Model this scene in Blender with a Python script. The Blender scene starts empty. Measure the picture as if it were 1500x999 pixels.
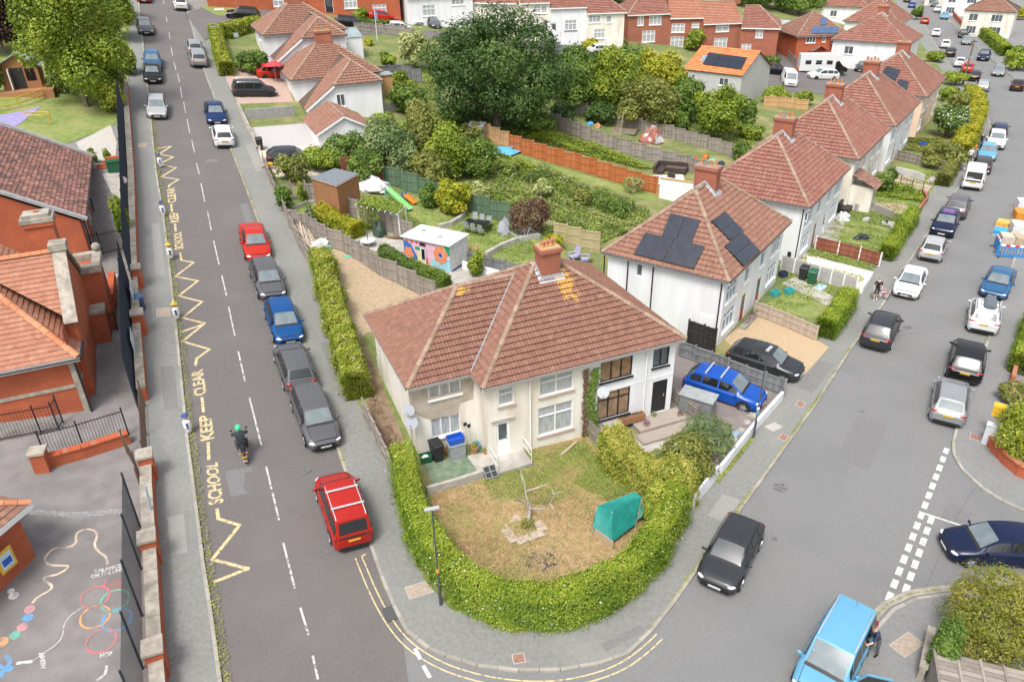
import bpy,bmesh,math,random
import numpy as np
from mathutils import Vector,Matrix
from mathutils.geometry import delaunay_2d_cdt

random.seed(7)
NP =np.random.default_rng(7)
RX,RY =Matrix.Rotation(math.pi /2,3,chr(88)),Matrix.Rotation(math.pi /2,3,chr(89))
SC =bpy.context.scene
COL =SC.collection

# ------------------------------------------------------------------ camera
FPX,PITCH,ROLL,CAMZ =1110.0,math.radians(29.6),math.radians(1.2),24.5
_F =Vector((0,math.cos(PITCH),-math.sin(PITCH)))
_U0 =Vector((0,math.sin(PITCH),math.cos(PITCH)))
_R =Vector((1,0,0))*math.cos(ROLL)-_U0 *math.sin(ROLL)
_U =_U0 *math.cos(ROLL)+Vector((1,0,0))*math.sin(ROLL)
cam =bpy.data.cameras.new('camera')
cam.sensor_width =36
cam.lens =FPX /1500*36
cam.clip_start,cam.clip_end =0.5,3000
camo =bpy.data.objects.new('camera',cam)
COL.objects.link(camo)
camo.matrix_world =Matrix(((_R.x,_U.x,-_F.x,0),(_R.y,_U.y,-_F.y,0),(_R.z,_U.z,-_F.z,CAMZ),(0,0,0,1)))
SC.camera =camo

# ------------------------------------------------------------------ light
SUN_EL,SUN_AZ =math.radians(60),math.radians(204)      # azimuth clockwise from +Y
w =bpy.data.worlds.new("World")
SC.world =w
w.use_nodes =True
nt =w.node_tree
sky =nt.nodes.new('ShaderNodeTexSky')
sky.sky_type ='NISHITA'
sky.sun_disc =False
sky.sun_elevation =SUN_EL
sky.sun_rotation =SUN_AZ
sky.air_density =1.0
sky.dust_density =4.0
sky.ozone_density =0.4
hsv =nt.nodes.new('ShaderNodeHueSaturation')             # thin high cloud: a paler sky
hsv.inputs['Saturation'].default_value =0.35
nt.links.new(sky.outputs[0],hsv.inputs['Color'])
nt.links.new(hsv.outputs[0],nt.nodes['Background'].inputs['Color'])
nt.nodes['Background'].inputs['Strength'].default_value =0.15
sl =bpy.data.lights.new('sun','SUN')
sl.energy =1.5
sl.angle =math.radians(15)
sl.color =(1.0,0.965,0.91)
so =bpy.data.objects.new('sun',sl)
COL.objects.link(so)
so.rotation_euler =(math.pi /2-SUN_EL,0,math.pi -SUN_AZ)
SC.view_settings.view_transform ='Standard'
SC.view_settings.look ='None'
SC.view_settings.exposure =0.82
SC.view_settings.gamma =1.0
SC.cycles.max_bounces =6
SC.cycles.transparent_max_bounces =12

# ------------------------------------------------------------------ terrain
def h(x,y):
    q =(-.866*x +.5*y -18.4)/5.6
    s =5.6*(q +math.log1p(math.exp(-q)) if q > 0 else math.log1p(math.exp(q)))
    z =.176*s
    return z if z < 16 else 16+6*math.tanh((z -16)/6)

def ray(px,py):
    return _F +_R *((px -750)/FPX)-_U *((py -499.5)/FPX)

def AZ(px,py,z):                       # point of a level plane seen at a picture position
    d =ray(px,py)
    t =(z -CAMZ)/d.z
    return Vector((d.x *t,d.y *t,z))

def G(px,py,dz=0.0):                   # point of the terrain (raised by dz)
    d =ray(px,py)
    t =4.0
    st =2.0
    while t < 900:
        z =CAMZ +d.z *t
        if z -h(d.x *t,d.y *t)-dz < 0:
            break
        t += st
    lo,hi =t -st,t
    for _ in range(26):
        m =(lo +hi)/2
        if CAMZ +d.z *m -h(d.x *m,d.y *m)-dz > 0: lo =m
        else: hi =m
    return Vector((d.x *hi,d.y *hi,h(d.x *hi,d.y *hi)+dz))

def sit(o,az):                          # stand a flat thing on the slope, its +X along azimuth az
    x,y =o.location.xy; e =.5
    up =Vector((h(x -e,y)-h(x +e,y),h(x,y -e)-h(x,y +e),1)).normalized(); a =azvec(az); f =Vector((a.x,a.y,0)); f =(f -up *f.dot(up)).normalized()
    o.rotation_euler =Matrix((f,up.cross(f),up)).transposed().to_euler()
def g2(pts): return [G(*p).xy for p in pts]
ROADAZ,ROADAZ2 =-22.6,36.0
def azrot(az): return math.radians(90-az)               # rotation that puts local +X along azimuth az
def azvec(az): return Vector((math.sin(math.radians(az)),math.cos(math.radians(az))))

# ------------------------------------------------------------------ materials
MATS ={}
def _nodes(name):
    m =bpy.data.materials.new(name)
    m.use_nodes =True
    return m,m.node_tree,m.node_tree.nodes['Principled BSDF']

def mat(name,c1,c2=None,scale=3.0,rough=.8,bump=0.0,bscale=40.0,metal=0.0,spec=.5,detail=6,lo=.35,hi=.65,
        c3=None,scale3=.4,amt3=.5,coat=0.0,stretch=None):
    if name in MATS: return MATS[name]
    m,nt,b =_nodes(name)
    L =nt.links.new
    b.inputs['Roughness'].default_value =rough
    b.inputs['Metallic'].default_value =metal
    b.inputs['Specular IOR Level'].default_value =spec
    b.inputs['Coat Weight'].default_value =coat
    b.inputs['Coat Roughness'].default_value =.04
    b.inputs['Base Color'].default_value =(*c1,1)
    tc =nt.nodes.new('ShaderNodeTexCoord')
    vec =tc.outputs['Object']
    if stretch:
        mp =nt.nodes.new('ShaderNodeMapping'); mp.inputs['Scale'].default_value =stretch
        L(vec,mp.inputs['Vector']); vec =mp.outputs[0]
    if c2 is not None:
        n =nt.nodes.new('ShaderNodeTexNoise'); n.inputs['Scale'].default_value =scale; n.inputs['Detail'].default_value =detail
        L(vec,n.inputs['Vector'])
        r =nt.nodes.new('ShaderNodeValToRGB')
        r.color_ramp.elements[0].position =lo; r.color_ramp.elements[0].color =(*c1,1)
        r.color_ramp.elements[1].position =hi; r.color_ramp.elements[1].color =(*c2,1)
        L(n.outputs['Fac'],r.inputs['Fac'])
        out =r.outputs[0]
        if c3 is not None:
            n3 =nt.nodes.new('ShaderNodeTexNoise'); n3.inputs['Scale'].default_value =scale3; n3.inputs['Detail'].default_value =5
            L(vec,n3.inputs['Vector'])
            r3 =nt.nodes.new('ShaderNodeValToRGB')
            r3.color_ramp.elements[0].position =.48; r3.color_ramp.elements[0].color =(0,0,0,1)
            r3.color_ramp.elements[1].position =.66; r3.color_ramp.elements[1].color =(amt3,amt3,amt3,1)
            L(n3.outputs['Fac'],r3.inputs['Fac'])
            mx =nt.nodes.new('ShaderNodeMixRGB'); mx.inputs[2].default_value =(*c3,1)
            L(r3.outputs[0],mx.inputs[0]); L(out,mx.inputs[1]); out =mx.outputs[0]
        L(out,b.inputs['Base Color'])
    if bump:
        n2 =nt.nodes.new('ShaderNodeTexNoise'); n2.inputs['Scale'].default_value =bscale; n2.inputs['Detail'].default_value =4
        L(vec,n2.inputs['Vector'])
        bp =nt.nodes.new('ShaderNodeBump'); bp.inputs['Strength'].default_value =bump; bp.inputs['Distance'].default_value =.03
        L(n2.outputs['Fac'],bp.inputs['Height']); L(bp.outputs[0],b.inputs['Normal'])
    MATS[name]=m
    return m

def leafmat(name,ca,cb,cc,trans=.3):
    """leaves: three real leaf colours picked by a tone number carried by each leaf"""
    if name in MATS: return MATS[name]
    m,nt,b =_nodes(name)
    L =nt.links.new
    at =nt.nodes.new('ShaderNodeAttribute'); at.attribute_name ='rnd'
    r =nt.nodes.new('ShaderNodeValToRGB')
    e =r.color_ramp.elements
    e[0].position =0.1; e[0].color =(*ca,1)
    e[1].position =.9; e[1].color =(*cc,1)
    k =e.new(.5); k.color =(*cb,1)
    L(at.outputs['Fac'],r.inputs['Fac']); L(r.outputs[0],b.inputs['Base Color'])
    b.inputs['Roughness'].default_value =.5
    b.inputs['Specular IOR Level'].default_value =.35
    t =nt.nodes.new('ShaderNodeBsdfTranslucent'); L(r.outputs[0],t.inputs['Color'])
    mx =nt.nodes.new('ShaderNodeMixShader'); mx.inputs[0].default_value =trans
    o =nt.nodes['Material Output']
    L(b.outputs[0],mx.inputs[1]); L(t.outputs[0],mx.inputs[2]); L(mx.outputs[0],o.inputs['Surface'])
    MATS[name]=m
    return m

def brickmat(name,ca,cb,mortar,rough=.85,wash=None,bw=.225,bh=.075):
    if name in MATS: return MATS[name]
    m,nt,b =_nodes(name)
    L =nt.links.new
    tc =nt.nodes.new('ShaderNodeTexCoord')
    # brick courses run along whatever level axis the face has: u = x+y, v = z
    sx =nt.nodes.new('ShaderNodeSeparateXYZ'); L(tc.outputs['Object'],sx.inputs[0])
    ad =nt.nodes.new('ShaderNodeMath'); ad.operation ='ADD'; L(sx.outputs[0],ad.inputs[0]); L(sx.outputs[1],ad.inputs[1])
    cb_ =nt.nodes.new('ShaderNodeCombineXYZ'); L(ad.outputs[0],cb_.inputs[0]); L(sx.outputs[2],cb_.inputs[1])
    br =nt.nodes.new('ShaderNodeTexBrick')
    br.inputs['Color1'].default_value =(*ca,1); br.inputs['Color2'].default_value =(*cb,1); br.inputs['Mortar'].default_value =(*mortar,1)
    br.inputs['Scale'].default_value =1.0; br.inputs['Brick Width'].default_value =bw; br.inputs['Row Height'].default_value =bh
    br.inputs['Mortar Size'].default_value =.007; br.inputs['Bias'].default_value =-.1
    L(cb_.outputs[0],br.inputs['Vector'])
    n =nt.nodes.new('ShaderNodeTexNoise'); n.inputs['Scale'].default_value =.9; n.inputs['Detail'].default_value =6
    L(tc.outputs['Object'],n.inputs['Vector'])
    r =nt.nodes.new('ShaderNodeValToRGB'); r.color_ramp.elements[0].position =.3; r.color_ramp.elements[0].color =(.78,.75,.74,1)
    r.color_ramp.elements[1].position =.7; r.color_ramp.elements[1].color =(1.1,1.05,1,1)
    L(n.outputs['Fac'],r.inputs['Fac'])
    mx =nt.nodes.new('ShaderNodeMixRGB'); mx.blend_type ='MULTIPLY'; mx.inputs[0].default_value =.8
    L(br.outputs['Color'],mx.inputs[1]); L(r.outputs[0],mx.inputs[2]); L(mx.outputs[0],b.inputs['Base Color'])
    b.inputs['Roughness'].default_value =rough
    bp =nt.nodes.new('ShaderNodeBump'); bp.inputs['Strength'].default_value =.5; bp.inputs['Distance'].default_value =.01
    bp.invert =True
    L(br.outputs['Fac'],bp.inputs['Height']); L(bp.outputs[0],b.inputs['Normal'])
    MATS[name]=m
    return m

def randmat(name,cols,rough=.85,noise=.5,nscale=2.5,bump=0):
    """pieces (tiles, boards, slabs): a colour from the ramp per mesh island or object, with weathering"""
    if name in MATS: return MATS[name]
    m,nt,b =_nodes(name)
    L =nt.links.new
    at =nt.nodes.new('ShaderNodeNewGeometry')
    oi =nt.nodes.new('ShaderNodeObjectInfo')
    ad =nt.nodes.new('ShaderNodeMath'); ad.operation ='ADD'; L(at.outputs['Random Per Island'],ad.inputs[0]); L(oi.outputs['Random'],ad.inputs[1])
    fr =nt.nodes.new('ShaderNodeMath'); fr.operation ='FRACT'; L(ad.outputs[0],fr.inputs[0])
    tc =nt.nodes.new('ShaderNodeTexCoord')
    n =nt.nodes.new('ShaderNodeTexNoise'); n.inputs['Scale'].default_value =nscale; n.inputs['Detail'].default_value =6
    L(tc.outputs['Object'],n.inputs['Vector'])
    mxf =nt.nodes.new('ShaderNodeMix'); mxf.inputs[0].default_value =noise
    L(fr.outputs[0],mxf.inputs[2]); L(n.outputs['Fac'],mxf.inputs[3])
    r =nt.nodes.new('ShaderNodeValToRGB')
    e =r.color_ramp.elements
    e[0].position =.2; e[0].color =(*cols[0],1)
    e[1].position =.8; e[1].color =(*cols[-1],1)
    for i,c in enumerate(cols[1:-1]):
        k =e.new(.2+.6*(i +1)/(len(cols)-1)); k.color =(*c,1)
    L(mxf.outputs[0],r.inputs['Fac']); L(r.outputs[0],b.inputs['Base Color'])
    b.inputs['Roughness'].default_value =rough
    b.inputs['Specular IOR Level'].default_value =.3
    if bump:
        n2 =nt.nodes.new('ShaderNodeTexNoise'); n2.inputs['Scale'].default_value =60
        L(tc.outputs['Object'],n2.inputs['Vector'])
        bp =nt.nodes.new('ShaderNodeBump'); bp.inputs['Strength'].default_value =bump; bp.inputs['Distance'].default_value =.01
        L(n2.outputs['Fac'],bp.inputs['Height']); L(bp.outputs[0],b.inputs['Normal'])
    MATS[name]=m
    return m

def add_lichen(m,cx,cy,cz,rad,col):
    """orange lichen patch growing on the tiles, a stain with a shape of its own"""
    nt =m.node_tree; L =nt.links.new
    b =nt.nodes['Principled BSDF']
    src =b.inputs['Base Color'].links[0].from_socket
    tc =nt.nodes.new('ShaderNodeTexCoord')
    mp =nt.nodes.new('ShaderNodeMapping'); mp.inputs['Location'].default_value =(-cx /rad[0],-cy /rad[1],-cz /rad[2]); mp.inputs['Scale'].default_value =(1/rad[0],1/rad[1],1/rad[2])
    L(tc.outputs['Object'],mp.inputs['Vector'])
    ln =nt.nodes.new('ShaderNodeVectorMath'); ln.operation ='LENGTH'; L(mp.outputs[0],ln.inputs[0])
    n =nt.nodes.new('ShaderNodeTexNoise'); n.inputs['Scale'].default_value =4.5; n.inputs['Detail'].default_value =5
    L(tc.outputs['Object'],n.inputs['Vector'])
    s =nt.nodes.new('ShaderNodeMath'); s.operation ='MULTIPLY_ADD'; s.inputs[1].default_value =2.6; L(n.outputs['Fac'],s.inputs[0]); s.inputs[2].default_value =-.55
    d =nt.nodes.new('ShaderNodeMath'); d.operation ='SUBTRACT'; L(s.outputs[0],d.inputs[0]); L(ln.outputs['Value'],d.inputs[1])
    k =nt.nodes.new('ShaderNodeMath'); k.operation ='MULTIPLY'; k.use_clamp =True; k.inputs[1].default_value =5.0; L(d.outputs[0],k.inputs[0])
    mx =nt.nodes.new('ShaderNodeMixRGB'); mx.inputs[2].default_value =(*col,1)
    L(k.outputs[0],mx.inputs[0]); L(src,mx.inputs[1]); L(mx.outputs[0],b.inputs['Base Color'])

# ------------------------------------------------------------------ mesh helpers
class MB:
    def __init__(s): s.v,s.f,s.mi,s.cur =[],[],[],0
    def poly(s,pts):
        i =len(s.v); s.v += [tuple(p) for p in pts]; s.f.append(tuple(range(i,i +len(pts)))); s.mi.append(s.cur); return s
    def faces(s,vs,fs):
        i =len(s.v); s.v += [tuple(p) for p in vs]
        for f in fs: s.f.append(tuple(i +k for k in f)); s.mi.append(s.cur)
        return s
    def bx(s,x0,x1,y0,y1,z0,z1):
        vs =[(x,y,z) for z in (z0,z1) for (x,y) in ((x0,y0),(x1,y0),(x1,y1),(x0,y1))]
        return s.faces(vs,[(3,2,1,0),(4,5,6,7),(0,1,5,4),(1,2,6,5),(2,3,7,6),(3,0,4,7)])
    def box(s,c,d,rz=0.0,M=None):
        a,b,k =d[0]/2,d[1]/2,d[2]/2
        R =Matrix.Rotation(rz,3,'Z') if M is None else M
        vs =[Vector(c)+R @ Vector((x,y,z)) for z in (-k,k) for (x,y) in ((-a,-b),(a,-b),(a,b),(-a,b))]
        return s.faces(vs,[(3,2,1,0),(4,5,6,7),(0,1,5,4),(1,2,6,5),(2,3,7,6),(3,0,4,7)])
    def beam(s,p,q,w_,t_):           # a bar of section w_ x t_ from p to q
        p,q =Vector(p),Vector(q); d =q -p; l =d.length
        if l < 1e-6: return s
        M =d.to_track_quat('X','Z').to_matrix()
        return s.box((p +q)/2,(l,w_,t_),M=M)
    def prism(s,pts,z0,z1):
        n =len(pts)
        a =sum(pts[i][0]*pts[(i +1) % n][1]-pts[(i +1) % n][0]*pts[i][1] for i in range(n))
        if a < 0: pts =pts[::-1]
        vs =[(p[0],p[1],z0) for p in pts]+[(p[0],p[1],z1) for p in pts]
        return s.faces(vs,[tuple(range(n -1,-1,-1)),tuple(range(n,2*n))]+[(i,(i +1) % n,n +(i +1) % n,n +i) for i in range(n)])
    def tube(s,path,r,n=6,cap=True):
        path =[Vector(p) for p in path]
        rs =r if isinstance(r,(list,tuple)) else [r]*len(path)
        rings =[]
        for i,p in enumerate(path):
            d =(path[min(i +1,len(path)-1)]-path[max(i -1,0)])
            if d.length < 1e-9: d =Vector((0,0,1))
            d.normalize()
            a =d.orthogonal().normalized() if abs(d.z) < .9 else Vector((1,0,0))
            a =(a -d *a.dot(d)).normalized(); b =d.cross(a)
            rings.append([p +(a *math.cos(2*math.pi *k /n)+b *math.sin(2*math.pi *k /n))*rs[i] for k in range(n)])
        vs =[v for R in rings for v in R]; fs =[]
        for i in range(len(path)-1):
            for k in range(n):
                fs.append((i *n +k,i *n +(k +1) % n,(i +1)*n +(k +1) % n,(i +1)*n +k))
        if cap: fs += [tuple(range(n -1,-1,-1)),tuple(range((len(path)-1)*n,len(path)*n))]
        return s.faces(vs,fs)
    def lathe(s,prof,c=(0,0,0),n=12,M=None):
        M =M or Matrix.Identity(3); c =Vector(c)
        vs =[c +M @ Vector((r *math.cos(2*math.pi *k /n),r *math.sin(2*math.pi *k /n),z)) for r,z in prof for k in range(n)]
        m =len(prof)
        fs =[(i *n +k,i *n +(k +1) % n,(i +1)*n +(k +1) % n,(i +1)*n +k) for i in range(m -1) for k in range(n)]
        fs += [tuple(range(n -1,-1,-1)),tuple(range((m -1)*n,m *n))]
        return s.faces(vs,fs)
    def ell(s,c,r,n=10,m=6,M=None):
        prof =[(max(1e-3,math.sin(math.pi *i /m)),-math.cos(math.pi *i /m)) for i in range(m +1)]
        D =Matrix.Diagonal(Vector(r)) if not isinstance(r,(int,float)) else Matrix.Diagonal(Vector((r,r,r)))
        return s.lathe(prof,c,n,(M @ D) if M is not None else D)
    def mesh(s,name,mats,smooth=None):
        me =bpy.data.meshes.new(name)
        me.from_pydata(s.v,[],s.f)
        for m in (mats if isinstance(mats,(list,tuple)) else [mats]): me.materials.append(m)
        if any(s.mi): me.polygons.foreach_set('material_index',s.mi)
        if smooth is not None:
            me.polygons.foreach_set('use_smooth',[True]*len(s.f))
            me.set_sharp_from_angle(angle=math.radians(smooth))
        return me

def link(name,me,parent=None,loc=None,rz=0.0,**kw):
    o =bpy.data.objects.new(name,me); COL.objects.link(o)
    if parent is not None: o.parent =parent
    if loc is not None: o.location =loc
    if rz: o.rotation_euler =(0,0,rz)
    for k,v in kw.items(): o[k]=v
    return o
def part(name,mb,mats,parent=None,smooth=None,**kw):
    if not mb.f: return None
    return link(name,mb.mesh(name,mats,smooth),parent,**kw)
def thing(name,label,cat,loc=(0,0,0),rz=0.0,group=None):
    o =bpy.data.objects.new(name,None); COL.objects.link(o)
    o.empty_display_size =.3
    o.location =loc; o.rotation_euler =(0,0,rz)
    o['label']=label; o['category']=cat
    if group: o['group']=group
    return o
def tag(o,label,cat,group=None):
    o['label']=label; o['category']=cat
    if group: o['group']=group
    return o
def struct(o): o['kind']='structure'; return o
def copy_tree(o,parent=None):
    c =o.copy(); COL.objects.link(c)
    if parent: c.parent =parent
    for ch in list(o.children): copy_tree(ch,c)
    return c

# sheets laid on the terrain ---------------------------------------------------
def drape_mesh(name,poly,off,m,step=2.0,skirt=0.0):
    pts =[]
    n =len(poly)
    for i in range(n):
        a,b =Vector(poly[i][:2]),Vector(poly[(i +1) % n][:2])
        k =max(1,int((b -a).length /step +.999))
        pts += [a.lerp(b,j /k) for j in range(k)]
    nb =len(pts)
    xs =[p.x for p in pts]; ys =[p.y for p in pts]
    def inside(x,y):
        c =False
        for i in range(n):
            x0,y0 =poly[i][:2]; x1,y1 =poly[(i +1) % n][:2]
            if (y0 > y) != (y1 > y) and x < (x1 -x0)*(y -y0)/(y1 -y0)+x0: c =not c
        return c
    x =math.floor(min(xs)/step)*step +step *.37
    while x < max(xs):
        y =math.floor(min(ys)/step)*step +step *.41
        while y < max(ys):
            if inside(x,y): pts.append(Vector((x,y)))
            y += step
        x += step
    vs,es,fs,*_ =delaunay_2d_cdt(pts,[(i,(i +1) % nb) for i in range(nb)],[list(range(nb))],1,1e-4)
    mb =MB()
    mb.faces([(v.x,v.y,h(v.x,v.y)+off) for v in vs],[tuple(f) for f in fs])
    # faces up
    for i,f in enumerate(mb.f):
        a,b,c =(Vector(mb.v[k]) for k in f[:3])
        if (b -a).cross(c -a).z < 0: mb.f[i]=f[::-1]
    if skirt:
        cnt ={}
        for f in mb.f:
            for i in range(len(f)):
                a,b =f[i],f[(i +1) % len(f)]
                cnt[(a,b)]=1
        for (a,b) in list(cnt):
            if (b,a) not in cnt:
                p,q =mb.v[a],mb.v[b]
                mb.poly([p,(p[0],p[1],p[2]-skirt),(q[0],q[1],q[2]-skirt),q])
    return mb.mesh(name,m)
def sheet(name,pxs,off,m,step=2.0,skirt=0.0,parent=None,px=True,**kw):
    poly =g2(pxs) if px else pxs
    o =link(name,drape_mesh(name,poly,off,m,step,skirt),parent)
    if parent is None: o['kind']='structure'
    for k,v in kw.items(): o[k]=v
    return o
def resample(path,step):
    out =[Vector(path[0][:2])]
    for a,b in zip(path,path[1:]):
        a,b =Vector(a[:2]),Vector(b[:2]); k =max(1,int((b -a).length /step +.999))
        out += [a.lerp(b,j /k) for j in range(1,k +1)]
    return out
def smooth_path(path,it=2):
    p =[Vector(q[:2]) for q in path]
    for _ in range(it):
        q =[p[0]]
        for a,b in zip(p,p[1:]): q += [a.lerp(b,.25),a.lerp(b,.75)]
        q.append(p[-1]); p =q
    return p
def offset_path(path,d):                # to the left of travel
    out =[]
    for i,p in enumerate(path):
        t =(path[min(i +1,len(path)-1)]-path[max(i -1,0)]).normalized()
        out.append(p +Vector((-t.y,t.x))*d)
    return out
def strip_mb(mb,path,width,off,step=.8):
    p =resample(path,step)
    a,b =offset_path(p,width /2),offset_path(p,-width /2)
    for i in range(len(p)-1):
        mb.poly([(q.x,q.y,h(q.x,q.y)+off) for q in (b[i],b[i +1],a[i +1],a[i])])
    return mb
def wall_mb(mb,path,z0,z1,th,step=1.5,level=False):
    """upright band following the ground, th thick, from h+z0 to h+z1"""
    p =resample(path,step)
    a,b =offset_path(p,th /2),offset_path(p,-th /2)
    n =len(p)
    vs =[]
    for i in range(n):
        hh =h(p[i].x,p[i].y)
        for q,z in ((a[i],z0),(a[i],z1),(b[i],z1),(b[i],z0)): vs.append((q.x,q.y,hh +z))
    fs =[]
    for i in range(n -1):
        k =4*i
        for j in range(4): fs.append((k +j,k +(j +1) % 4,k +4+(j +1) % 4,k +4+j))
    fs += [(0,3,2,1),(4*n -4,4*n -3,4*n -2,4*n -1)]
    return mb.faces(vs,[f[::-1] for f in fs])

# foliage --------------------------------------------------------------------
def leaf_mesh(name,P,N,size,m,asp=.55,jit=.7,rnd=None,up=.55):
    """one small four-cornered leaf per point; N = outward directions"""
    n =len(P)
    d =NP.normal(size=(n,3)); d /= np.linalg.norm(d,axis=1)[:,None]
    nn =N +d *jit; nn[:,2] += up
    nn /= np.linalg.norm(nn,axis=1)[:,None]+1e-9
    t =np.cross(nn,NP.normal(size=(n,3))); t /= np.linalg.norm(t,axis=1)[:,None]+1e-9
    b =np.cross(nn,t)
    s =size *NP.uniform(.4,1.6,n)[:,None]*.5
    V =np.empty((n,4,3))
    V[:,0]=P -t *s; V[:,1]=P +b *s *asp; V[:,2]=P +t *s; V[:,3]=P -b *s *asp
    V[:,2] += nn *s *-.25
    me =bpy.data.meshes.new(name)
    me.vertices.add(4*n); me.vertices.foreach_set('co',V.reshape(-1).astype(np.float32))
    me.loops.add(4*n); me.loops.foreach_set('vertex_index',np.arange(4*n,dtype=np.int32))
    me.polygons.add(n); me.polygons.foreach_set('loop_start',np.arange(0,4*n,4,dtype=np.int32))
    at =me.attributes.new('rnd','FLOAT','FACE')
    if rnd is None: rnd =NP.random(n)
    at.data.foreach_set('value',np.clip(rnd,0,1).astype(np.float32))
    me.materials.append(m)
    me.update(calc_edges=True)
    return me
def noise3(P,f,seed):
    r =np.random.default_rng(seed)
    out =np.zeros(len(P))
    for k in range(5):
        w_ =r.normal(size=3)*f *(1+.6*k); out += np.sin(P @ w_ +r.uniform(0,6.28))/(1+.5*k)
    return out /2.6
def blob_points(c,r,n,seed,lobes=14,shell=.72,lr=(.3,.48),low=-.9):
    """leaf positions through the outer volume of many overlapping clumps"""
    R =np.random.default_rng(seed)
    c =np.array(c); r =np.array(r)
    d =R.normal(size=(lobes,3)); d /= np.linalg.norm(d,axis=1)[:,None]
    d[:,2]=np.maximum(d[:,2],low +R.random(lobes)*.3)
    rad =R.uniform(*lr,lobes)
    cen =d *(1-rad *.85)[:,None]*R.uniform(.8,1.08,lobes)[:,None]
    # one core lobe
    cen =np.vstack([cen,[[0,0,0]]]); rad =np.append(rad,.62)
    pr =rad ** 2; pr /= pr.sum()
    k =R.choice(len(rad),n,p=pr)
    e =R.normal(size=(n,3)); e /= np.linalg.norm(e,axis=1)[:,None]
    q =R.uniform(shell ** 3,1.0,n) ** (1/3)
    q *= np.where(R.random(n) < .06,1.13,1.0)
    P =cen[k]+e *(rad[k]*q)[:,None]
    dist2 =((P[:,None,:]-cen[None]) ** 2).sum(2)/(rad[None] ** 2)
    hid =(dist2 < .5).any(1)
    P,e,k =P[~hid],e[~hid],k[~hid]
    keep =P[:,2] >-.98
    P,e,k =P[keep],e[keep],k[keep]
    # sprigs that stand out of the outline, and a skirt that falls towards the ground
    P =P +e *(R.random(len(P)) ** 6*.16)[:,None]
    P[:,:2] *= (1+.22*np.clip(-P[:,2],0,1))[:,None]
    tint =R.random(len(rad))
    return c +P *r,e,tint[k]*.55+R.random(len(P))*.45
def box_core(mb,path,wd,z0,z1):
    wall_mb(mb,path,z0,z1,wd,1.0)
def depth(p): return (Vector(p)-Vector((0,0,CAMZ))).dot(_F)
def proj(p):
    d =Vector(p)-Vector((0,0,CAMZ)); t =d.dot(_F); return 750+FPX *d.dot(_R)/t,499.5-FPX *d.dot(_U)/t
def top_height(g,y):
    lo,hi =0,30
    for _ in range(30):
        m =(lo +hi)/2
        if proj((g.x,g.y,g.z +m))[1] > y: lo =m
        else: hi =m
    return lo
# ================================================================== GROUND
M_road =mat('road_asphalt',(.112,.102,.098),(.138,.126,.121),scale=14,rough=.93,bump=.3,bscale=55,c3=(.155,.142,.136),scale3=.3,amt3=.45)
M_road2 =mat('worn_asphalt',(.160,.160,.159),(.190,.190,.188),scale=14,rough=.93,bump=.3,bscale=55,c3=(.145,.145,.146),scale3=.25,amt3=.5)
M_pave =mat('pavement_asphalt',(.175,.177,.165),(.215,.217,.203),scale=6,rough=.93,bump=.25,bscale=60,c3=(.25,.25,.235),scale3=.3,amt3=.4)
M_pave2 =mat('pavement_grey',(.175,.175,.172),(.21,.21,.205),scale=6,rough=.93,bump=.2,bscale=60,c3=(.22,.22,.215),scale3=.3,amt3=.4)
M_kerb =mat('kerb_stone',(.24,.22,.19),(.38,.35,.31),scale=2,rough=.9,c3=(.18,.19,.1),scale3=.7,amt3=.7)
M_grass =mat('lawn_grass',(.10,.145,.035),(.17,.19,.06),scale=2.2,rough=.95,bump=.6,bscale=26,c3=(.30,.25,.12),scale3=.35,amt3=.75)
M_lawn =mat('green_lawn',(.14,.20,.04),(.22,.26,.075),scale=2.4,rough=.95,bump=.6,bscale=30,c3=(.33,.29,.13),scale3=.4,amt3=.6)
M_dry =mat('dry_grass',(.30,.185,.085),(.43,.285,.14),scale=3.5,rough=.97,bump=.7,bscale=34,c3=(.20,.22,.045),scale3=.42,amt3=.9)
M_soil =mat('soil',(.15,.10,.065),(.25,.18,.12),scale=3,rough=.97,bump=.6,bscale=30)
M_straw =mat('bare_sandy_earth',(.32,.235,.145),(.42,.325,.215),scale=5,rough=.97,bump=.6,bscale=20,c3=(.36,.29,.18),scale3=.6,amt3=.6)
M_gravel =mat('gravel',(.33,.235,.135),(.55,.42,.27),scale=26,rough=.95,bump=.7,bscale=60)
M_conc =mat('concrete',(.33,.31,.28),(.45,.42,.38),scale=2.0,rough=.92,bump=.2,bscale=40,c3=(.22,.21,.18),scale3=.6,amt3=.6)
M_cream =mat('cream_concrete',(.55,.47,.38),(.66,.58,.48),scale=1.2,rough=.93,c3=(.45,.38,.3),scale3=.4,amt3=.6)
M_tarmac =mat('school_tarmac',(.165,.152,.148),(.215,.20,.195),scale=1.3,rough=.93,bump=.2,bscale=50,c3=(.13,.125,.12),scale3=.22,amt3=.6)
M_kerbs =randmat('kerb_stones',[(.24,.22,.19),(.30,.28,.245),(.37,.345,.30)],rough=.9,noise=.55,nscale=4)
M_yellow =mat('road_paint_yellow',(.55,.42,.21),(.66,.54,.31),scale=7,rough=.8,c3=(.20,.165,.13),scale3=7,amt3=1)
M_white =mat('road_paint_white',(.50,.49,.475),(.64,.63,.61),scale=6,rough=.8,c3=(.2,.195,.19),scale3=6,amt3=.7)

xs =[-700,-500,-360,-280,-220,-180]+list(range(-150,190,2))+[200,230,280,360,500,700]
ys =[-120,-60,-30]+list(range(-12,300,2))+[310,340,400,500,640,800,1000]
mb =MB()
nx =len(xs)
mb.faces([(x,y,h(x,y)) for y in ys for x in xs],[(j *nx +i,j *nx +i +1,(j +1)*nx +i +1,(j +1)*nx +i) for j in range(len(ys)-1) for i in range(nx -1)])
struct(part('ground',mb,M_grass))

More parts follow.
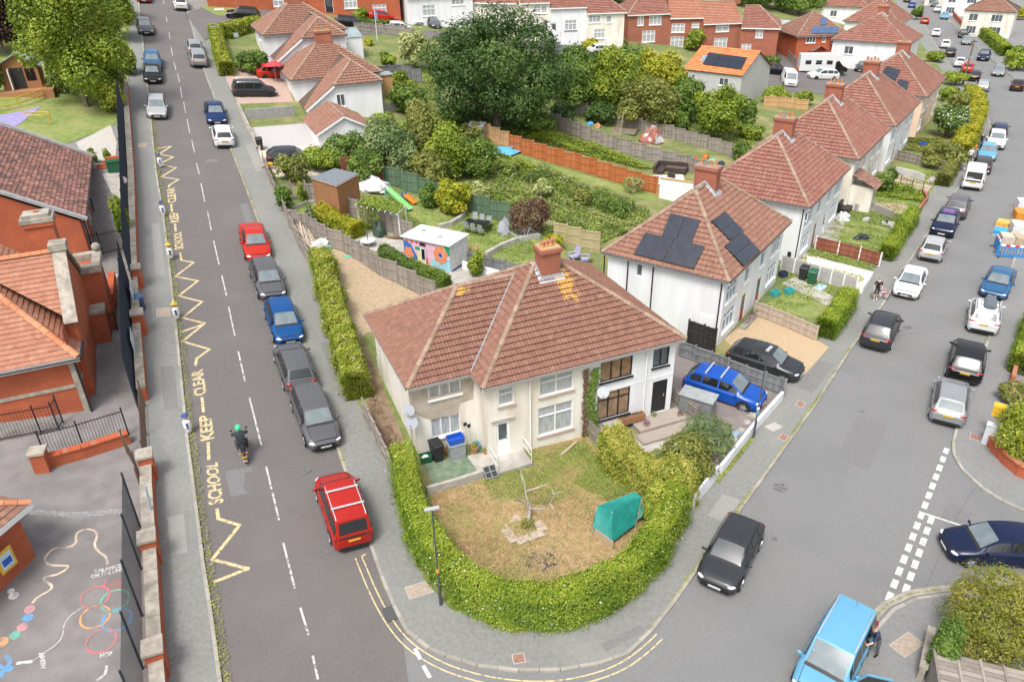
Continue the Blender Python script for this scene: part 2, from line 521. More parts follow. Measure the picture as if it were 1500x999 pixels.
K_LL =[(196,-40),(203,8),(209,68),(216,135),(221,189),(228,257),(238,317),(249,412),(259,507),(266,581),(273,651),(284,735),(294.6,823),(307,905),(319,996),(326,1050),(338,1150)]
K_A =[(266,-40),(275,16),(300,104),(316,146),(338,216),(359,268),(378,320),(400,375),(422,440),(455,530),(493,645),(515,710),(540,782),(562,845),(580,888),(598,924),(630,949),(655,960),
       (700,974),(760,981),(820,980),(875,971),(918,956),(951,924),(983,884),(1015,838),(1058,779),(1104.6,715),(1192,593),(1244,512),(1289,450),(1340,369),(1394.6,288),(1420,250),(1441,222),(1452,201),(1450,186),(1443,165),(1432,143),(1412,121),(1392,98),(1378,80),(1366,60),(1352,32),(1338,0),(1322,-30)]
K_C =[(1362,-30),(1378,8),(1394,35),(1424,65),(1478,108),(1502,130),(1535,175),(1545,240),(1520,300),(1500,345),(1484,390),(1467.6,447),(1444.6,512),(1424,554),(1409,608),(1398,650),(1399,668),(1412,690),(1440,716),(1470,735),(1500,748),(1600,782)]
K_D =[(1600,850),(1500,862),(1420,868),(1380,871),(1340,877),(1306,893),(1282,920),(1264,955),(1240,999),(1215,1060),(1190,1140)]

road_l =link('road',drape_mesh('road',g2(K_LL +[(620,1150),(700,1010)]+[(560,860),(520,700),(440,450),(360,230),(310,90),(280,-40)]),.012,M_road,2.0)); struct(road_l)
rp =g2([(640,1150),(600,1010),(590,935),(640,930),(760,960),(900,930),(1000,830),(1200,560),(1400,260),(1425,190),(1400,140),(1330,30),(1310,-30),(1380,-30),(1520,110),(1600,180),(1600,300),(1560,500),(1560,740),(1700,790),(1700,900),(1560,900),(1300,940),(1220,1150)])
road_r =link('road',drape_mesh('road',rp,.022,M_road2,2.0)); struct(road_r)
# pavements: raised slabs of each street block
sheet('pavement',K_A +[(1290,-30),(330,-40)],.11,M_pave,2.5,.2)
sheet('pavement',[(140,-40)]+K_LL +[(-160,1150),(-420,500),(-300,150),(-120,-40)],.11,M_pave,2.5,.2)
sheet('pavement',K_C +[(1750,780),(1800,300),(1640,60),(1480,-30)],.11,M_pave2,2.5,.2)
sheet('pavement',K_D +[(1500,1150),(1700,1000)],.11,M_pave2,2.5,.2)
def kerb(path,side):
    p =resample(path,.9)
    mb,near =MB(),[]
    p2 =offset_path(p,side *.07)
    for a,b in zip(p2,p2[1:]):
        d =(b -a).normalized()*.009; close =(Vector((a.x,a.y,0))-Vector((0,0,CAMZ))).length < 46 and len(near) < 250
        k =MB() if close else mb
        wall_mb(k,[a +d,b -d],-.05,.118+random.uniform(-.006,.006),.14,5)
        if close: near.append(k)
    if not mb.f: wall_mb(mb,[p2[0],p2[1]],-.06,.05,.1,5)
    root_ =struct(part('kerb',mb,M_kerb))
    for k in near: part('kerb_stone',k,M_kerbs,root_)
kerb(g2(K_LL),1); kerb(g2(K_A[:21]),-1); kerb(g2(K_A[20:]),-1); kerb(g2(K_C),-1); kerb(g2(K_D),1)
# worn gutter setts beside the kerbs
M_sett =mat('gutter_setts',(.16,.15,.145),(.36,.34,.32),scale=9,rough=.95,bump=.8,bscale=14)
mb =MB(); strip_mb(mb,offset_path(resample(g2(K_LL[4:]),1),-.26),.3,.03); struct(part('gutter',mb,M_sett))
mb =MB(); strip_mb(mb,offset_path(resample(g2(K_A[5:19]),1),.26),.3,.03); struct(part('gutter',mb,M_sett))
mb =MB(); strip_mb(mb,offset_path(resample(g2(K_D[1:]),.5),-.28),.32,.036); struct(part('gutter',mb,M_kerb))
mb =MB(); strip_mb(mb,offset_path(resample(g2(K_C[14:]),.5),.28),.32,.036); struct(part('gutter',mb,M_kerb))

# ---- markings on the left road
M_whitel =mat('worn_lane_paint',(.40,.385,.375),(.56,.55,.535),scale=7,rough=.85,c3=(.13,.118,.113),scale3=5,amt3=1)
def dashes(road,pts,width=.085,off=.02,m=None):
    for a,b in pts:
        mb =MB(); strip_mb(mb,g2([a,b]),width,off); part('lane_dash',mb,m or M_white,road)
D =[((239,0),(240.5,6)),((243.5,26),(245,33)),((247.5,48),(249,58)),((250.5,70),(253,82)),((255,92),(258,104)),((260,108),(263,121)),((264,128),(267,144)),((269,150),(272,166)),((274,175),(278,195)),((281,206),(285,224)),((288,240),(292,256)),((294.5,269),(300,296)),((304,310),(309.5,338)),((313,353),(321,388)),((325,404),(332,434)),((335,450),(344,492)),((349,515),(359,559)),((365.5,583),(383,652)),((390,684),(409,762)),((415,795),(432,862)),((440,890),(452,930)),((458,960),(466,995))]
dashes(road_l,D,m=M_whitel)
dashes(road_l,[((278,22),(292,62)),((288,38),(299,63))],.16)
ZZ =[[(315,852),(363.5,833),(311,819.5),(351,769.5),(320,760),(318,746.5)],
      [(305,649),(306,673)],[(296,583),(298,603)],[(286.5,535),(288,526),(307,512),(267.5,500.5),(300,474),(267.6,466),(296,442.5),(261.6,434),(290,412),(257,405.5),(284,385),(266,382),(264,371.5)],
      [(256.5,329),(257.5,339)],[(251,300),(252,310)],[(247.5,275),(248,272),(261.8,263.6),(236.5,259.6),(258,246.5),(234,241),(254,230.5),(233,226.5),(251,215),(231,218)],[(265,487),(299,475)]]
for z in ZZ:
    mb =MB()
    p =g2(z)
    for a,b in zip(p,p[1:]):
        d =(b -a).normalized()*.06
        strip_mb(mb,[a -d,b +d],.15,.0205+.0012*len(mb.f)/8)
    part('zigzag_line',mb,M_yellow,road_l)
def text_mesh(s,bold=.02):
    cu =bpy.data.curves.new('t','FONT'); cu.body =s; cu.offset =bold; cu.resolution_u =3
    o =bpy.data.objects.new('t',cu); COL.objects.link(o)
    dg =bpy.context.evaluated_depsgraph_get()
    me =bpy.data.meshes.new_from_object(o.evaluated_get(dg))
    bpy.data.objects.remove(o); bpy.data.curves.remove(cu)
    vs =np.array([v.co[:2] for v in me.vertices]); fs =[tuple(p.vertices) for p in me.polygons]
    bpy.data.meshes.remove(me)
    mn,mx =vs.min(0),vs.max(0)
    return (vs -mn)/(mx -mn),fs
def ground_text(s,quad,off,m,parent,name='lettering',bold=.02):
    """quad = start of baseline, end of baseline, end of cap line, start of cap line (picture positions on the ground)"""
    a,b,c,d =g2(quad)
    uv,fs =text_mesh(s,bold)
    vs =[]
    for u,v in uv:
        p =(a *(1-u)+b *u)*(1-v)+(d *(1-u)+c *u)*v
        vs.append((p.x,p.y,h(p.x,p.y)+off))
    part(name,MB().faces(vs,fs),m,parent)
for q,t in (([(328,736),(319,677),(301.5,678),(305.5,741)],'SCHOOL'),([(314.5,642),(309,608),(291.5,610),(294,647)],'KEEP'),([(303,577),(297,540.5),(280,545),(284.5,582)],'CLEAR'),
             ([(269.5,364.5),(266,340),(254,341),(256,367)],'SCHOOL'),([(263,325.5),(260.5,310.5),(247.5,312),(249.5,327)],'KEEP'),([(259,296),(256,275),(244,276.5),(246,299)],'CLEAR')):
    ground_text(t,q,.021,M_yellow,road_l,'lettering',.03)
# double yellow lines round the corner
YL =[(530,815),(552,868),(574,908),(598,938),(628,960),(665,978),(720,993),(790,1000),(850,993),(905,975),(940,950),(962,929)]
p =smooth_path(g2(YL),2)
for dd in (0,.28):
    mb =MB(); strip_mb(mb,offset_path(resample(p,.6),-dd),.06,.03); part('yellow_line',mb,M_yellow,road_r)
mb =MB(); strip_mb(mb,g2([(530,815),(536,812)]),.08,.0312); part('yellow_line',mb,M_yellow,road_r)
# give-way marks of the side road
def blocks(row,n,w_,ln):
    w_,ln =w_ *.82,ln *.86
    a,b =g2(row)
    for i in range(n):
        c =a.lerp(b,(i +.5)/n); d =(b -a).normalized()*ln /2
        mb =MB(); strip_mb(mb,[c -d,c +d],w_,.032,.3); part('give_way_mark',mb,M_white,road_r)
blocks([(1388,655),(1299,884)],15,.3,.62)
blocks([(1366,755),(1324,872)],7,.3,.62)
dashes(road_r,[((1352,752),(1413,772))],.11,.034)
dashes(road_r,[((608,950),(616,966)),((620,975),(630,993))],.15,.033)
dashes(road_r,[((1389,30),(1404,45))],.2,.034)
# ---- left pavement verge of moss and grass
def iron(px,m,wd,ln,az,name,label,cat,off=.118):
    g =G(*px); c =g.xy
    a,b =azvec(az),azvec(az +90)
    pl =[c +a *x +b *y for x,y in ((-ln /2,-wd /2),(ln /2,-wd /2),(ln /2,wd /2),(-ln /2,wd /2))]
    t =thing(name,label,cat,(c.x,c.y,h(*c)+off),azrot(az))
    sit(t,az); part('cover',MB().bx(-ln /2,ln /2,-wd /2,wd /2,-.02,.012),m,t)
    mb =MB()
    for s in (-1,1): mb.bx(-ln /2-.04,ln /2+.04,s *(wd /2+.02)-.02,s *(wd /2+.02)+.02,-.02,.009)
    for s in (-1,1): mb.bx(s *(ln /2+.02)-.02,s *(ln /2+.02)+.02,-wd /2,wd /2,-.02,.009)
    part('frame',mb,M_conc,t)
M_cov =mat('rusty_cover',(.28,.22,.17),(.4,.33,.27),scale=8,rough=.8)
M_red =mat('red_iron',(.22,.11,.08),(.3,.16,.12),scale=8,rough=.8)
iron((616,866),M_cov,.6,1.05,68,'manhole_cover','pale rectangular access cover in the pavement beside the corner lamp post','manhole cover')
iron((209,215),M_cov,.6,.9,-20,'manhole_cover','small pale cover in the far left pavement across from the white hatchback','manhole cover')
iron((240,460),M_cov,.7,.9,-20,'manhole_cover','buff cover in the left pavement beside the lowest mid road child shaped bollard','manhole cover')
iron((760,967),M_red,.35,.4,80,'manhole_cover','small reddish hydrant cover in front of the rounded hedge corner','manhole cover')
iron((1172,594),M_red,.35,.5,36,'manhole_cover','upper red square cover in the pavement beyond the white kerb wall','manhole cover')
iron((1147,643),M_red,.35,.5,36,'manhole_cover','lower red square cover in the pavement beside the lamp post','manhole cover')
iron((1133,628),M_conc,.5,.7,60,'manhole_cover','whitish patch cover in the pavement to the right of the lamp post','manhole cover')
iron((1428,643),M_red,.45,.5,36,'manhole_cover','red cover in the pavement before the grey cabinet','manhole cover')
iron((1327,947),M_cov,.6,1.1,60,'manhole_cover','pale double cover in the pavement near the open car door','manhole cover')
def drain(px,az,label):
    c =G(*px)
    t =thing('drain_grate',label,'drain',(c.x,c.y,c.z +.026),azrot(az))
    sit(t,az); part('pit',MB().bx(-.36,.36,-.22,.22,-.02,.012),mat('dark_iron',(.02,.02,.02),rough=.7),t)
    mb =MB()
    for i in range(9): mb.bx(-.34+i *.08,-.3+i *.08,-.22,.22,.012,.03)
    part('grate',mb,mat('grey_iron',(.12,.12,.12),rough=.6),t)
drain((571,899),-25,'rusty drain grating in the gutter at the corner by the double yellow lines')
# ---- gardens and yards of the middle block
sheet('garden_ground',[(312,92),(334,116),(350,158),(365,190),(382,226),(391,250),(404,285),(422,325),(441,366),(462,404),(488,480),(512,560),(535,618),(553,655),(580,712),(590,760),(620,850),(660,895),(770,925),(850,918),(915,885),(975,820),(1000,760),(1112,600),(1186,520),(1240,440),(1285,370),(1345,290),(1392,225),(1420,190),(1405,140),(1380,105),(1345,60),(1310,0),(1290,-30),(345,-30),(345,45),(310,52)],.135,M_grass,2.5,.15)
sheet('lawn',[(628,715),(700,690),(770,655),(858,640),(895,690),(960,715),(990,740),(965,805),(905,855),(800,878),(735,865),(670,815),(635,750)],.15,M_dry,1.5)
sheet('side_path',[(536,585),(556,660),(572,700),(604,676),(528,488),(505,520)],.15,M_soil,1.5)
sheet('bare_plot',[(457,372),(505,366),(655,436),(640,470),(540,490),(520,500),(490,430)],.15,M_straw,1.5)
sheet('driveway',[(990,500),(1144,580),(1052,690),(1000,660),(960,600),(950,520)],.152,mat('drive_tarmac',(.17,.145,.135),(.22,.19,.18),scale=1.5,rough=.93,bump=.2),1.5)
sheet('gravel_drive',[(1105,462),(1195,500),(1214,512),(1178,552),(1130,560),(1060,500)],.152,M_gravel,1.5)
sheet('driveway',[(1180,372),(1278,408),(1262,432),(1165,386)],.152,M_cream,1.5)
sheet('driveway',[(362,190),(452,183),(470,214),(386,221)],.152,mat('grey_pavers',(.36,.34,.34),(.46,.44,.43),scale=14,rough=.9,bump=.4,bscale=20),2)
sheet('driveway',[(378,222),(470,214),(505,222),(470,262),(405,262)],.156,M_cream,2)
sheet('driveway',[(333,122),(420,118),(430,152),(350,155)],.152,mat('pinkish_slabs',(.36,.25,.2),(.45,.33,.27),scale=5,rough=.92),2)
sheet('driveway',[(330,105),(400,100),(415,120),(333,123)],.156,mat('pinkish_slabs',(.36,.25,.2)),2)
sheet('side_street',[(272,22),(300,62),(320,52),(350,40),(420,36),(470,26),(460,8),(360,12),(310,10)],.17,M_road,2.5)
sheet('grass_verge',[(292,12),(345,8),(380,14),(375,26),(320,25)],.18,M_lawn,2.5)
sheet('service_lane',[(480,40),(600,38),(600,46),(700,50),(760,62),(905,58),(900,80),(860,90),(800,80),(700,66),(560,52),(490,56)],.17,M_road,2.5)
sheet('service_lane',[(1080,84),(1170,78),(1275,86),(1285,118),(1240,142),(1150,136),(1080,112)],.17,M_road,2.5)
sheet('terrace_lawn',[(575,300),(600,288),(690,322),(660,345),(640,345)],.16,M_lawn,2)
sheet('terrace_lawn',[(660,345),(700,320),(830,372),(770,410),(720,400),(690,370)],.16,M_lawn,2)
sheet('terrace_lawn',[(425,312),(470,298),(520,320),(545,342),(460,345)],.16,M_lawn,2)
sheet('patio',[(500,355),(590,325),(620,350),(600,385),(560,375)],.165,M_conc,2)
sheet('patio',[(650,395),(700,380),(760,405),(730,425),(660,420)],.165,M_conc,2)
sheet('garden_path',[(712,215),(735,222),(970,290),(955,298),(720,226)],.16,M_lawn,2)
sheet('patio',[(920,260),(1000,258),(1005,275),(945,282)],.165,mat('pale_slabs',(.5,.5,.52),(.6,.6,.6),scale=3,rough=.85),2)
sheet('bare_plot',[(1180,40),(1130,85),(1112,90),(1095,85),(1140,50)],.16,M_straw,2.5)
sheet('front_lawn',[(1195,330),(1240,322),(1305,338),(1290,368),(1215,352)],.16,M_lawn,2)
sheet('front_lawn',[(1135,440),(1160,430),(1215,452),(1215,475),(1150,462),(1115,452)],.16,M_lawn,2)
sheet('front_lawn',[(1275,270),(1330,278),(1355,288),(1335,322),(1260,300)],.16,M_lawn,2)
sheet('front_lawn',[(1320,240),(1372,250),(1365,272),(1312,262)],.16,M_lawn,2)
sheet('bare_plot',[(1278,296),(1330,302),(1322,318),(1262,310)],.17,M_straw,2)
sheet('paved_path',[(1145,418),(1165,408),(1225,440),(1212,452)],.17,M_conc,2)
sheet('front_path',[(1215,330),(1240,322),(1225,360),(1195,358)],.17,M_conc,2)
sheet('paved_path',[(1290,260),(1352,290),(1365,276),(1312,254)],.175,mat('pink_paving',(.38,.28,.23),(.45,.34,.29),scale=4,rough=.9),2)
sheet('front_path',[(905,650),(985,622),(1010,640),(985,665),(960,660),(935,680),(905,668)],.156,M_conc,1.5)
# ---- school grounds
sheet('school_yard',[(-200,640),(0,640),(128,600),(150,500),(205,500),(219,700),(236,999),(245,1150),(-200,1150)],.13,M_tarmac,2.5)
sheet('school_yard',[(80,230),(188,215),(204,420),(208,505),(148,505),(120,300)],.14,M_tarmac,2.5)
sheet('school_lawn',[(-200,-40),(190,-40),(190,40),(188,130),(170,185),(95,215),(-200,240)],.14,M_lawn,2.5)
sheet('footpath',[(150,258),(188,250),(196,300),(200,345),(185,345),(172,300)],.15,M_conc,2)
yard =thing('playground_markings','coloured game lines and words painted on the school yard tarmac','playground markings',(0,0,0))
P_wh,P_pk,P_bl,P_gr,P_or,P_re,P_cr =(mat('paint_' +n,c,tuple(x *.55+.08 for x in c),scale=5,rough=.85,c3=(.19,.175,.17),scale3=3,amt3=.8) for n,c in (('white',(.62,.6,.6)),('pink',(.55,.25,.27)),('blue',(.1,.3,.55)),('green',(.12,.42,.3)),('orange',(.6,.3,.12)),('red',(.5,.13,.15)),('cream',(.62,.5,.36))))
def yline(pts,m,wd=.1,off=.145,it=2):
    mb =MB(); strip_mb(mb,smooth_path(g2(pts),it),wd,off,.4); part('painted_line',mb,m,yard)
def ydisc(px,r,m,ring=0.0):
    c =G(*px).xy; n =24; mb =MB()
    o =[c +Vector((math.cos(2*math.pi *k /n),math.sin(2*math.pi *k /n)))*r for k in range(n)]
    if ring:
        i_ =[c +(p -c)*(1-ring /r) for p in o]
        for k in range(n):
            mb.poly([(q.x,q.y,h(q.x,q.y)+.147) for q in (o[k],o[(k +1) % n],i_[(k +1) % n],i_[k])])
    else:
        mb.poly([(q.x,q.y,h(q.x,q.y)+.147) for q in o])
    part('painted_ring' if ring else 'painted_spot',mb,m,yard)
yline([(49,887),(56,878),(76,868),(79,861),(65,853),(68,848),(88,845),(105,832),(92,832),(72,831),(66,822),(74,812),(82,806),(104,805),(114,798),(112,786),(120,780),(134,778),(144,783),(143,792),(139,802),(146,812),(157,818),(159,830)],P_cr)
for q,m in (((141,878),P_re),((141,907),P_or),((150,942),P_re),((170,883),P_gr),((173,911),P_bl)): ydisc(q,.55,m,.09)
yline([(152,866),(158,852)],P_re,.07); yline([(154,886),(158,884)],P_gr,.07); yline([(154,910),(159,912)],P_bl,.07); yline([(160,930),(165,925)],P_re,.07); yline([(156,898),(162,895)],P_or,.07)
for q,m,r in (((45,896),P_pk,.19),((43,908),P_bl,.19),((35,922),P_pk,.19),((24,934),P_gr,.19),((5,944),P_or,.22),((36,808),P_wh,.24),((22,876),P_wh,.18),((18,869),P_wh,.13)): ydisc(q,r,m)
yline([(158,978),(157,988),(152,994),(143,1000)],P_wh,.1); yline([(26,975),(50,972)],P_wh,.12,it=0)
yline([(122,893),(104,905),(95,918),(94,935),(85,947),(70,957),(45,975)],P_wh,.035)
yline([(10,964),(17,969),(15,978),(10,985)],P_bl,.16); yline([(2,992),(12,982),(20,984)],P_bl,.2); yline([(0,978),(10,983),(4,996)],P_bl,.14)
ground_text('BALANCE',[(141,843),(180,834),(178.5,829),(139.5,838)],.148,P_wh,yard,'lettering',.03)
ground_text('ON THE LINE',[(135,851),(182,840),(181,834.5),(134.5,845.5)],.148,P_wh,yard,'lettering',.03)
ground_text('HOP',[(148,967),(166.5,964),(166,957),(148.5,960)],.148,P_wh,yard,'lettering',.03)
ground_text('FINISH',[(68,960),(69,982),(62,982),(59,960)],.148,P_wh,yard,'lettering',.03)
for s,m in (((163,865,180,855),P_re),):
    mb =MB(); strip_mb(mb,g2([(s[0],s[1]),(s[2],s[3])]),.5,.142); part('faded_square',mb,mat('faded_red',(.22,.13,.12)),yard)
yline([(146,421),(172,421),(172,405),(145,410),(146,421)],P_wh,.08,it=0)
yline([(30,752),(70,755),(110,758),(150,754),(185,752)],mat('white_stain',(.32,.33,.31),(.2,.19,.19),scale=9,lo=.3,hi=.55),.3,.1425)

# repairs, seams, stains and a painted wire shadow on the two roads
M_seam_shadow =mat('tar_seam_wire_shadow',(.105,.104,.105),(.14,.14,.14),scale=9,rough=.8); M_rep =mat('newer_asphalt_patch',(.145,.144,.143),(.172,.171,.17),scale=12,rough=.93,bump=.3,bscale=50); M_rep2 =mat('older_asphalt_patch',(.165,.162,.16),(.195,.19,.187),scale=12,rough=.93,bump=.3,bscale=50); M_oil =mat('oil_stain',(.06,.06,.06),(.15,.15,.15),scale=6,lo=.3,hi=.6,rough=.7)
def dark_line(road,pts,wd,off,m,nm='tar_seam_wire_shadow'): mb =MB(); strip_mb(mb,smooth_path(g2(pts),2),wd,off,.6); part(nm,mb,m,road)
for pts in ([(1440,700),(1402,752),(1370,830),(1352,868)],[(1230,510),(1330,490),(1420,475)],[(1170,500),(1300,488),(1420,470)]): dark_line(road_r,pts,.035,.0285,M_seam_shadow)  # the crossing lines include an overhead wire's shadow painted dark
for pts in ([(262,300),(268,296),(356,285)],[(330,560),(352,640),(372,760),(386,860),(395,960)],[(330,770),(420,758),(455,750)],[(300,420),(322,520),(330,600)],[(345,320),(372,420),(398,520)]): dark_line(road_l,pts,.035,.0165,M_seam_shadow)
def rpatch(road,pxs,off,m): o =link('road_patch',drape_mesh('road_patch',g2(pxs),off,m,.8),road)
rpatch(road_r,[(1255,610),(1300,622),(1272,690),(1225,672)],.0262,M_rep); rpatch(road_r,[(1340,400),(1368,404),(1350,450),(1318,445)],.0262,M_rep2); rpatch(road_r,[(1388,735),(1425,752),(1412,775),(1376,760)],.0263,M_rep)
rpatch(road_l,[(300,235),(318,233),(320,237),(302,239)],.0152,M_rep); rpatch(road_l,[(330,690),(368,684),(378,720),(338,728)],.0153,M_rep); rpatch(road_l,[(352,300),(362,298),(420,470),(408,474)],.0154,M_rep); pass
for q,r_,rd in (((1143,714),.35,road_r),((1262,603),.18,road_r),((1135,790),.16,road_r),((447,690),.3,road_l),((395,500),.25,road_l),((470,810),.25,road_l),((1330,480),.3,road_r),((1395,560),.25,road_r)):
    c =G(*q); mb =MB(); n =14; mb.poly([(c.x +math.cos(6.283*k /n)*r_ *random.uniform(.6,1.2),c.y +math.sin(6.283*k /n)*r_ *random.uniform(.6,1.2),c.z +(.0295 if rd is road_r else .0175)) for k in range(n)]); part('stain',mb,M_oil,rd)

M_prep =mat('pavement_patch',(.15,.152,.145),(.185,.187,.178),scale=9,rough=.93,bump=.3,bscale=50); M_prep2 =mat('pale_pavement_patch',(.235,.232,.22),(.27,.265,.25),scale=9,rough=.93)
for i,(q,m_) in enumerate((([(236,540),(256,538),(262,600),(241,603)],M_prep),([(222,330),(234,329),(243,405),(229,407)],M_prep2),([(246,760),(270,756),(276,812),(251,816)],M_prep2),([(470,505),(488,500),(514,575),(496,580)],M_prep),([(598,770),(612,760),(640,820),(622,832)],M_prep2),([(880,946),(935,918),(945,926),(888,957)],M_prep),([(1058,726),(1085,735),(1060,768),(1036,758)],M_prep2),([(1200,530),(1222,536),(1190,578),(1168,570)],M_prep),([(360,215),(372,212),(386,250),(376,254)],M_prep2))):
    sheet('pavement_patch',q,.1165,m_,.8)
c =G(790,824); o =link('burnt_patch',drape_mesh('burnt_patch',[(c.x +math.cos(k *.45)*random.uniform(.5,.95),c.y +math.sin(k *.45)*random.uniform(.4,.8)) for k in range(14)],.158,mat('burnt_grass',(.05,.04,.033),(.33,.22,.12),scale=4.5,lo=.42,hi=.6,rough=.97,bump=.5),.4)); struct(o)
# ================================================================== BUILDING HELPERS
M_felt =mat('roof_felt',(.10,.065,.05),rough=.95)
M_tile =randmat('clay_roof_tiles',[(.18,.09,.065),(.225,.115,.082),(.265,.14,.10),(.32,.19,.145)],rough=.85,noise=.75,nscale=3.5,bump=.3)
M_tile2 =randmat('red_clay_tiles',[(.18,.08,.06),(.23,.10,.075),(.265,.125,.093),(.31,.17,.13)],rough=.85,noise=.7,nscale=2.6,bump=.3)
M_tile3 =randmat('orange_clay_tiles',[(.27,.115,.072),(.33,.145,.093),(.37,.175,.115),(.38,.22,.155)],rough=.85,noise=.8,nscale=2,bump=.3)
M_tile4 =randmat('weathered_tiles',[(.14,.085,.065),(.22,.115,.085),(.30,.155,.11),(.24,.18,.14)],rough=.9,noise=.6,nscale=2,bump=.3)
M_ridge =randmat('mortar_bedded_ridge',[(.21,.14,.10),(.28,.195,.14),(.33,.24,.18)],rough=.9,noise=.5)
M_render =mat('cream_render',(.68,.645,.56),(.76,.73,.66),scale=1.6,rough=.9,bump=.15,bscale=60,c3=(.50,.42,.32),scale3=.8,amt3=.6,stretch=(1.6,1.6,.35))
M_whiter =mat('white_render',(.66,.67,.685),(.74,.75,.76),scale=1,rough=.9,bump=.1,bscale=60,c3=(.60,.60,.59),scale3=.6,amt3=.45,stretch=(1.6,1.6,.3))
M_peach =mat('peach_render',(.68,.50,.36),(.74,.57,.43),scale=1,rough=.9)
M_bare =mat('bare_grey_render',(.36,.31,.25),(.46,.40,.33),scale=1.6,rough=.95)
M_greyr =mat('grey_blockwork',(.42,.42,.42),(.5,.5,.5),scale=3,rough=.95)
M_upvc =mat('white_upvc',(.78,.78,.78),rough=.4)
M_blackf =mat('black_frame',(.02,.02,.022),rough=.4)
M_glass =mat('window_glass',(.06,.075,.085),(.12,.135,.145),scale=1.5,rough=.06,spec=.8)
M_net =mat('net_curtain_glass',(.30,.32,.33),(.46,.47,.47),scale=5,rough=.12,spec=.7,stretch=(3,3,.4))
M_blind =mat('brown_blind_glass',(.22,.14,.08),(.33,.22,.13),scale=3,rough=.12,spec=.7)
M_blueg =mat('bluish_glass',(.10,.18,.25),(.2,.3,.38),scale=1.2,rough=.08,spec=.8)
M_brick =brickmat('orange_red_brick',(.46,.10,.038),(.39,.078,.03),(.36,.16,.09))
M_brick2 =brickmat('red_brick',(.36,.105,.06),(.29,.078,.048),(.33,.21,.15))
M_stone =mat('weathered_stone',(.26,.23,.19),(.40,.36,.30),scale=3,rough=.95,bump=.3,bscale=30,c3=(.17,.165,.13),scale3=1.2,amt3=.6)
M_lead =mat('lead_flashing',(.33,.36,.40),(.42,.45,.48),scale=3,rough=.6)
M_terra =mat('terracotta',(.40,.17,.08),(.50,.24,.12),scale=4,rough=.85)
M_black =mat('black_plastic',(.018,.018,.02),rough=.5)
M_sillp =mat('pinkish_sill',(.42,.31,.26),rough=.85)
M_solar =mat('solar_cells',(.012,.016,.028),(.02,.025,.04),scale=2,rough=.18,spec=.7)
M_alu =mat('aluminium',(.55,.56,.58),rough=.4,metal=.6)
M_dish =mat('dish_grey',(.32,.35,.38),rough=.6)

def clip_poly(sub,clip):
    """2-D convex clip (both counter-clockwise)"""
    out =sub
    n =len(clip)
    for i in range(n):
        ax,ay =clip[i]; bx,by =clip[(i +1) % n]
        dx,dy =bx -ax,by -ay
        inp,out =out,[]
        if not inp: return out
        sv =[dx *(p[1]-ay)-dy *(p[0]-ax) for p in inp]
        for k in range(len(inp)):
            p,q =inp[k -1],inp[k]; s0,s1 =sv[k -1],sv[k]
            if (s0 >= 0) != (s1 >= 0):
                t =s0 /(s0 -s1); out.append((p[0]+(q[0]-p[0])*t,p[1]+(q[1]-p[1])*t))
            if s1 >= 0: out.append(q)
    return out

def tiles(poly,tw=.33,g=.34,detail=2,lift=.04,tilt=.065,roll=.04):
    """one list of (vertices, faces) per tile of a roof slope; poly starts with its eave edge, given anticlockwise from outside"""
    P =[Vector(p) for p in poly]
    u =(P[1]-P[0]).normalized()
    nrm =Vector((0,0,0))
    for i in range(len(P)): nrm += (P[i]-P[0]).cross(P[(i +1) % len(P)]-P[0])
    nrm.normalize()
    if nrm.z < 0: nrm =-nrm
    v =nrm.cross(u).normalized()
    if v.z < 0: v =-v
    q =[((p -P[0]).dot(u),(p -P[0]).dot(v)) for p in P]
    a =sum(q[i][0]*q[(i +1) % len(q)][1]-q[(i +1) % len(q)][0]*q[i][1] for i in range(len(q)))
    if a < 0: q =q[::-1]
    u0,u1 =min(p[0] for p in q),max(p[0] for p in q); v1 =max(p[1] for p in q)
    if detail == 2: segs =[(0,0,.1,roll),(.1,roll,.24,0),(.24,0,.5,0),(.5,0,.6,roll),(.6,roll,.74,0),(.74,0,1,0)]
    elif detail == 1: segs =[(0,0,.22,roll),(.22,roll,.5,0),(.5,0,1,0)]
    else: segs =[(0,0,1,0)]
    out =[]
    nr =int(v1 /g +.999)
    for r in range(nr):
        va,vb =r *g,(r +1)*g
        # extent of this row
        rowp =clip_poly([(u0 -1,va),(u1 +1,va),(u1 +1,min(vb,v1)),(u0 -1,min(vb,v1))],q)
        if len(rowp) < 3: continue
        ra,rb =min(p[0] for p in rowp),max(p[0] for p in rowp)
        c0 =math.floor((ra -u0)/tw); c1 =math.ceil((rb -u0)/tw)
        for c in range(c0,c1):
            x0 =u0 +c *tw
            vs,fs =[],[]
            jit =random.uniform(-.004,.006)
            for (a0,h0,a1,h1) in segs:
                pa,pb =x0 +a0 *tw,x0 +a1 *tw
                pl =clip_poly([(pa,va),(pb,va),(pb,vb),(pa,vb)],q)
                if len(pl) < 3: continue
                def Z(p):
                    k =(p[0]-pa)/(pb -pa) if pb > pa else 0
                    return lift +jit +tilt *(1-(p[1]-va)/g)+h0 +(h1 -h0)*k
                i =len(vs)
                vs += [P[0]+u *p[0]+v *p[1]+nrm *Z(p) for p in pl]
                fs.append(tuple(range(i,i +len(pl))))
                for k in range(len(pl)):
                    p,p2 =pl[k],pl[(k +1) % len(pl)]
                    if abs(p[1]-va) < 1e-6 and abs(p2[1]-va) < 1e-6:
                        j =len(vs)
                        for pp in (p,p2): vs.append(P[0]+u *pp[0]+v *(pp[1]+.035)+nrm *(lift -.012))
                        fs.append((i +(k +1) % len(pl),i +k,j,j +1))
            if fs: out.append((vs,fs))
    return out
def tile_plane(mb,poly,**kw):
    for vs,fs in tiles(poly,**kw): mb.faces(vs,fs)
